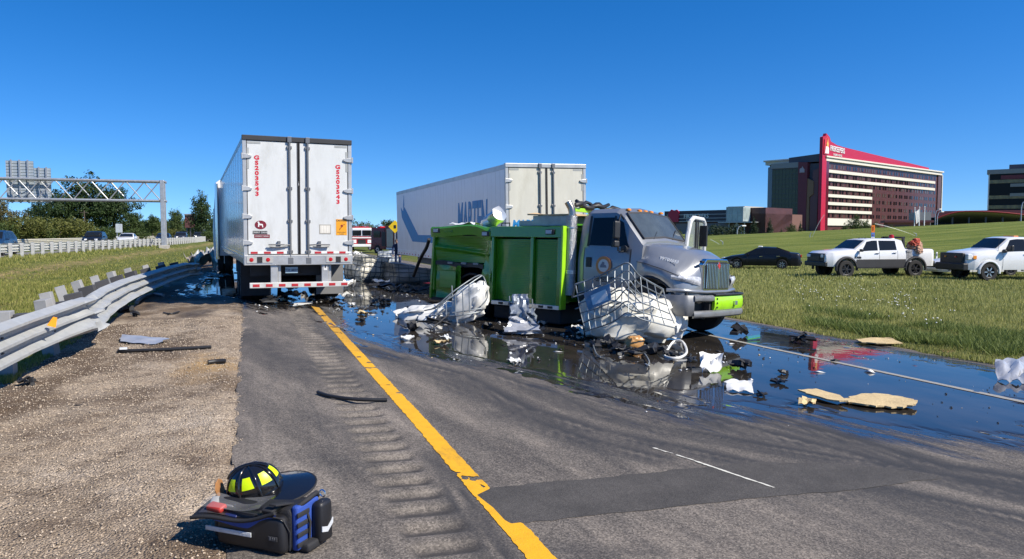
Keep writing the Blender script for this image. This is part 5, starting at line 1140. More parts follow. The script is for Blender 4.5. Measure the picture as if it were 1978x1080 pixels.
text('WT01018', .10, tapw, Hd, (.30, -.93, 1.45), (1, -.05, -.18), (0, .52, .85), ext=.003, bold=.003)
for sg in (-1, 1): MB().tube([(.60 * math.cos(t), sg * 1.10, .52 + .60 * math.sin(t)) for t in np.linspace(.3, math.pi - .3, 12)], .035, 5).build('arch_lip', black, Hd)
# grille, badge, lamps
GX = .77
MB().prism([(-.52, .88), (.52, .88), (.56, 1.40), (.42, 1.50), (-.42, 1.50), (-.56, 1.40)], GX - .06, GX + .045, 'x').build('grille_frame', chrome, S, bevel=.02)
MB().prism([(-.46, .93), (.46, .93), (.49, 1.37), (.38, 1.44), (-.38, 1.44), (-.49, 1.37)], GX + .044, GX + .052, 'x').build('grille_recess', black, S)
gb_ = MB().box((0, 0, 0), (.03, .026, .47)).mesh('grille_bar', bevel=.006); gb_.materials.append(chrome)
for k in range(15): y = -.434 + .062 * k; obj('grille_bar', gb_, None, S, (GX + .065, y, 1.175))
MB().box((GX + .07, 0, 1.18), (.03, .06, .51)).build('grille_spine', chrome, S, bevel=.008)
MB().prism([(0, 1.30), (.05, 1.37), (0, 1.44), (-.05, 1.37)], GX + .055, GX + .09, 'x').build('badge', mat('badge_red', (.42, .04, .04), .4), S)
for sg in (-1, 1):
    # swept lamp: a lens wrapped round the corner of the fender
    def lampp(u, v):
        x = [.775, .755, .70, .60, .46]; y = [.60, .78, .94, 1.08, 1.155]; t = u * 4; i = min(3, int(t)); f = t - i
        px_, py_ = x[i] + (x[i + 1] - x[i]) * f, y[i] + (y[i + 1] - y[i]) * f; lo = .985 + .13 * u; hi = 1.15 + .06 * u - .03 * u * u; bul = .022 * math.sin(math.pi * v)
        return (px_ + .02 + bul, sg * (py_ + bul), lo + (hi - lo) * v)
    MB().grid(lampp, 10, 5).build('headlight', mat('lamp_glass', (.42, .43, .45), .08, spec=.8, var=.55, scale=12), S, smooth=60)
    MB().lathe([(0, .0), (.055, .01), (.06, .03)], 14, (.735, sg * .80, 1.07), 'x').build('lamp_bowl', chrome, S, smooth=50)
    MB().box((.80, sg * .58, 1.44), (.05, .12, .04)).build('hood_latch', black, S, bevel=.01)
MB().tube([(.40, -1.15, .90), (.62, -1.06, .90), (.76, -.85, .89), (.80, -.4, .87), (.80, .4, .87), (.76, .85, .89), (.62, 1.06, .90), (.40, 1.15, .90)], .038, 8).build('valance', silver, S, smooth=60); MB().box((.66, 0, .83), (.12, 1.95, .16)).build('gap_seal', gask, S)
# bumper: grey shell wrapped back to the wheel, torn open near the corner, panel in the sunlit green tone on the rest
BPX = [.30, .62, .80, .90, .95, .98, .95, .90, .80, .62, .30]; BPY = [-1.19, -1.18, -1.12, -.98, -.62, 0, .62, .98, 1.12, 1.18, 1.19]
BPS = [0]
for k in range(1, 11): BPS.append(BPS[-1] + math.hypot(BPX[k] - BPX[k - 1], BPY[k] - BPY[k - 1]))
def bpath(s_): return float(np.interp(s_, BPS, BPX)), float(np.interp(s_, BPS, BPY))
def y2s(y): return float(np.interp(y, BPY, BPS))
def bump_strip(s0, s1, z0, z1, name, m, off=.0, n=18, wob=0.0, bul=.03):
    mb = MB(); R1 = []
    for i in range(n + 1):
        q = s0 + (s1 - s0) * i / n; x, y = bpath(q); x2, y2 = bpath(min(q + .02, BPS[-1])); x1, y1 = bpath(max(q - .02, 0)); t = Vector((x2 - x1, y2 - y1)).normalized(); nx, ny = t.y, -t.x; w_ = off + wob * mnoise.noise(Vector((q * 4, 1, 2)))
        R1.append([(x + nx * (w_ + b), y + ny * (w_ + b), z0 + (z1 - z0) * v) for v, b in ((0, -.015), (.2, bul * .7), (.5, bul), (.8, bul * .7), (1, -.015))] + [(x + nx * (w_ - .05), y + ny * (w_ - .05), z1), (x + nx * (w_ - .05), y + ny * (w_ - .05), z0)])
    mb.rings(R1); return mb.build(name, m, S, smooth=40)
sA, sB, sE = y2s(-1.0), y2s(-.36), BPS[-1]
bump_strip(.02, sA, .44, .82, 'bumper_wing', greybump); bump_strip(sA + .004, sE, .40, .535, 'bumper_lower', greybump); bump_strip(sA + .004, sB, .70, .82, 'bumper_lip', greybump, .0, wob=.06); bump_strip(sB, y2s(1.14), .54, .80, 'bumper_panel', green_lit, .004, bul=.012); bump_strip(sB + .01, sE - .1, .803, .85, 'bumper_cap', black)
bump_strip(y2s(1.145), sE, .54, .80, 'bumper_end', greybump)
MB().box((.72, -.64, .62), (.10, .60, .20)).build('bumper_hole', black, S)
MB().box((1.0, .46, .66), (.05, .09, .08)).build('tow_bracket', alu, S, bevel=.006)
for y in (-.28, 1.04):
    for z in (.59, .67, .75): x, _ = bpath(y2s(y)); MB().cyl((x - .02, y, z), (x + .03, y, z), .018, n=8).build('bolt', black, S)
for sg in (-1, 1): wheel(S, .02, sg * .96, .5, .5, .30, mat('wheel_grey', (.30, .30, .30), .5, metal=.5), sg, 8, steer=.12, rr=.56)
MB().box((-.4, 0, .62), (2.6, .86, .26)).build('chassis', under, S); MB().cyl((.02, -.9, .5), (.02, .9, .5), .07).build('front_axle', under, S)
MB().box((-1.15, -.93, .56), (1.1, .24, .34)).build('step_box', under, S, bevel=.02); MB().box((-1.15, -1.06, .44), (.95, .10, .05)).build('step', alu, S)
# mirrors and the far door hanging open
for sg in (-1,):
    m_ = MB(); m_.tube([(-.68, -1.02, 2.22), (-.60, -1.24, 2.30), (-.60, -1.30, 2.2), (-.60, -1.30, 1.60), (-.62, -1.12, 1.58), (-.64, -1.0, 1.66)], .016, 6); m_.build('mirror_arm', black, S, smooth=60)
    MB().box((-.62, -1.34, 2.00), (.07, .15, .34), Matrix.Rotation(-.2, 3, 'Z')).build('mirror', black, S, bevel=.03); MB().box((-.62, -1.34, 1.73), (.07, .14, .13), Matrix.Rotation(-.2, 3, 'Z')).build('convex_mirror', black, S, bevel=.03)
    MB().lathe([(0, -.03), (.07, -.02), (.07, .02), (0, .03)], 14, (-.62, -1.06, 1.64), 'y').build('mirror_base', black, S)
inner = mat('door_inner', (.55, .56, .56), .5, var=.08)
Dt = Vector((-.45, 1.0, 0)); ux = Vector((-.10, 1, 0)).normalized()
def dpt(u, z): p = Dt + ux * u; return (p.x, p.y, z)
fd = MB(); Rz = Matrix.Rotation(math.atan2(ux.y, ux.x), 3, 'Z')
def dbox(mb, u0, u1, z0, z1, th=.09): mb.box(dpt((u0 + u1) / 2, (z0 + z1) / 2), (u1 - u0, th, z1 - z0), Rz)
fd.tube([dpt(.03, 1.6), dpt(.10, 1.95), dpt(.24, 2.30), dpt(.40, 2.38), dpt(.92, 2.37), dpt(1.03, 2.28), dpt(1.05, 1.6)], .05, 8); dbox(fd, .0, 1.10, .85, 1.62)
fdo = fd.build('open_door', inner, S, smooth=40); mb = MB(); dbox(mb, .10, .98, 1.63, 2.30, .012); mb.build('door_glass', mat('clear_glass', (.35, .40, .38), .05, alpha=.35, spec=.7), fdo); mb = MB(); dbox(mb, .50, .57, 1.6, 2.36, .05); mb.build('glass_divider', black, fdo)
mb = MB(); mb.tube([dpt(.66, 2.46), dpt(.66, 1.5)], .028, 6); mb.box(Vector(dpt(.80, 2.0)) + Vector((.08, 0, 0)), (.07, .18, .46), Rz); mb.build('mirror', black, fdo, bevel=.01)
# exhaust stack with its perforated shield
perf = mat('perforated_shield', (.40, .41, .42), .3, metal=.85, var=.1, bump=.9, bscale=60, dirt=(.15, .15, .15), dscale=30, damt=.8)
X_ = MB().cyl((-1.95, -1.02, .66), (-1.95, -1.02, 2.30), .115, n=18).build('exhaust_shield', perf, S, smooth=50)
MB().tube([(-1.95, -1.02, 2.2), (-1.95, -1.02, 2.36), (-1.975, -1.03, 2.46), (-2.04, -1.06, 2.58)], .075, 12).build('exhaust_tip', mat('burnt_chrome', (.42, .36, .30), .25, metal=.9, var=.2), X_, smooth=60)
for z in (1.12, 1.16, 2.05): MB().lathe([(.118, -.015), (.124, -.01), (.124, .01), (.118, .015)], 18, (-1.95, -1.02, z)).build('clamp', alu, X_)
# ---- green utility body
BX0, BX1, BN, BZ0, BZ1 = -2.02, -6.06, -1.2, .48, 2.08
MB().box((-4.0, .45, 1.25), (3.7, 1.4, 1.3)).build('body_core', under, S)
MB().box((-3.05, -1.06, 1.955), (2.05, .30, .235)).build('header', green, S, bevel=.012)
MB().box((-4.10, -1.02, 1.955), (.10, .30, .20)).build('header_joint', green, S, bevel=.01); MB().box((-4.08, -.95, 1.10), (.24, .28, 1.45)).build('inner_post', green, S)
hb = MB(); n = 12; R1 = []
for i in range(n + 1):
    t = i / n; x = -4.075 - 1.985 * t; sag = -.10 * math.exp(-((t - .02) / .16) ** 2) + .035 * math.sin(5 * t); iny = .05 * math.sin(math.pi * min(1, t * 1.4)) * (1 - t)
    R1.append([(x, BN + iny, 1.85 + sag), (x, BN + iny - .02, 2.05 + sag), (x, BN + .02 + iny, 2.09 + sag * .8), (x, -.9, 2.09 + sag * .6), (x, -.9, 1.85 + sag)])
hb.rings(R1); hb.build('bent_header', green, S, smooth=30)
MB().box((-4.0, -.02, 2.05), (3.9, 1.75, .06)).build('body_top', green_lit, S); MB().box((-4.0, 1.10, 1.28), (4.0, .10, 1.6)).build('far_side', green, S)  # body top carries the sunlit tone of the paint
MB().box((-2.10, -1.0, 1.28), (.10, .2, 1.6)).build('front_wall', green, S); MB().box((-2.12, .15, 1.25), (.08, 2.0, 1.5)).build('front_panel', green, S)
MB().box((-2.0, -1.175, 1.22), (.045, .17, 1.72)).build('lit_strip', green_lit, S, bevel=.006); MB().box((-1.985, -.90, 1.45), (.03, .05, 1.2)).build('lit_trim', green_lit, S)  # front corner faces coloured as the sun lights them
MB().box((-2.09, -1.165, 1.21), (.14, .07, 1.72)).build('corner_post', green, S, bevel=.01); MB().box((-2.855, -1.165, 1.13), (.085, .07, 1.42)).build('middle_post', green, S, bevel=.01); MB().box((-4.02, -1.15, 1.13), (.08, .07, 1.42)).build('middle_post', green, S, bevel=.01)
def shutter(name, x0, x1, z0, z1, push):
    nz = int((z1 - z0) / .036); mb = MB(); R1 = []
    def P(u, v):
        z = z0 + (z1 - z0) * v; x = x0 + (x1 - x0) * u; s_ = (v * nz) % 1; return (x, BN + .075 - .0035 * math.sin(math.pi * s_) + push(x, z), z)
    mb.grid(lambda u, v: P(u, round(v * nz * 3) / (nz * 3)), 16, nz * 3); return mb.build(name, shut, S, smooth=24)
shutter('roll_shutter', -2.16, -2.81, .40, 1.80, lambda x, z: 0); shutter('roll_shutter', -2.90, -3.98, .40, 1.80, lambda x, z: .05 * mnoise.noise(Vector((x * 1.5, z * 1.6, 0))) + .07 * math.exp(-((x + 3.95) / .3) ** 2))
MB().box((-3.03, -1.165, .385), (1.93, .09, .09)).build('bottom_rail', alu, S, bevel=.008)
for k, x in enumerate((-2.3, -2.55, -3.1, -3.4, -3.7)): MB().box((x, -1.215, .385), (.12, .02, .05)).build('latch', black, S, bevel=.004)
# crushed rear half
def push(x, z): t = (x + 4.1) / -1.95; return .22 * math.sin(math.pi * min(1, max(0, t)) ** .8) * (.45 + .55 * math.sin(math.pi * min(1, max(0, (z - .5) / 1.45)))) + .07 * mnoise.noise(Vector((x * 1.7, z * 2.3, 4))) - .05 * math.exp(-((z - 1.42 - .18 * t) / .05) ** 2)
shutter('crushed_shutter', -4.20, -5.95, 1.24, 1.86, push)
def lowfold(u, v):
    x = -4.03 - .60 * u * (1 - .55 * v) ; z = .40 + 1.45 * v; y = BN + .02 + .16 * u + .12 * math.sin(3.1 * u) * (1 - v) + .05 * mnoise.noise(Vector((u * 3, v * 4, 7))); return (x - .20 * (1 - v) * 0, y, z)
MB().grid(lowfold, 8, 12).build('folded_panel', green, S, smooth=25)
sh = MB(); R1 = []
for i in range(10):
    t = i / 9; x = -4.45 - 1.48 * t; y = BN + .06 + push(x, 1.2) * .9; z = 1.20 + .02 * math.sin(9 * t) - .05 * (1 - t) ** 2; R1.append([(x, y - .05, z - .05), (x, y - .05, z + .05), (x, y + .05, z + .05), (x, y + .05, z - .05)])
sh.rings(R1); sh.build('sill_bar', black, S, smooth=30, bevel=0)
for x in (-4.7, -5.1, -5.5): MB().box((x, BN + .01 + push(x, 1.2) * .9, 1.215), (.16, .03, .05)).build('latch', greyp, S, bevel=.004)
MB().grid(lambda u, v: (-5.1 - .85 * u, BN + .10 + .10 * math.sin(3 * u) + .04 * mnoise.noise(Vector((u * 3, v * 3, 2))), .36 + .80 * v), 8, 8).build('lower_door', green, S, smooth=25)
MB().box((-5.54, BN + .10, .82), (.55, .02, .40)).build('lower_door_panel', shut, S, bevel=.008)
MB().box((-6.02, -1.10, 1.20), (.07, .16, 1.70), Matrix.Rotation(.05, 3, 'Y')).build('rear_post', green, S, bevel=.01); MB().box((-5.99, -.1, 1.3), (.06, 2.1, 1.5)).build('rear_wall', green, S); MB().box((-5.5, BN + .08, .34), (1.1, .06, .07)).build('lower_sill', black, S)
for x in (-2.35, -4.22, -5.85):
    z = 1.955 if x > -4.1 else 1.955 + (-.05 if x > -5 else .02); lp_ = MB().box((x, BN - .02 + (.02 if x < -4.1 else 0), z), (.23, .05, .11)).build('scene_lamp', black, S, bevel=.01); MB().box((x - .02, BN - .05 + (.02 if x < -4.1 else 0), z), (.15, .012, .075)).build('lamp_lens', mat('lamp_lens', (.45, .46, .47), .2), lp_)
text('MOTOR', .085, mat('faint_letter', (.10, .28, .06), .5), S, (-5.45, BN - .012, 1.96), FR, FU, ext=.002)
text('LUBE', .07, mat('faint_letter', (.10, .28, .06), .5), S, (-2.5, BN + .055, .98), FR, FU, ext=.002)
for sg in (-1, 1):
    for y in (.84, .55): wheel(S, -4.80, sg * y, .36, .5, .27, under, sg, 8, rr=.55)
MB().tube([(-4.80 + .58 * math.cos(t), -1.02, .40 + .58 * math.sin(t)) for t in np.linspace(.1, math.pi - .1, 14)], .03, 6).build('arch_lip', black, S)
MB().box((-4.0, 0, .46), (4.4, .9, .20)).build('frame_rail', under, S); MB().box((-3.05, -.25, .24), (1.9, 1.7, .42)).build('fuel_tank', under, S, bevel=.03); MB().box((-2.6, -1.0, .40), (.5, .25, .2)).build('tool_box', under, S)
# load carried on the body top
ply = mat('plywood', (.56, .40, .22), .8, var=.15, scale=3, stretch=(1, 6, 6), dirt=(.34, .24, .13), dscale=5)
mb = MB(); mb.box((-2.55, -.55, 2.20), (.95, .9, .22)); al = mb.build('metal_chest', mat('dull_alu', (.42, .43, .40), .5, metal=.5, var=.25, dirt=(.2, .19, .16), damt=.6), S, bevel=.01)
def sheet(name, label, cat, m, pts, th, loc, rz=0.0, parent=None, group=None, wav=0.0):
    """a rough-edged board or torn sheet with thickness from an outline"""
    mb = MB(); n = len(pts); P = [(a, b, wav * mnoise.noise(Vector((a * 2, b * 2, 1))) + th) for a, b in pts] + [(a, b, wav * mnoise.noise(Vector((a * 2, b * 2, 1)))) for a, b in pts]
    mb.add(P, [tuple(range(n)), tuple(range(2 * n - 1, n - 1, -1))] + [((i + 1) % n, i, n + i, n + (i + 1) % n) for i in range(n)]); o = mb.build(name, m, parent, loc, rz)
    return tag(o, label, cat, group) if label else o
def ragged(w_, h_, seed, n=9, am=.05):
    q = random.Random(seed); P = []
    for (ax, ay), (bx_, by) in zip([(-w_, -h_), (w_, -h_), (w_, h_), (-w_, h_)], [(w_, -h_), (w_, h_), (-w_, h_), (-w_, -h_)]):
        for k in range(n): t = k / n; P.append((ax + (bx_ - ax) * t + q.uniform(-am, am), ay + (by - ay) * t + q.uniform(-am, am)))
    return P
wp = S.matrix_basis
def onbody(x, y, z): return wp @ Vector((x, y, z))
p = onbody(-2.5, -.6, 2.33); sheet('plywood_sheet', 'splintered plywood sheet lying on the grey chest of the green truck body', 'plywood', ply, ragged(.62, .42, 4, 8, .04), .03, (p.x, p.y, p.z), tr_ang, wav=.10)
MB().box((-3.25, -.7, 2.15), (.42, .5, .12)).build('metal_tray', al.data.materials[0], S, bevel=.01)
MB().tube([(-3.62, -1.08, 2.08), (-3.62, -1.08, 2.15), (-3.86, -1.08, 2.15), (-3.86, -1.08, 2.08)], .014, 6).build('grab_handle', black, S)
p = onbody(-4.42, -.75, 2.10); dm_ = MB().lathe([(.0, -.28), (.17, -.27), (.185, -.2), (.16, -.05), (.19, .08), (.17, .26), (.0, .30)], 14); dm_.v = [(a + .06 * mnoise.noise(Vector((a * 7, b * 7, c * 5))), b + .06 * mnoise.noise(Vector((a * 6, b * 8, c * 5 + 3))), c) for a, b, c in dm_.v]
o = dm_.build('dented_drum', mat('drum_silver', (.60, .61, .60), .3, metal=.7, var=.1), None, (p.x, p.y, p.z + .16), smooth=30); o.rotation_euler = (.2, 1.05, tr_ang + .1); tag(o, 'dented silver drum lying on top of the crushed green body', 'drum')
crumple('plastic_shred', 'crumpled white plastic shred beside the silver drum on the green body', 'debris', mat('white_plastic', (.66, .67, .66), .4, var=.08), onbody(-5.3, -.8, 2.09), (.9, .35, .15), 5.5, .30, rz=tr_ang)
# headache rack behind the cab
for y in (-.88, .88): MB().box((-2.04, y, 2.0), (.09, .09, .95)).build('rack_post', green, S, bevel=.008)
MB().box((-2.04, 0, 2.44), (.09, 1.85, .08)).build('rack_bar', green_lit, S, bevel=.008); MB().box((-2.04, 0, 2.12), (.07, 1.75, .06)).build('rack_bar', green, S, bevel=.008)  # upper bar in the sunlit tone, lower bar in the shaded one
hz_ = MB(); hz_.tube([(-2.0 + .07 * math.sin(k * 2.1), -.85 + k * .13, 2.53 + .04 * math.sin(k * 1.3)) for k in range(14)], .055, 7); hz_.tube([(-2.1, -.7 + k * .12, 2.60 + .035 * math.cos(k * 1.9)) for k in range(11)], .04, 6)
hz_.build('black_hose', black, S, smooth=60)
# ---------------------------------------------------------------- crushed liquid totes: white bladders in bent wire cages
hdpe = mat('tote_plastic', (.64, .62, .54), .35, var=.07, scale=2.5, bump=.25, bscale=4, dirt=(.40, .34, .23), dscale=1.7, damt=.45); hdpe2 = mat('tote_plastic_white', (.68, .68, .65), .35, var=.05, scale=2, bump=.25, bscale=5, dirt=(.42, .36, .27), dscale=2, damt=.3)
hgrey = mat('tote_plastic_grey', (.20, .21, .21), .45, var=.25, scale=2, bump=.3, bscale=5); wire = mat('cage_wire', (.20, .225, .24), .42, metal=.35, var=.15); chip = mat('chipboard', (.55, .42, .22), .85, var=.18, scale=30, bump=.4, bscale=60, dirt=(.30, .21, .10), dscale=4, damt=.5)
bluemet = mat('blue_sheet', (.24, .27, .31), .30, metal=.45, var=.25, scale=3, bump=.35, bscale=7)
def blob(c, rad, seed, parent, m, name='bladder', amp=.16, f=2.2, rz=0.0, nu=44, nv=22, fl=0.0, tilt=0.0):
    """a collapsed plastic bladder: a closed skin with sharp folds and a flat underside"""
    mb = MB(); cz, sz = math.cos(rz), math.sin(rz); R1 = []
    for j in range(1, nv):
        th = math.pi * j / nv; ring = []
        for i in range(nu):
            ph = 2 * math.pi * i / nu; d = Vector((math.sin(th) * math.cos(ph), math.sin(th) * math.sin(ph), -math.cos(th))); e = Vector([math.copysign(abs(k) ** .72, k) for k in d])
            n = mnoise.noise(d * f + Vector((seed, 0, 0))); n2 = 1 - 2 * abs(mnoise.noise(d * f * 1.6 + Vector((0, seed, 0)))); k = 1 + amp * n * 1.3 - amp * .75 * max(0, n2) ** 3
            p = Vector((e.x * rad[0] * k, e.y * rad[1] * k, e.z * rad[2] * k + rad[2] * .9)); p.z = max(p.z, fl + .01 * n); p.z += tilt * p.x
            ring.append((c[0] + p.x * cz - p.y * sz, c[1] + p.x * sz + p.y * cz, c[2] + p.z))
        R1.append(ring)
    mb.rings(R1); return mb.build(name, m, parent, smooth=40)
def wires(lines, r, name, parent, m=None, n=6):
    for pts in lines: MB().tube(pts, r, n).build(name, m or wire, parent, smooth=60)
def smooth_line(pts, k=4):
    pts = [Vector(p) for p in pts]; out = []
    for i in range(len(pts) - 1):
        a, b, c_, d = pts[max(0, i - 1)], pts[i], pts[i + 1], pts[min(len(pts) - 1, i + 2)]
        for j in range(k): t = j / k; out.append(.5 * ((2 * b) + (c_ - a) * t + (2 * a - 5 * b + 4 * c_ - d) * t * t + (3 * b - a - 3 * c_ + d) * t ** 3))
    return out + [pts[-1]]
# the nearest tote, before the cab
g0 = G(1228, 668)
TB = thing('liquid_tote', 'large crushed white tote with its bent wire cage, before the silver cab', 'tote', tuple(g0))
def rel(p, o): return p - o
c0 = rel(G(1222, 660), g0); blob((c0.x, c0.y, 0), (.74, .50, .44), 4.2, TB, hdpe, amp=.20, rz=-YAW, f=2.0); c1 = rel(G(1180, 655), g0); blob((c1.x, c1.y + .1, .0), (.46, .44, .50), 9.1, TB, hdpe, 'bladder', .17, 2.6, .4)
c2 = rel(G(1282, 655), g0); blob((c2.x, c2.y + .05, .0), (.42, .42, .44), 6.6, TB, hdpe2, 'bladder', .22, 2.4, -.5); c3 = rel(G(1226, 676), g0); blob((c3.x, c3.y, 0), (.16, .12, .13), 2.6, TB, mat('tote_amber', (.46, .24, .08), .35), 'bladder_stain', .15)
top = [(1112, 549, 13.3), (1140, 540, 13.2), (1165, 530, 13.0), (1190, 517, 12.8), (1213, 508, 12.55), (1232, 530, 12.6), (1252, 543, 12.8), (1281, 559, 13.1)]
bot = [(1130, 640, 13.1), (1148, 634, 12.8), (1168, 628, 12.5), (1190, 618, 12.2), (1212, 604, 12.0), (1238, 616, 12.0), (1268, 624, 12.15), (1306, 634, 12.5)]
T3 = [rel(A(*q), g0) for q in top]; B3 = [rel(A(*q), g0) for q in bot]
def cg(i, v, jit=.02): p = T3[i].lerp(B3[i], v); p = p + UV * (-.05 * math.sin(v * 3.1) * (1 if i != 4 else -.3)); return p + Vector((mnoise.noise(Vector((i, v * 3, 1))), mnoise.noise(Vector((i, v * 3, 5))), mnoise.noise(Vector((i, v * 3, 9))))) * jit
def cgf(t, v): i = min(6, int(t)); return cg(i, v).lerp(cg(i + 1, v), t - i)
for k, v in enumerate((0, .17, .36, .56, .78, 1.0)): MB().tube(smooth_line([cg(i, v) for i in range(8)]), .011 if k else .016, 6).build('cage_wire', wire, TB, smooth=60)
for k in range(13): t = k * 7 / 12 * .999; MB().tube(smooth_line([cgf(t, v) for v in (0, .25, .5, .75, 1.0 if k % 4 else .86)]), .0095, 6).build('cage_wire', wire, TB, smooth=60)
# rear wall of the cage, lower and partly folded
T4 = [p + FH * .75 + Vector((0, 0, -.30)) for p in T3]
for v in (0, .35, .7): MB().tube(smooth_line([T4[i].lerp(B3[i] + FH * .8 + Vector((0, 0, -.1)), v) for i in range(8)]), .015, 6).build('cage_wire', wire, TB, smooth=60)
for i in (0, 7): MB().tube([cg(i, 0), T4[i]], .016, 6).build('cage_wire', wire, TB)
pq = [rel(A(*q), g0) for q in ((1128, 568, 12.95), (1178, 548, 12.7), (1181, 580, 12.6), (1137, 600, 12.8))]; nrm = (pq[1] - pq[0]).cross(pq[3] - pq[0]).normalized() * .012
MB().add(pq + [p - nrm for p in pq], [(0, 1, 2, 3), (7, 6, 5, 4), (0, 4, 5, 1), (1, 5, 6, 2), (2, 6, 7, 3), (3, 7, 4, 0)]).build('cage_plate', bluemet, TB)
ql = [pq[0].lerp(pq[2], .25) , pq[1].lerp(pq[3], .2), pq[2].lerp(pq[0], .1), pq[3].lerp(pq[1], .2)]; ql = [p - FH * .015 for p in ql]; MB().add(ql + [p - nrm * .3 for p in ql], [(0, 1, 2, 3), (7, 6, 5, 4), (0, 4, 5, 1), (1, 5, 6, 2), (2, 6, 7, 3), (3, 7, 4, 0)]).build('plate_label', hdpe2, TB)
def junk(name, label, px, py, sz, seed, m, group=None, parent=None, dz=0.0, rz=0.0, org=None):
    """a lump of broken parts: jagged plates, bars and stubs pressed into one piece"""
    q = random.Random(seed); mb = MB()
    for k in range(6):
        Rm = Matrix.Rotation(q.uniform(0, 6.28), 3, 'Z') @ Matrix.Rotation(q.uniform(-.7, .7), 3, 'X') @ Matrix.Rotation(q.uniform(-.5, .5), 3, 'Y'); s_ = (sz[0] * q.uniform(.3, .8), sz[1] * q.uniform(.15, .6), sz[2] * q.uniform(.2, .6))
        mb.box((q.uniform(-.3, .3) * sz[0], q.uniform(-.3, .3) * sz[1], sz[2] * q.uniform(.25, .6)), s_, Rm, taper=q.uniform(.5, 1))
    for k in range(3): a = Vector((q.uniform(-.4, .4) * sz[0], q.uniform(-.3, .3) * sz[1], sz[2] * q.uniform(.1, .5))); mb.cyl(a, a + Vector((q.uniform(-.5, .5) * sz[0], q.uniform(-.4, .4) * sz[1], q.uniform(0, .5) * sz[2])), sz[2] * q.uniform(.06, .15), n=7)
    zs = min(p[2] for p in mb.v); mb.v = [(a, b, c - zs) for a, b, c in mb.v]
    p = G(px, py) if org is None else org; o = mb.build(name, m, parent, (p.x, p.y, p.z + dz), rz, smooth=None)
    return tag(o, label, 'debris', group) if label else o
for px, py, sz, sd in ((1168, 672, (.5, .3, .14), 3), (1225, 688, (.4, .25, .10), 4), (1268, 684, (.35, .3, .16), 5), (1200, 684, (.5, .25, .08), 6)): p = rel(G(px, py), g0); junk('pallet_piece', None, 0, 0, sz, sd, black, parent=TB, org=p)
for pts in ([(1150, 655), (1146, 672), (1152, 690), (1160, 696)], [(1240, 684), (1248, 694), (1254, 706), (1250, 713)]): MB().tube(smooth_line([rel(G(a, b), g0) + Vector((0, 0, .05)) for a, b in pts]), .013, 6).build('loose_wire', wire, TB, smooth=60)
rg = [rel(G(a, b), g0) + Vector((0, 0, h)) for a, b, h in ((1286, 686, .04), (1300, 672, .10), (1318, 676, .14), (1326, 688, .06), (1310, 694, .02), (1286, 692, .02))]; MB().tube(smooth_line(rg + [rg[0]]), .022, 6).build('plastic_frame', hdpe2, TB, smooth=60)
# white bag-like tote left of the green body
g1 = G(862, 604); TL = thing('liquid_tote', 'collapsed white tote slumped against the crushed green body, cage wires across it', 'tote', tuple(g1))
c = rel(G(905, 622), g1); blob((c.x, c.y, 0), (.42, .28, .42), 3.3, TL, hdpe2, amp=.20, rz=-.5, tilt=.42, f=2.3); c = rel(G(838, 618), g1); blob((c.x, c.y, 0), (.66, .34, .20), 7.7, TL, hdpe2, amp=.22, rz=-.2, tilt=.12); c = rel(G(798, 613), g1); blob((c.x, c.y, 0), (.28, .22, .10), 1.7, TL, hdpe2, amp=.25, rz=.1)
fr3 = lambda q: rel(A(q[0], q[1], q[2] - 1.15), g1)
for pts in ([(822, 612, 16.7), (860, 606, 16.6), (905, 600, 16.6), (930, 596, 16.7)], [(845, 590, 16.7), (880, 560, 16.8), (925, 532, 17.2), (938, 545, 17.1), (941, 575, 16.9), (928, 592, 16.7)], [(832, 598, 16.6), (870, 575, 16.6), (912, 545, 16.9), (930, 533, 17.1)], [(850, 612, 16.5), (890, 609, 16.4), (930, 602, 16.6)], [(820, 600, 16.8), (848, 592, 16.7), (872, 570, 16.8)]): MB().tube(smooth_line([fr3(q) for q in pts]), .014, 6).build('cage_wire', wire, TL, smooth=60)
for (a, b) in (((846, 590, 16.6), (843, 612, 16.5)), ((862, 583, 16.55), (862, 611, 16.45)), ((880, 570, 16.5), (880, 609, 16.4)), ((893, 560, 16.5), (895, 607, 16.4)), ((906, 548, 16.6), (907, 603, 16.5)), ((873, 552, 16.9), (874, 580, 16.7))): MB().tube([fr3(a), fr3(b)], .012, 6).build('cage_wire', wire, TL)
crumple('torn_bladder', None, None, hdpe2, rel(G(800, 614), g1), (.8, .5, .3), 11.3, .5, parent=TL)
# folded blue grey sheet standing by the green body
g2 = G(1008, 640); BM = thing('crumpled_sheet', 'crumpled blue silver sheet metal standing upright by the green roll shutters', 'scrap metal', tuple(g2))
def strip(px0, px1, y0, y1, d0, d1, seed, name, m, amp=.07):
    mb = MB()
    def f(u, v, s):
        p = A(px0[0] + (px1[0] - px0[0]) * u + (px0[1] - px0[0]) * v * (1 - u) + (px1[1] - px1[0]) * v * u, y0 + (y1 - y0) * v, d0 + (d1 - d0) * v); n = mnoise.noise(Vector((u * 3 + seed, v * 3.5, 1))); return rel(p, g2) + FH * (n * amp * 2 + s) + RV * (mnoise.noise(Vector((v * 5, seed, 4))) * amp * .7)
    mb.grid(lambda u, v: f(u, v, 0), 9, 12); mb.grid(lambda u, v: f(u, v, .008), 9, 12); return mb.build(name, m, BM, smooth=20)
strip((990, 984), (1020, 1026), 568, 618, 14.5, 14.2, 2.2, 'upright_sheet', bluemet); strip((986, 972), (1026, 1052), 610, 646, 14.25, 13.75, 6.1, 'splayed_sheet', foil, .12); strip((1012, 1030), (1034, 1044), 596, 640, 14.3, 13.95, 9.4, 'folded_sheet', bluemet, .10)
MB().tube([rel(A(*q), g2) for q in ((984, 572, 14.6), (986, 606, 14.5), (990, 632, 14.4))], .012, 6).tube([rel(A(*q), g2) for q in ((1020, 578, 14.6), (1028, 578, 14.6), (1029, 600, 14.5))], .012, 6).build('bent_wire', wire, BM)
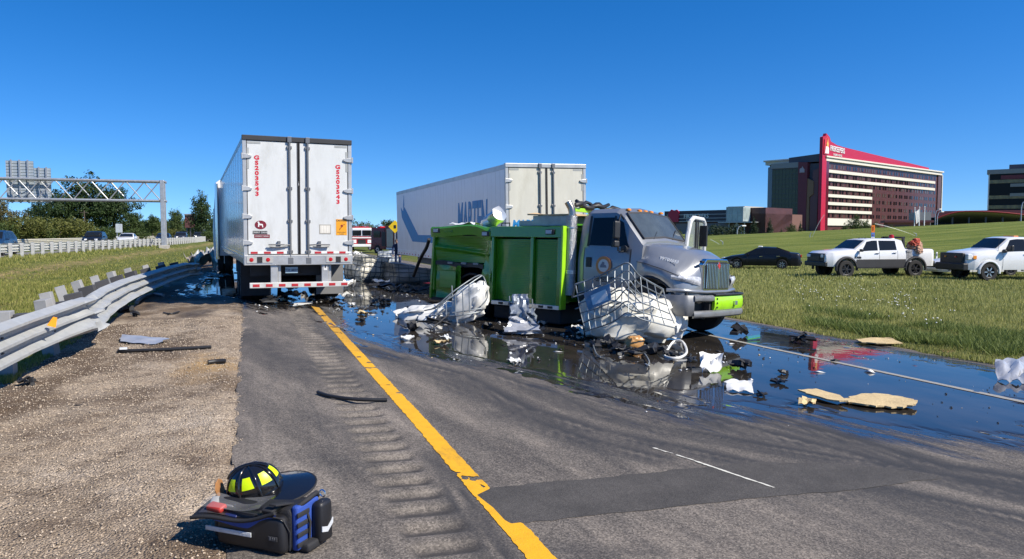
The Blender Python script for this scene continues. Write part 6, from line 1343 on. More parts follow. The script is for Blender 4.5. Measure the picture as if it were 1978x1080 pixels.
# totes farther back
def tote(label, px, py, size, rz, seed, m, bulge=.12, tilt=(0, 0), group='totes spilled between the trailers', wm=None, squash=0.0):
    p = G(px, py); T = thing('liquid_tote', label, 'tote', (p.x, p.y, p.z), rz, group); T.rotation_euler = (tilt[0], tilt[1], rz)
    def P(q, o):
        x, y, z = q; k = Vector((x * size[0] / 2, y * size[1] / 2, (z + 1) * size[2] / 2)); b = (1 - x * x) * (1 - y * y) + (1 - y * y) * (1 - z * z) + (1 - x * x) * (1 - z * z)
        n = mnoise.noise(Vector((x * 1.3 + seed, y * 1.3, z * 1.3))); d = Vector((x, y, z)).normalized(); k += d * (bulge * b * .35 + n * bulge * .8 + o); k.z *= 1 - squash * (.5 + .5 * x); k.z = max(k.z, .0)
        return k
    mb = MB(); N = 8
    for ax in range(3):
        for s in (-1, 1):
            def f(u, v): q = [0, 0, 0]; q[ax] = s * .94; q[(ax + 1) % 3] = (2 * u - 1) * .94; q[(ax + 2) % 3] = (2 * v - 1) * .94; return P(q, 0)
            mb.grid(f, N, N)
    mb.build('bladder', m, T, smooth=50)
    for z in (-.95, -.55, -.15, .25, .65, .97): MB().tube([P((math.copysign(min(1, abs(a)), a), math.copysign(min(1, abs(b)), b), z), .035) for a, b in [(1.0 if s == 0 else (1 - 2 * t if s == 1 else (-1 if s == 2 else -1 + 2 * t)), (-1 + 2 * t) if s == 0 else (1 if s == 1 else (1 - 2 * t if s == 2 else -1))) for s in range(4) for t in np.linspace(0, 1, 6)[:-1]] + [(1.0, -1.0)]], .016, 5).build('cage_wire', wm or wire, T, smooth=60)
    for k in range(5):
        t = -.8 + .4 * k
        for s in (-1, 1): MB().tube([P((t, s, z), .03) for z in np.linspace(-1, 1, 6)], .014, 5).build('cage_wire', wm or wire, T, smooth=60); MB().tube([P((s, t, z), .03) for z in np.linspace(-1, 1, 6)], .014, 5).build('cage_wire', wm or wire, T, smooth=60)
    for t in (-.5, .5): MB().tube([P((t, y, 1), .03) for y in np.linspace(-1, 1, 5)], .014, 5).build('cage_wire', wm or wire, T, smooth=60)
    MB().box((0, 0, .05), (size[0] * 1.02, size[1] * 1.02, .10)).build('pallet', wm or wire, T)
    return T
wdark = mat('cage_dark', (.10, .12, .13), .5, metal=.5)
tote('bulging cream tote in its wire cage between the two trailers', 706, 542, (1.25, 1.05, .95), .5, 1.5, hdpe, .22, (.06, .10), wm=wdark)
tote('upright white tote in a square cage behind the cream one', 750, 516, (1.15, 1.1, .92), -.2, 5.2, mat('tote_pale', (.62, .66, .68), .35, var=.08), .10, wm=wdark)
tote('flattened grey tote with sagging dark cage beside the blue lettered trailer', 795, 545, (1.9, 1.4, .85), .2, 8.8, hgrey, .30, (.0, -.08), wm=wdark, squash=.55)
q_ = G(664, 545)
for k, (px, py, sz, sd, m, lab) in enumerate([(655, 512, (.7, .5, .5), 2.2, hdpe2, 'crushed white plastic heap right of the trailer lamps'), (648, 530, (.6, .5, .5), 4.2, foil, 'torn silver sheet by the right end of the trailer guard'), (662, 556, (.8, .4, .3), 6.4, hdpe2, 'torn white sheet lying before the cream tote'), (735, 548, (.9, .35, .16), 8.1, hdpe2, 'white torn strip at the foot of the cream tote'), (690, 498, (.8, .6, .6), 9.9, hdpe2, 'pointed white sheet standing behind the cream tote'),
        (570, 560, (.6, .3, .2), 3.9, foil, 'silver scrap on the ground under the trailer guard'), (600, 556, (.5, .5, .45), 7.3, mat('dull_shell', (.28, .27, .25), .5), 'grey curved shell under the trailer between its wheels'), (742, 556, (1.0, .5, .16), 5.7, black, 'flat black torn rubber before the grey tote'), (815, 564, (.9, .4, .16), 9.7, black, 'black torn rubber sheet left of the green body')]):
    p = G(px, py); crumple('torn_sheet', lab, 'debris', m, (p.x, p.y, p.z), sz, sd, .55, rz=sd)
# dark bent pole leaning from the green body
p0, p1, p2 = A(829, 462, 18.6), A(812, 500, 19.2), A(799, 533, 19.8); MBp = MB().tube(smooth_line([p0, A(824, 478, 18.8), p1, p2]), .045, 8); o = MBp.build('bent_bar', black, None, smooth=60); tag(o, 'long black bent bar leaning from the green body to the ground', 'bar')
# ---------------------------------------------------------------- boards, fragments and strips lying about
def ground_sheet(name, label, cat, m, px_pts, th, lift=.0, wav=0.0, sub=3, seed=1, rough=.02):
    """an outline traced on the ground, given thickness and a ragged edge"""
    q = random.Random(seed); P = [G(a, b) for a, b in px_pts]; c = sum(P, Vector()) / len(P); out = []
    for i, p in enumerate(P):
        n = P[(i + 1) % len(P)]
        for k in range(sub): t = k / sub; r_ = p.lerp(n, t) - c; out.append((r_.x + q.uniform(-rough, rough), r_.y + q.uniform(-rough, rough)))
    mb = MB(); n = len(out); zf = lambda a, b: wav * (mnoise.noise(Vector((a * 2.5, b * 2.5, seed))) + .5)
    Pt = [(a, b, zf(a, b) + th) for a, b in out]; Pb = [(a, b, zf(a, b)) for a, b in out]; ct = (0, 0, zf(0, 0) + th); cb = (0, 0, zf(0, 0))
    V = Pt + Pb + [ct, cb]; F = [(i, (i + 1) % n, 2 * n) for i in range(n)] + [(n + (i + 1) % n, n + i, 2 * n + 1) for i in range(n)] + [((i + 1) % n, i, n + i, n + (i + 1) % n) for i in range(n)]
    mb.add(V, F); o = mb.build(name, m, None, (c.x, c.y, c.z + lift)); o.rotation_euler = (0, -SLOPE * -1 * -1 if False else 0, 0); return tag(o, label, cat)
ground_sheet('board', 'narrow splintered tan board lying in the wet right lane', 'board', chip, [(1540, 763), (1576, 762), (1620, 775), (1641, 786), (1600, 782), (1565, 772)], .018, .05, 0, 4, 2)
ground_sheet('board', 'large ragged tan chipboard beside the narrow board in the right lane', 'board', chip, [(1622, 778), (1660, 770), (1708, 771), (1745, 778), (1768, 785), (1771, 793), (1740, 794), (1690, 791), (1650, 786)], .018, .03, .02, 5, 3, .03)
ground_sheet('board', 'tan chipboard piece by the grass edge beyond the white line', 'board', chip, [(1652, 660), (1690, 659), (1718, 658), (1741, 668), (1700, 669), (1665, 666)], .02, .03, .02, 4, 4)
ground_sheet('board', 'small brown board at the grass edge right of the tan chipboard', 'board', mat('brown_board', (.30, .15, .07), .8), [(1815, 679), (1840, 680), (1845, 686), (1822, 684)], .02, .02, 0, 3, 5)
def frag(label, pts, m, seed, h, name='plastic_fragment', cat='fragment', nu=10):
    """torn curved plastic: outline on the ground raised into a fold"""
    P = [G(a, b) for a, b in pts]; c = sum(P, Vector()) / 4; mb = MB()
    def f(u, v, s): p = P[0].lerp(P[1], u).lerp(P[3].lerp(P[2], u), v) - c; n = mnoise.noise(Vector((u * 2.4 + seed, v * 2.4, 2))); p = p + Vector((mnoise.noise(Vector((v * 4, seed, u))), mnoise.noise(Vector((u * 4, seed, v))), 0)) * .05; p.z = abs(n) * h * .8 + h * (v if True else 0) * .9 + s + .01; return p
    mb.grid(lambda u, v: f(u, v, 0), nu, 8); mb.grid(lambda u, v: f(u, v, .007), nu, 8); o = mb.build(name, m, None, tuple(c), smooth=60); return tag(o, label, cat)
frag('folded white plastic piece standing in the spill right of the large tote', [(1356, 722), (1393, 720), (1396, 712), (1350, 712)], hdpe2, 3, .20); frag('crumpled white plastic piece flat in the spill below the folded one', [(1405, 757), (1456, 762), (1452, 750), (1402, 748)], hdpe2, 8, .07)
frag('crumpled silver sheet at the right edge beyond the white line', [(1925, 738), (1985, 744), (1985, 722), (1922, 722)], foil, 5, .20, 'silver_sheet', 'scrap metal'); frag('pale torn plastic by the wheel of the silver cab', [(1105, 645), (1128, 648), (1125, 640), (1104, 640)], hdpe2, 2, .10); frag('white strip lying across the yellow line end', [(566, 592), (604, 588), (604, 585), (568, 588)], hdpe2, 6, .02)
for k, (px, py, sz, lab) in enumerate([(1432, 650, (.62, .30, .16), 'black plank with round black lump beyond the white line near the bumper'), (1548, 664, (.55, .24, .10), 'dark fan shaped part between white line and grass'), (1430, 714, (.28, .24, .16), 'black bracket with ladder-like frame in the wet right lane'), (1517, 724, (.20, .14, .06), 'small black lump right of the black bracket'), (1505, 741, (.20, .10, .06), 'small dark winged bit below the small black lump'),
        (796, 640, (.26, .22, .20), 'upright black round part in the spill left of centre'), (845, 634, (.9, .12, .05), 'long thin dark rods on the wet road by the black round part'), (700, 622, (.26, .2, .08), 'small black scrap on the blue reflecting spill'), (708, 601, (.7, .14, .05), 'dark strip floating in the spill near the cream tote'), (722, 588, (.2, .2, .24), 'upright black stub in the spill'), (940, 636, (.2, .2, .15), 'black lump under the green shutters'), (1108, 648, (.35, .2, .14), 'black broken part between blue sheet and large tote'),
        (640, 585, (.5, .2, .08), 'dark scrap strip right of the yellow line end'), (520, 588, (.6, .3, .10), 'dark wreckage on the wet ground under the trailer rear'), (560, 578, (.7, .4, .14), 'black broken frame under the trailer guard'), (625, 574, (.6, .3, .12), 'dark scrap below the right end of the trailer guard'), (780, 560, (.5, .3, .2), 'black tangled part before the grey tote'), (1300, 690, (.3, .2, .1), 'black rubble at the right foot of the large tote'), (58, 742, (.30, .22, .07), 'black rubber scrap at the near guardrail post'), (655, 592, (.3, .2, .1), 'small dark clip near the white torn sheet'),
        (742, 585, (.5, .2, .14), 'black engine part in the spill below the upright tote'), (1560, 648, (.2, .1, .05), 'thin dark chip next to the grass edge'), (240, 605, (.4, .25, .20), 'bent dark rail bracket under the crumpled guardrail'), (262, 612, (.22, .2, .14), 'small brown clod beside the crumpled guardrail'), (1335, 700, (.2, .15, .06), 'dark sliver between large tote and folded white piece'), (1468, 786 - 20, (.2, .08, .04), 'dark twig-like scrap near the flat white plastic')]):
    junk('debris', lab, px, py, sz, 30 + k, black if k % 5 != 4 else mat('dark_metal', (.06, .065, .07), .4, metal=.6), rz=k * 1.3)
ground_sheet('green_strip', 'thin green strip beside the black plank beyond the white line', 'debris', green, [(1440, 655), (1468, 652), (1468, 656), (1444, 659)], .02, .03, 0, 2, 4, .005)
for k, (px, py, c_, lab) in enumerate([(853, 666, chip, 'tan chip in the green reflection'), (1172, 668, hdpe2, 'small white shard left of the large tote'), (862, 657, hdpe2, 'white crumb near the tan chip'), (787, 657, hdpe2, 'pale crumb in front of the black round part'), (993, 703, hdpe2, 'white crumb below the blue sheet'), (1050, 628, hdpe2, 'white shard right of the blue sheet'), (700, 608, chip, 'tan sliver on the blue reflecting spill'), (1560, 783, chip, 'tan crumb below the narrow board'), (680, 590, hdpe2, 'white sliver near the dark strip')]):
    p = G(px, py); crumple('shard', lab, 'fragment', c_, (p.x, p.y, p.z), (.22, .16, .12), 20 + k * 1.7, .4, 5, 4, rz=k)
# strips on shoulder and rumble strip
def bar(name, label, pts, r, m, lift=.02, flat=1.0, cat='strip'):
    P = [G(a, b) for a, b in pts]; c = P[0]; mb = MB().tube(smooth_line([p - c + Vector((0, 0, lift)) for p in P]), r, 8)
    o = mb.build(name, m, None, tuple(c), smooth=60); return tag(o, label, cat)
bar('rubber_strip', 'black rubber strip lying across the rumble strip to the yellow line', [(614, 762), (640, 770), (690, 776), (748, 777)], .020, black, .025)
bar('trim_strip', 'long straight black trim strip on the gravel shoulder', [(228, 682), (300, 680), (360, 677), (408, 674)], .026, black, .03); ground_sheet('strip_label', 'white label on the left end of the long black trim strip', 'label', tapw, [(231, 683), (246, 682), (246, 678), (231, 679)], .004, .056, 0, 1, 1, .0)
frag('torn grey metal strip above the black trim strip on the gravel', [(232, 662), (300, 668), (328, 660), (236, 654)], foil, 4, .05, 'metal_strip', 'scrap metal'); bar('hose_end', 'short ribbed black hose end at the gravel edge', [(402, 705), (418, 703), (436, 702)], .03, black, .035, cat='hose')
bar('arched_strip', 'grey arched strip of bumper beside the crumpled guardrail', [(264, 588), (276, 578), (296, 572), (316, 574)], .05, greybump, .05); bar('bent_trim', 'small bent dark trim piece on the shoulder beyond the metal strip', [(316, 606), (330, 608), (346, 604)], .02, black, .02); bar('thin_twig', 'thin dark sliver on the gravel in the foreground', [(144, 786), (160, 786)], .012, black, .012)
# nobody could count the crumbs
r = np.random.default_rng(77); n = 2600; u = r.random(n); x = r.uniform(1.7, 11.2, n); y = 5.5 + 22 * r.random(n) ** 1.3; k = (bil(SD, x, y) > -.6) & (r.random(n) < np.clip(.25 + VA.fbm(x * .8, y * .8, 3) * 1.6, 0.04, 1)); x, y = x[k], y[k]; n = len(x); s = .006 + .020 * r.random(n) ** 3
base = np.array([(1, 0, .2), (-.5, .8, .3), (-.6, -.8, .1), (.1, .1, .9), (0, 0, -.2)]); Bq = base[None] * (1 + .7 * (r.random((n, 5, 3)) - .5)); V = np.stack([x[:, None] + Bq[:, :, 0] * s[:, None], y[:, None] + Bq[:, :, 1] * s[:, None], (SLOPE * x + .008)[:, None] + Bq[:, :, 2] * s[:, None] * .7], -1).reshape(-1, 3)
f = np.array([(0, 1, 3), (1, 2, 3), (2, 0, 3), (1, 0, 4), (2, 1, 4), (0, 2, 4)]); F = (f[None] + (np.arange(n) * 5)[:, None, None]).reshape(-1, 3); me = npmesh('crumbs', V, F, black); me.materials.append(hdpe2); me.materials.append(chip)
me.polygons.foreach_set('material_index', np.repeat(r.choice(3, n, p=(.74, .16, .10)), 6).astype(np.int32)); tag(obj('crumbs', me), 'tiny black, white and tan crumbs strewn over the wet road', 'debris', kind='stuff')

# larger scraps, still past counting, thickest round the truck and under the trailers
n = 420; cen = [G(a, b) for a, b in ((1230, 690), (1000, 645), (860, 625), (720, 600), (600, 575), (660, 570), (1420, 690), (780, 570), (1120, 660), (540, 590))]; pick = r.integers(0, len(cen), n); x = np.array([cen[k].x for k in pick]) + r.normal(size=n) * .75; y = np.array([cen[k].y for k in pick]) + r.normal(size=n) * 1.0; k = (x > -1.5) & (x < 11.2); x, y = x[k], y[k]; n = len(x)
s = .015 + .05 * r.random(n) ** 2; Bq = base[None] * (1 + .8 * (r.random((n, 5, 3)) - .5)) * np.stack([.5 + 2.2 * r.random(n) ** 2, .4 + .5 * r.random(n), .25 + .5 * r.random(n)], -1)[:, None, :]; a = r.random(n) * 6.28; ca, sa = np.cos(a)[:, None], np.sin(a)[:, None]
V = np.stack([x[:, None] + (Bq[:, :, 0] * ca - Bq[:, :, 1] * sa) * s[:, None], y[:, None] + (Bq[:, :, 0] * sa + Bq[:, :, 1] * ca) * s[:, None], (SLOPE * x + .01)[:, None] + Bq[:, :, 2] * s[:, None]], -1).reshape(-1, 3); F = (f[None] + (np.arange(n) * 5)[:, None, None]).reshape(-1, 3)
me = npmesh('scraps', V, F, black); me.materials.append(hdpe2); me.materials.append(foil); me.polygons.foreach_set('material_index', np.repeat(r.choice(3, n, p=(.62, .26, .12)), 6).astype(np.int32)); tag(obj('scraps', me), 'broken black, white and silver scraps strewn round the wrecked truck and trailers', 'debris', kind='stuff')
# ---------------------------------------------------------------- vehicles parked on the grass to the right
PICK = dict(w=[(2.98, .72), (2.92, .86), (2.6, .97), (2.0, 1.0), (-2.9, .99), (-3.0, .92)], top=[(2.98, .85), (2.95, 1.22), (2.7, 1.33), (1.5, 1.43), (1.42, 1.45), (.78, 1.90), (.4, 1.965), (-.95, 1.95), (-1.22, 1.90), (-1.36, 1.47), (-1.40, 1.45), (-2.9, 1.45), (-3.0, 1.40)],
    belt=[(2.98, 1.1), (1.5, 1.30), (-1.3, 1.36), (-1.45, 1.38), (-3, 1.38)], zb=.58, axles=[(1.92, .54, .46), (-1.92, .54, .46)], r=.44, tw=.30, windows=[(1.12, .18, .74, .16), (.08, -.88, .08, -.84)], screen=(1.40, .82), rear=(-1.24, -1.34), lampz=(1.10, 1.18), handles=[.25, -.72], seams=[1.20, .10, -.92, -1.40], tumble=.24, spokes=6, bz=.66, round=.06, th=.42, bm=black, track=.03, mm=black)
PICK2 = dict(PICK); PICK2['top'] = [(2.98, .85), (2.95, 1.24), (2.7, 1.36), (1.6, 1.48), (1.5, 1.50), (.85, 1.98), (.5, 2.04), (-.35, 2.02), (-.62, 1.96), (-.74, 1.50), (-.78, 1.47), (-2.9, 1.47), (-3.0, 1.42)]; PICK2['windows'] = [(1.20, .05, .80, .08)]; PICK2['screen'] = (1.48, .88); PICK2['rear'] = (-.64, -.73); PICK2['handles'] = [.1]; PICK2['seams'] = [1.24, -.02, -.78]; PICK2['zb'] = .52; PICK2['r'] = .42; PICK2['axles'] = [(1.92, .50, .43), (-1.92, .50, .43)]
darkrim = mat('dark_rim', (.05, .05, .055), .35, metal=.5); flare = mat('fender_flare', (.030, .030, .032), .6)
def flares(T, L, sp, m):
    for ax, ar, az in sp['axles']:
        for sg in (1, -1): w_ = interp(sp['w'], ax); MB().tube([(ax + (ar + .03) * math.cos(t), sg * (w_ + .02), az + (ar + .03) * math.sin(t)) for t in np.linspace(-.15, math.pi + .15, 16)], .065, 6).build('fender_flare', m, T, smooth=60)
def fit(px0, px1, d, z, hc, hd): v = RV * hc + FH * hd; x, y = W2(((px0 + px1) / 2 - 989) / FPX * d, d); return (x, y, float(zg(x, y)) if z is None else z), math.atan2(v.y, v.x)
l_, a_ = fit(1570, 1786, 38.6, None, -.985, -.17)
P1, L1 = vehicle('pickup_truck', 'white crew cab pickup with black fender flares and dark lower body on the grass', 'pickup truck', l_, a_, PICK, pwhite, darkrim); flares(P1, L1, PICK, flare)
for sg in (1, -1): MB().box((-.0, sg * .985, .74), (2.75, .06, .40)).build('rocker_panel', flare, P1, bevel=.02); MB().box((0, sg * 1.06, .52), (2.7, .14, .06)).build('side_step', black, P1)
MB().box((-2.2, 0, 1.455), (1.45, 1.62, .012)).build('bed_floor', under, P1); MB().box((2.93, 0, 1.02), (.12, 1.5, .42)).build('grille', black, P1, bevel=.03); MB().box((2.96, 0, .70), (.16, 1.84, .24)).build('front_bumper', black, P1, bevel=.04); MB().box((-3.02, 0, .74), (.16, 1.84, .2)).build('rear_bumper', black, P1, bevel=.03)
for sg in (1, -1): MB().box((-1.55, sg * .995, 1.10), (.30, .02, .62)).build('side_decal', mat('decal_black', (.03, .03, .03), .5, var=.9, scale=9, two=(.5, .5, .5)), P1); MB().box((1.22, sg * 1.004, 1.02), (.22, .015, .08)).build('fender_badge', black, P1)
text('RAM', .16, pgrey, P1, (1.32, 1.012, 1.03), (-1, 0, 0), (0, 0, 1), ext=.002, bold=.003)
for sg in (1, -1): MB().box((-1.36, sg * .78, 1.78), (.10, .10, .56), Matrix.Rotation(.12, 3, 'Y')).build('roll_hoop', black, P1)
MB().box((-1.40, 0, 2.02), (.10, 1.6, .09)).build('roll_bar', black, P1)
bl = MB().lathe([(.16, 0), (.15, .03)], 16, (-1.0, .35, 1.955)).build('beacon_base', whitem, P1); MB().lathe([(.12, .03), (.125, .14), (.10, .20), (.0, .22)], 16, (-1.0, .35, 1.955)).build('beacon', redlens, P1, smooth=50)
for k in (-.25, 0, .25): MB().box((.38, k, 1.99), (.08, .12, .035)).build('roof_marker', black, P1, bevel=.01)
# turnout gear slung over the bed rail
gx = P1.matrix_basis; P1m = Matrix.Translation(l_) @ Matrix.Rotation(a_, 4, 'Z'); gp0 = P1m @ Vector((-1.95, .92, 1.42)); GR = thing('turnout_gear', 'heap of red and tan turnout gear slung over the bed rail of the first pickup', 'clothing', tuple(gp0), a_)
gt = mat('gear_tan', (.50, .30, .20), .8, var=.15); grd = mat('gear_red', (.42, .06, .03), .7, var=.2)
blob((0, -.1, .02), (.36, .24, .20), 3.1, GR, gt, 'coat', .3, 2.6); blob((.1, .02, .18), (.25, .2, .14), 6.2, GR, grd, 'jacket', .3, 3); blob((-.12, .12, -.22), (.2, .12, .2), 8.2, GR, gt, 'trouser_leg', .3, 3); blob((-.05, -.02, .36), (.17, .15, .11), 5.5, GR, grd, 'helmet', .12, 2)
l_, a_ = fit(1838, 2070, 35.8, None, -.985, -.10)
P2, L2 = vehicle('pickup_truck', 'white pickup with black push bumper cut by the right picture edge', 'pickup truck', l_, a_, PICK2, pwhite, alu); flares(P2, L2, dict(PICK2, axles=[(a, b - .03, c) for a, b, c in PICK2['axles']]), pwhite)
MB().box((3.02, 0, 1.02), (.16, 1.55, .56)).build('push_bar', black, P2, bevel=.04); MB().box((3.05, 0, .66), (.28, 1.95, .34)).build('front_bumper', black, P2, bevel=.05)
for y, m in ((.35, redlens), (-.35, amber)): MB().box((3.11, y, 1.12), (.05, .12, .07)).build('warning_light', m, P2, bevel=.01)
for sg in (1, -1): MB().box((2.84, sg * .84, 1.12), (.22, .24, .26)).build('headlight_housing', clearlens, P2, bevel=.03); MB().box((2.62, sg * .985, 1.10), (.16, .03, .16)).build('side_marker', amber, P2, bevel=.01); MB().box((.98, sg * 1.14, 1.52), (.14, .26, .26)).build('tow_mirror', black, P2, bevel=.03)
MB().box((.1, 0, 2.06), (.25, .7, .07)).build('beacon', mat('beacon_amber', (.72, .20, .04), .3), P2, bevel=.02); MB().box((-2.1, 0, 1.475), (1.5, 1.62, .012)).build('bed_floor', under, P2); MB().tube([(1.45, .95, 1.4), (1.45, .97, 1.95)], .008, 5).build('antenna', black, P2)
l_, a_ = fit(1805, 1960, 39.5, None, -.98, -.12); vehicle('sedan', 'white car parked behind the second pickup with only its nose showing', 'car', l_, a_, SEDAN, pwhite, darkrim)
l_, a_ = fit(1402, 1538, 50, None, -.93, .37)
SD_, Ls_ = vehicle('sedan', 'black sedan with silver hubcaps parked on the grass right of the truck', 'car', l_, a_, dict(SEDAN, spokes=7), pblack, alu); MB().box((.05, 0, 1.475), (.25, .9, .06)).build('light_bar', whitem, SD_, bevel=.02)
# ---------------------------------------------------------------- fire engine and rescue truck beyond the wreck
fred = paint('fire_red', (.36, .012, .018)); fdark = paint('rescue_red', (.16, .010, .014))
x, y = W2((699 - 989) / FPX * 93, 93); v = RV * .22 + FH * -.975; FE = thing('fire_engine', 'white topped red fire engine facing the viewer between the trailers', 'fire engine', (x, y, float(zg(x, y))), math.atan2(v.y, v.x))
MB().box((-4.2, 0, 1.75), (6.0, 2.45, 2.3)).build('body', fred, FE, bevel=.05); MB().box((.0, 0, 1.15), (2.4, 2.45, 1.2)).build('cab_lower', fred, FE, bevel=.06); MB().box((.0, 0, 2.27), (2.4, 2.42, 1.04), taper=.96).build('cab_upper', pwhite, FE, bevel=.08)
for sg in (1, -1): MB().box((1.21, sg * .58, 2.18), (.05, 1.04, .66)).build('windshield', carglass, FE, bevel=.02); MB().box((1.22, sg * .92, 1.15), (.06, .5, .4)).build('lamp_housing', whitem, FE, bevel=.02); MB().lathe([(0, .03), (.10, .02), (.11, 0)], 12, (1.25, sg * .92, 1.15), 'x').build('headlight', clearlens, FE); MB().box((.4, sg * 1.24, 2.15), (1.0, .03, .6)).build('side_window', carglass, FE); MB().box((1.4, sg * 1.45, 2.0), (.1, .18, .4)).build('mirror', chrome, FE, bevel=.02); wheel(FE, -.1, sg * 1.08, .52, .52, .3, alu, sg, 8, rr=.55); wheel(FE, -5.2, sg * 1.08, .52, .52, .3, alu, sg, 8, rr=.55)
MB().box((1.24, 0, 1.05), (.06, .95, .7)).build('grille', black, FE, bevel=.02); MB().box((1.23, 0, 1.60), (.05, 2.3, .14)).build('white_band', whitem, FE); MB().box((1.35, 0, .66), (.5, 2.4, .32)).build('front_bumper', whitem, FE, bevel=.03); MB().box((.7, 0, 2.88), (.35, 1.7, .16)).build('light_bar', redlens, FE, bevel=.02)
for y_ in (-.9, -.4, .3, .8): MB().box((-1.8, y_, 3.05), (1.2, .25, .25)).build('roof_gear', slate, FE)
x, y = W2((760 - 989) / FPX * 80, 80); v = RV * -.80 + FH * .60; RT = thing('rescue_truck', 'dark red rescue truck with pale roll-up door, left of the blue lettered trailer', 'fire engine', (x, y, float(zg(x, y))), math.atan2(v.y, v.x))
MB().box((-2.6, 0, 1.75), (5.2, 2.4, 2.5)).build('body', fdark, RT, bevel=.05); MB().box((1.15, 0, 1.65), (2.2, 2.35, 2.3), taper=.95).build('cab', fdark, RT, bevel=.08); MB().box((2.26, 0, 2.15), (.05, 2.1, .7)).build('windshield', carglass, RT)
for sg in (1, -1): MB().box((1.25, sg * 1.17, 2.1), (1.0, .05, .65)).build('side_window', carglass, RT); MB().box((-.75, sg * 1.21, 1.75), (.95, .04, 1.9)).build('roll_door', mat('roll_door_pale', (.42, .38, .30), .4, metal=.4, var=.1), RT); MB().box((-2.3, sg * 1.21, 1.75), (1.5, .04, 1.9)).build('roll_door', slate, RT); MB().box((.2, sg * 1.2, 1.6), (.6, .04, 1.5)).build('crew_door', black, RT, bevel=.02); wheel(RT, 1.2, sg * 1.05, .5, .5, .3, alu, sg, 8, rr=.55); wheel(RT, -3.4, sg * 1.05, .5, .5, .3, alu, sg, 8, rr=.55); MB().box((-2.3, sg * 1.2, .62), (4.2, .06, .2)).build('rub_rail', whitem, RT)
MB().box((2.4, 0, .62), (.35, 2.3, .3)).build('front_bumper', chrome, RT, bevel=.03); MB().box((1.4, 0, 2.88), (.4, 1.5, .15)).build('light_bar', redlens, RT, bevel=.02); MB().box((-2.5, 0, 3.08), (4.4, 1.6, .18)).build('roof_rack', slate, RT)
p = A(763, 438, 71); YS = thing('warning_sign', 'yellow diamond warning sign rising above the rescue truck', 'sign', (p.x, p.y, float(zg(p.x, p.y))), -YAW); hz = p.z - YS.location.z
MB().prism([(-.62, hz), (0, hz - .62), (.62, hz), (0, hz + .62)], -.02, .02, 'y').build('panel', mat('sign_yellow', (.85, .55, .01), .5), YS); MB().box((0, -.03, hz), (.22, .02, .3)).build('symbol', black, YS); MB().box((0, .06, hz / 2), (.1, .08, hz)).build('post', steel, YS)
# ---------------------------------------------------------------- responder bending behind the totes
def person(label, loc, rz, skeleton, radii, edges, clothes, skin, parts):
    P = thing('person', label, 'person', loc, rz); me = bpy.data.meshes.new('body'); me.from_pydata(skeleton, edges, []); o = obj('body', me, clothes, P)
    o.modifiers.new('skin', 'SKIN'); sv = me.skin_vertices[0].data if me.skin_vertices else None
    if sv is None: return P
    for k, q in enumerate(radii): sv[k].radius = (q, q)
    sv[0].use_root = True; s2 = o.modifiers.new('sub', 'SUBSURF'); s2.levels = 2; s2.render_levels = 2; bpy.context.view_layer.update()
    m2 = bpy.data.meshes.new_from_object(o.evaluated_get(bpy.context.evaluated_depsgraph_get())); o.modifiers.clear(); o.data = m2
    if not m2.materials: m2.materials.append(clothes)
    m2.polygons.foreach_set('use_smooth', [True] * len(m2.polygons))
    for nm, mb, m in parts: mb.build(nm, m, P, smooth=60)
    return P
navy = mat('navy_cloth', (.012, .028, .085), .8, var=.25, scale=6); skin = mat('skin', (.42, .24, .17), .6)
sk = [(0, 0, .92), (.10, 0, 1.12), (.24, 0, 1.30), (.34, 0, 1.40), (.40, 0, 1.46), (0, .11, .86), (.06, .12, .48), (-.04, .13, .09), (.10, .13, .04), (0, -.11, .86), (.02, -.12, .47), (-.10, -.13, .09), (.04, -.13, .04), (.27, .20, 1.30), (.38, .24, 1.04), (.50, .20, .84), (.55, .19, .77), (.27, -.20, 1.30), (.36, -.25, 1.03), (.52, -.20, .86), (.57, -.19, .79)]
rd = [.15, .145, .16, .075, .06, .10, .075, .055, .05, .10, .075, .055, .05, .075, .055, .042, .034, .075, .055, .042, .034]
ed = [(0, 1), (1, 2), (2, 3), (3, 4), (0, 5), (5, 6), (6, 7), (7, 8), (0, 9), (9, 10), (10, 11), (11, 12), (2, 13), (13, 14), (14, 15), (15, 16), (2, 17), (17, 18), (18, 19), (19, 20)]
hd_ = MB(); hd_.lathe([(.0, -.125), (.05, -.115), (.072, -.06), (.083, 0), (.08, .06), (.055, .10), (.0, .118)], 16, (.48, 0, 1.55)); hd_.add([(.555, -.015, 1.53), (.585, 0, 1.525), (.555, .015, 1.53), (.56, 0, 1.575)], [(0, 1, 3), (1, 2, 3), (0, 2, 1)])
for sg in (1, -1): hd_.box((.47, sg * .084, 1.545), (.04, .018, .055))
hr = MB(); hr.lathe([(.092, -.01), (.095, .04), (.07, .10), (.0, .128)], 16, (.468, 0, 1.56)); fc = MB()
for sg in (1, -1): fc.box((.560, sg * .032, 1.555), (.012, .02, .01))
fc.box((.562, 0, 1.488), (.01, .04, .008)); hn = MB()
for sg in (1, -1):
    for k in range(4): hn.tube([(.56, sg * .19 + (k - 1.5) * .016, .77), (.58, sg * .19 + (k - 1.5) * .018, .715), (.575, sg * .19 + (k - 1.5) * .017, .675 + .008 * abs(k - 1.5))], .009, 5)
    hn.tube([(.56, sg * .19 - sg * .03, .77), (.60, sg * .19 - sg * .045, .735), (.61, sg * .19 - sg * .04, .71)], .010, 5)
p = G(769, 519); person('person in dark navy work clothes bending forward beside the blue lettered trailer', (p.x, p.y, p.z), math.atan2(-.9, -.3), sk, rd, ed, navy, skin, [('head', hd_, skin), ('hair', hr, bark), ('face', fc, black), ('hands', hn, skin), ('orange_patch', MB().box((.16, .17, 1.22), (.16, .02, .14)), mat('vest_orange', (.65, .12, .02), .7))])
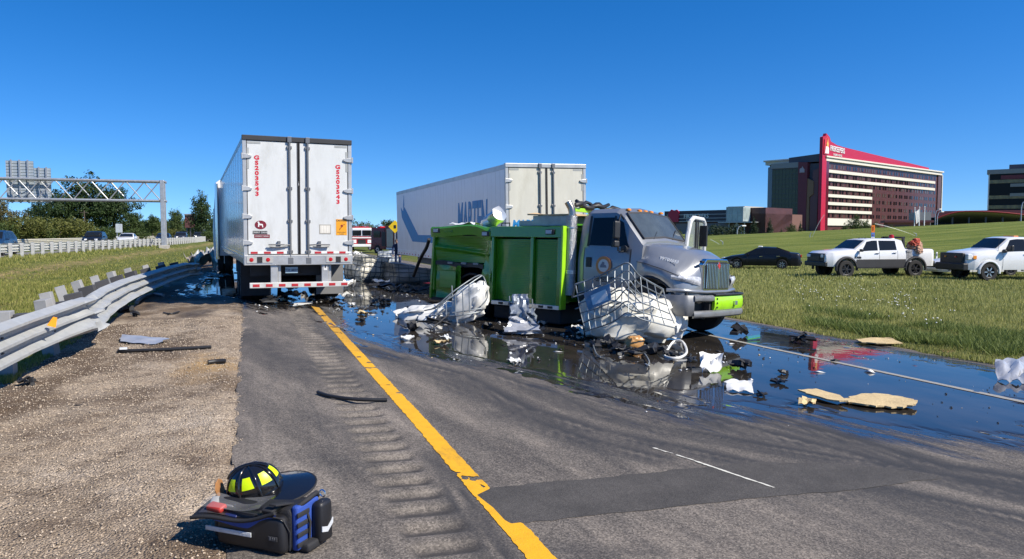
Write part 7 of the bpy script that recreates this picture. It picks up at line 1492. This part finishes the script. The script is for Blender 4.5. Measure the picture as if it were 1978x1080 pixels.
# ---------------------------------------------------------------- gear bag and helmet in the foreground
nyl = mat('black_nylon', (.010, .010, .012), .6, var=.25, scale=14, bump=.35, bscale=260); shell_ = mat('black_moulded', (.011, .011, .013), .42, var=.2, bump=.15, bscale=300); blu = mat('blue_nylon', (.018, .060, .30), .7, var=.15, scale=10, bump=.3, bscale=240); web = mat('webbing', (.016, .016, .018), .75, bump=.3, bscale=300)
refl = mat('reflective_tape', (.50, .52, .54), .35, var=.12, scale=30, bump=.2, bscale=120)
P0, P1_, P2_ = G(398, 1046), G(562, 1078), G(634, 1044); ux_ = (P1_ - P0); ux_.z = 0; Lb = ux_.length; ux_.normalize(); Db = .26; rzb = math.atan2(ux_.y, ux_.x)
# local frame: x along the front face, y into the picture, origin at the front left foot
BG = thing('gear_bag', 'black and blue medic gear bag with clear lid window on the gravel foreground', 'bag', (P0.x, P0.y, P0.z), rzb); Hb = .255
def rbox(c, s, m, name, bev=.02, parent=BG, R=None, taper=1.0, seg=3): return MB().box(c, s, R, taper).build(name, m, parent, smooth=40, bevel=bev, seg=seg)
rbox((Lb * .5, Db * .55, Hb * .5), (Lb * .94, Db * .84, Hb * .94), nyl, 'main_body', .03)
rbox((Lb * .56, .012, Hb * .45), (Lb * .80, .085, Hb * .80), shell_, 'front_pocket', .032, taper=.94)
rbox((Lb * .33, -.036, Hb * .40), (Lb * .54, .006, .026), refl, 'reflective_strip', .002, R=Matrix.Rotation(.0, 3, 'Y'))
rbox((Lb * .845, -.036, Hb * .40), (.062, .005, .026), mat('rubber_tag', (.035, .035, .038), .6), 'brand_tag', .004); text('5.11', .022, mat('tag_letter', (.13, .13, .135), .5), BG, (Lb * .845, -.040, Hb * .40), (1, 0, 0), (0, 0, 1), ext=.001, bold=.001)
MB().tube([(Lb * .18, -.012, Hb * .84), (Lb * .55, -.030, Hb * .86), (Lb * .94, -.020, Hb * .84), (Lb * .965, .02, Hb * .5), (Lb * .96, .02, Hb * .1)], .005, 6).build('zip_piping', web, BG, smooth=60)
# right end: blue panel with webbing, black moulded pocket
rbox((Lb * .985, Db * .56, Hb * .54), (.045, Db * .78, Hb * .98), blu, 'end_panel', .016)
for k in range(4): rbox((Lb * .985 + .024, Db * .36, Hb * (.18 + .22 * k)), (.010, Db * .40, .026), web, 'webbing_strap', .003)
rbox((Lb + .045, Db * .86, Hb * .52), (.075, Db * .46, Hb * .92), shell_, 'end_pocket', .024, taper=.93)
ch = MB(); ch.add([(Lb + .083, Db * .66, Hb * .34), (Lb + .083, Db * .86, Hb * .28), (Lb + .083, Db * .86, Hb * .40), (Lb + .083, Db * .66, Hb * .46), (Lb + .083, Db * 1.06, Hb * .42), (Lb + .083, Db * 1.06, Hb * .54)] + [(Lb + .078, Db * .66, Hb * .34), (Lb + .078, Db * .86, Hb * .28), (Lb + .078, Db * .86, Hb * .40), (Lb + .078, Db * .66, Hb * .46), (Lb + .078, Db * 1.06, Hb * .42), (Lb + .078, Db * 1.06, Hb * .54)], [(0, 1, 2, 3), (1, 4, 5, 2), (9, 8, 7, 6), (8, 11, 10, 7), (0, 6, 7, 1), (1, 7, 10, 4), (4, 10, 11, 5), (5, 11, 8, 2), (2, 8, 9, 3), (3, 9, 6, 0)]); ch.build('reflective_chevron', refl, BG)
MB().tube([(Lb * 1.0, Db * .50, Hb * .95), (Lb + .03, Db * .52, Hb * .6), (Lb + .02, Db * .52, Hb * .05)], .007, 6).build('zip_piping', web, BG, smooth=60)
for x in (Lb * .98,): MB().tube(smooth_line([(x, Db * .30, Hb * .98), (x + .03, Db * .5, Hb * 1.10), (x + .02, Db * .85, Hb * 1.12), (x, Db * 1.0, Hb * 1.0)]), .014, 7).build('carry_handle', web, BG, smooth=60)
MB().lathe([(.018, -.006), (.024, 0), (.018, .006)], 14, (Lb + .02, Db * 1.02, Hb * 1.06), 'y').build('ring', chrome, BG)
rbox((Lb * .78, -.010, Hb * .93), (.075, .035, .05), web, 'strap_buckle', .008, R=Matrix.Rotation(.5, 3, 'X')); rbox((Lb * .84, .05, Hb * 1.04), (.05, .16, .010), web, 'strap', .003, R=Matrix.Rotation(-.25, 3, 'X'))
# top: sagging open lid with a clear window, its contents showing
def lid(u, v):
    x = -.022 + (Lb * .86 + .022) * u; y = -.085 * (1 - u * .72) + (Db * .92 + .03) * v; z = Hb * (.80 + .13 * v + .14 * u * (1 - v)) + .030 * math.sin(math.pi * u) * (1 - v) * -.9 + .012 * math.sin(7 * u + 3 * v) - .03 * (1 - u) ** 2 * (1 - v); return Vector((x, y, z))
lm = MB(); lm.grid(lambda u, v: lid(u, v), 18, 10); lm.grid(lambda u, v: lid(u, v) - Vector((0, 0, .012)), 18, 10); lm.build('lid', nyl, BG, smooth=60)
MB().tube([lid(u, 0) + Vector((0, -.002, -.006)) for u in np.linspace(0, 1, 20)], .011, 7).build('lid_edge', web, BG, smooth=60); MB().grid(lambda u, v: lid(.25 + .75 * u, 0) + Vector((0, .004 + .012 * v, -.012 - .045 * v * (.4 + u))), 12, 3).build('blue_trim', blu, BG, smooth=60)
def onlid(u, v, up): return lid(u, v) + Vector((0, 0, up))
MB().grid(lambda u, v: onlid(.06 + .72 * u, .07 + .52 * v, .006), 14, 8).build('window_backing', mat('lid_mesh', (.050, .045, .045), .35, spec=.6, var=.4, scale=25), BG, smooth=60)
def pouch(name, u0, v0, sx, sy, sz, m, rz_=0.0): c = onlid(u0, v0, sz * .45); return rbox(tuple(c), (sx, sy, sz), m, name, min(sz * .42, .014), R=Matrix.Rotation(rz_, 3, 'Z') @ Matrix.Rotation(.30, 3, 'X'))
pouch('red_pouch', .22, .22, .115, .060, .036, mat('pouch_red', (.42, .035, .025), .5), -.10); pouch('clear_bottle', .12, .42, .05, .07, .034, mat('bottle_clear', (.32, .33, .33), .25), .5); pouch('grey_pack', .30, .42, .075, .05, .026, mat('pack_grey', (.12, .12, .125), .3), .1); pouch('silver_pack', .46, .40, .06, .035, .022, mat('pack_silver', (.30, .30, .31), .3), -.1)
pouch('blue_card', .44, .18, .085, .06, .016, mat('card_blue', (.02, .03, .11), .3), .0); pouch('red_tag', .62, .22, .035, .035, .018, mat('pouch_red', (.42, .035, .025), .5), .6)
film = NT('clear_film'); film.p.inputs['Alpha'].default_value = .16; film.done((.5, .5, .5), .08, .8)
MB().grid(lambda u, v: onlid(.05 + .74 * u, .06 + .54 * v, .042 + .006 * math.sin(9 * u) * math.sin(6 * v)), 14, 8).build('clear_window', film.m, BG, smooth=60)
for x in (.05, Lb * .55, Lb * .95): rbox((x, Db * .5, .008), (.05, .12, .02), shell_, 'foot', .006)
rbox((Lb * 1.02, Db * .55, .025), (.10, .14, .05), web, 'base_strap', .015)
# helmet lying on the lid, brim towards the right
hc = A(496, 950, (Vector((P0.x, P0.y, 0)).dot(FH)) + .14); HM = thing('fire_helmet', 'black fire helmet with bright yellow panels resting on the gear bag', 'helmet', tuple(hc), -YAW + .12); HM.rotation_euler = (.16, -.24, -YAW + .06)
hsh = mat('helmet_black', (.008, .008, .009), .14, coat=.6, var=.1); flu = mat('fluorescent_yellow', (.60, .82, .0), .4, var=.04, emit=None)
def dome(th, ph, k=1.0): r_ = math.cos(ph) ** .82; return Vector((-.155 * math.cos(th) * r_ * k * (1 if True else 1), .120 * math.sin(th) * r_ * k, .160 * math.sin(ph) ** .92 * k + .012))
db = MB(); db.grid(lambda u, v: dome(u * 2 * math.pi, v * math.pi / 2 * .999), 40, 14); db.build('dome', hsh, HM, smooth=60)
bm_ = MB()
def brimp(u, t, s): th = u * 2 * math.pi; b = .05 + .135 * max(0, -math.cos(th)) ** 1.3 + .018 * abs(math.sin(th)); dr = (.022 + .030 * max(0, -math.cos(th))) ; p = dome(th, 0.02); d = Vector((p.x / .155, p.y / .120, 0)).normalized(); q = p + d * b * t; q.z = .012 - dr * t ** 1.4 + .02 * abs(math.sin(th)) * t * -1 * -.6 + s; return q
bm_.grid(lambda u, v: brimp(u, v, 0), 44, 5); bm_.grid(lambda u, v: brimp(u, v, -.006), 44, 5); bm_.build('brim', hsh, HM, smooth=50); MB().tube([brimp(u, 1, -.003) for u in np.linspace(0, 1, 45)], .006, 6).build('brim_edge', web, HM, smooth=60)
for k in range(8): th = math.pi / 8 + k * math.pi / 4; MB().tube([dome(th, p, 1.012) for p in np.linspace(.03, 1.5, 12)], .0075, 6, rs=[.009 - .004 * t for t in np.linspace(0, 1, 12)]).build('rib', hsh, HM, smooth=60)
MB().tube([dome(0, p, 1.03) for p in np.linspace(.7, 1.55, 8)] + [dome(math.pi, p, 1.03) for p in np.linspace(1.5, .9, 6)], .012, 7).build('crest', hsh, HM, smooth=60)
for k in range(8):
    th0 = k * math.pi / 4; f_ = lambda u, v: dome(th0 + (u - .5) * .50 * (1 - .25 * v) * .98, .36 + .48 * v, 1.018)
    if k == 0: continue
    m_ = MB(); m_.grid(f_, 6, 4); m_.build('yellow_panel', flu, HM, smooth=60)
MB().prism([(-.058, .0), (.058, .0), (.066, .10), (.030, .128), (-.030, .128), (-.066, .10)], -.20, -.192, 'x').build('front_shield', mat('shield_leather', (.30, .14, .05), .6, var=.3, scale=18, two=(.42, .20, .07)), HM, bevel=.003)
fl = MB(); fl.cyl((-.10, -.150, .005), (.06, -.158, .012), .014, n=14); fl.cyl((-.135, -.148, .003), (-.10, -.150, .005), .020, n=14); fl.cyl((-.02, -.1545, .009), (.00, -.1555, .010), .017, n=14); fl.build('flashlight', shell_, HM, smooth=50); MB().tube([(-.08, -.135, -.01), (-.08, -.17, .0), (-.075, -.165, .03), (-.07, -.14, .03)], .006, 6).build('strap_clip', chrome, HM, smooth=60)
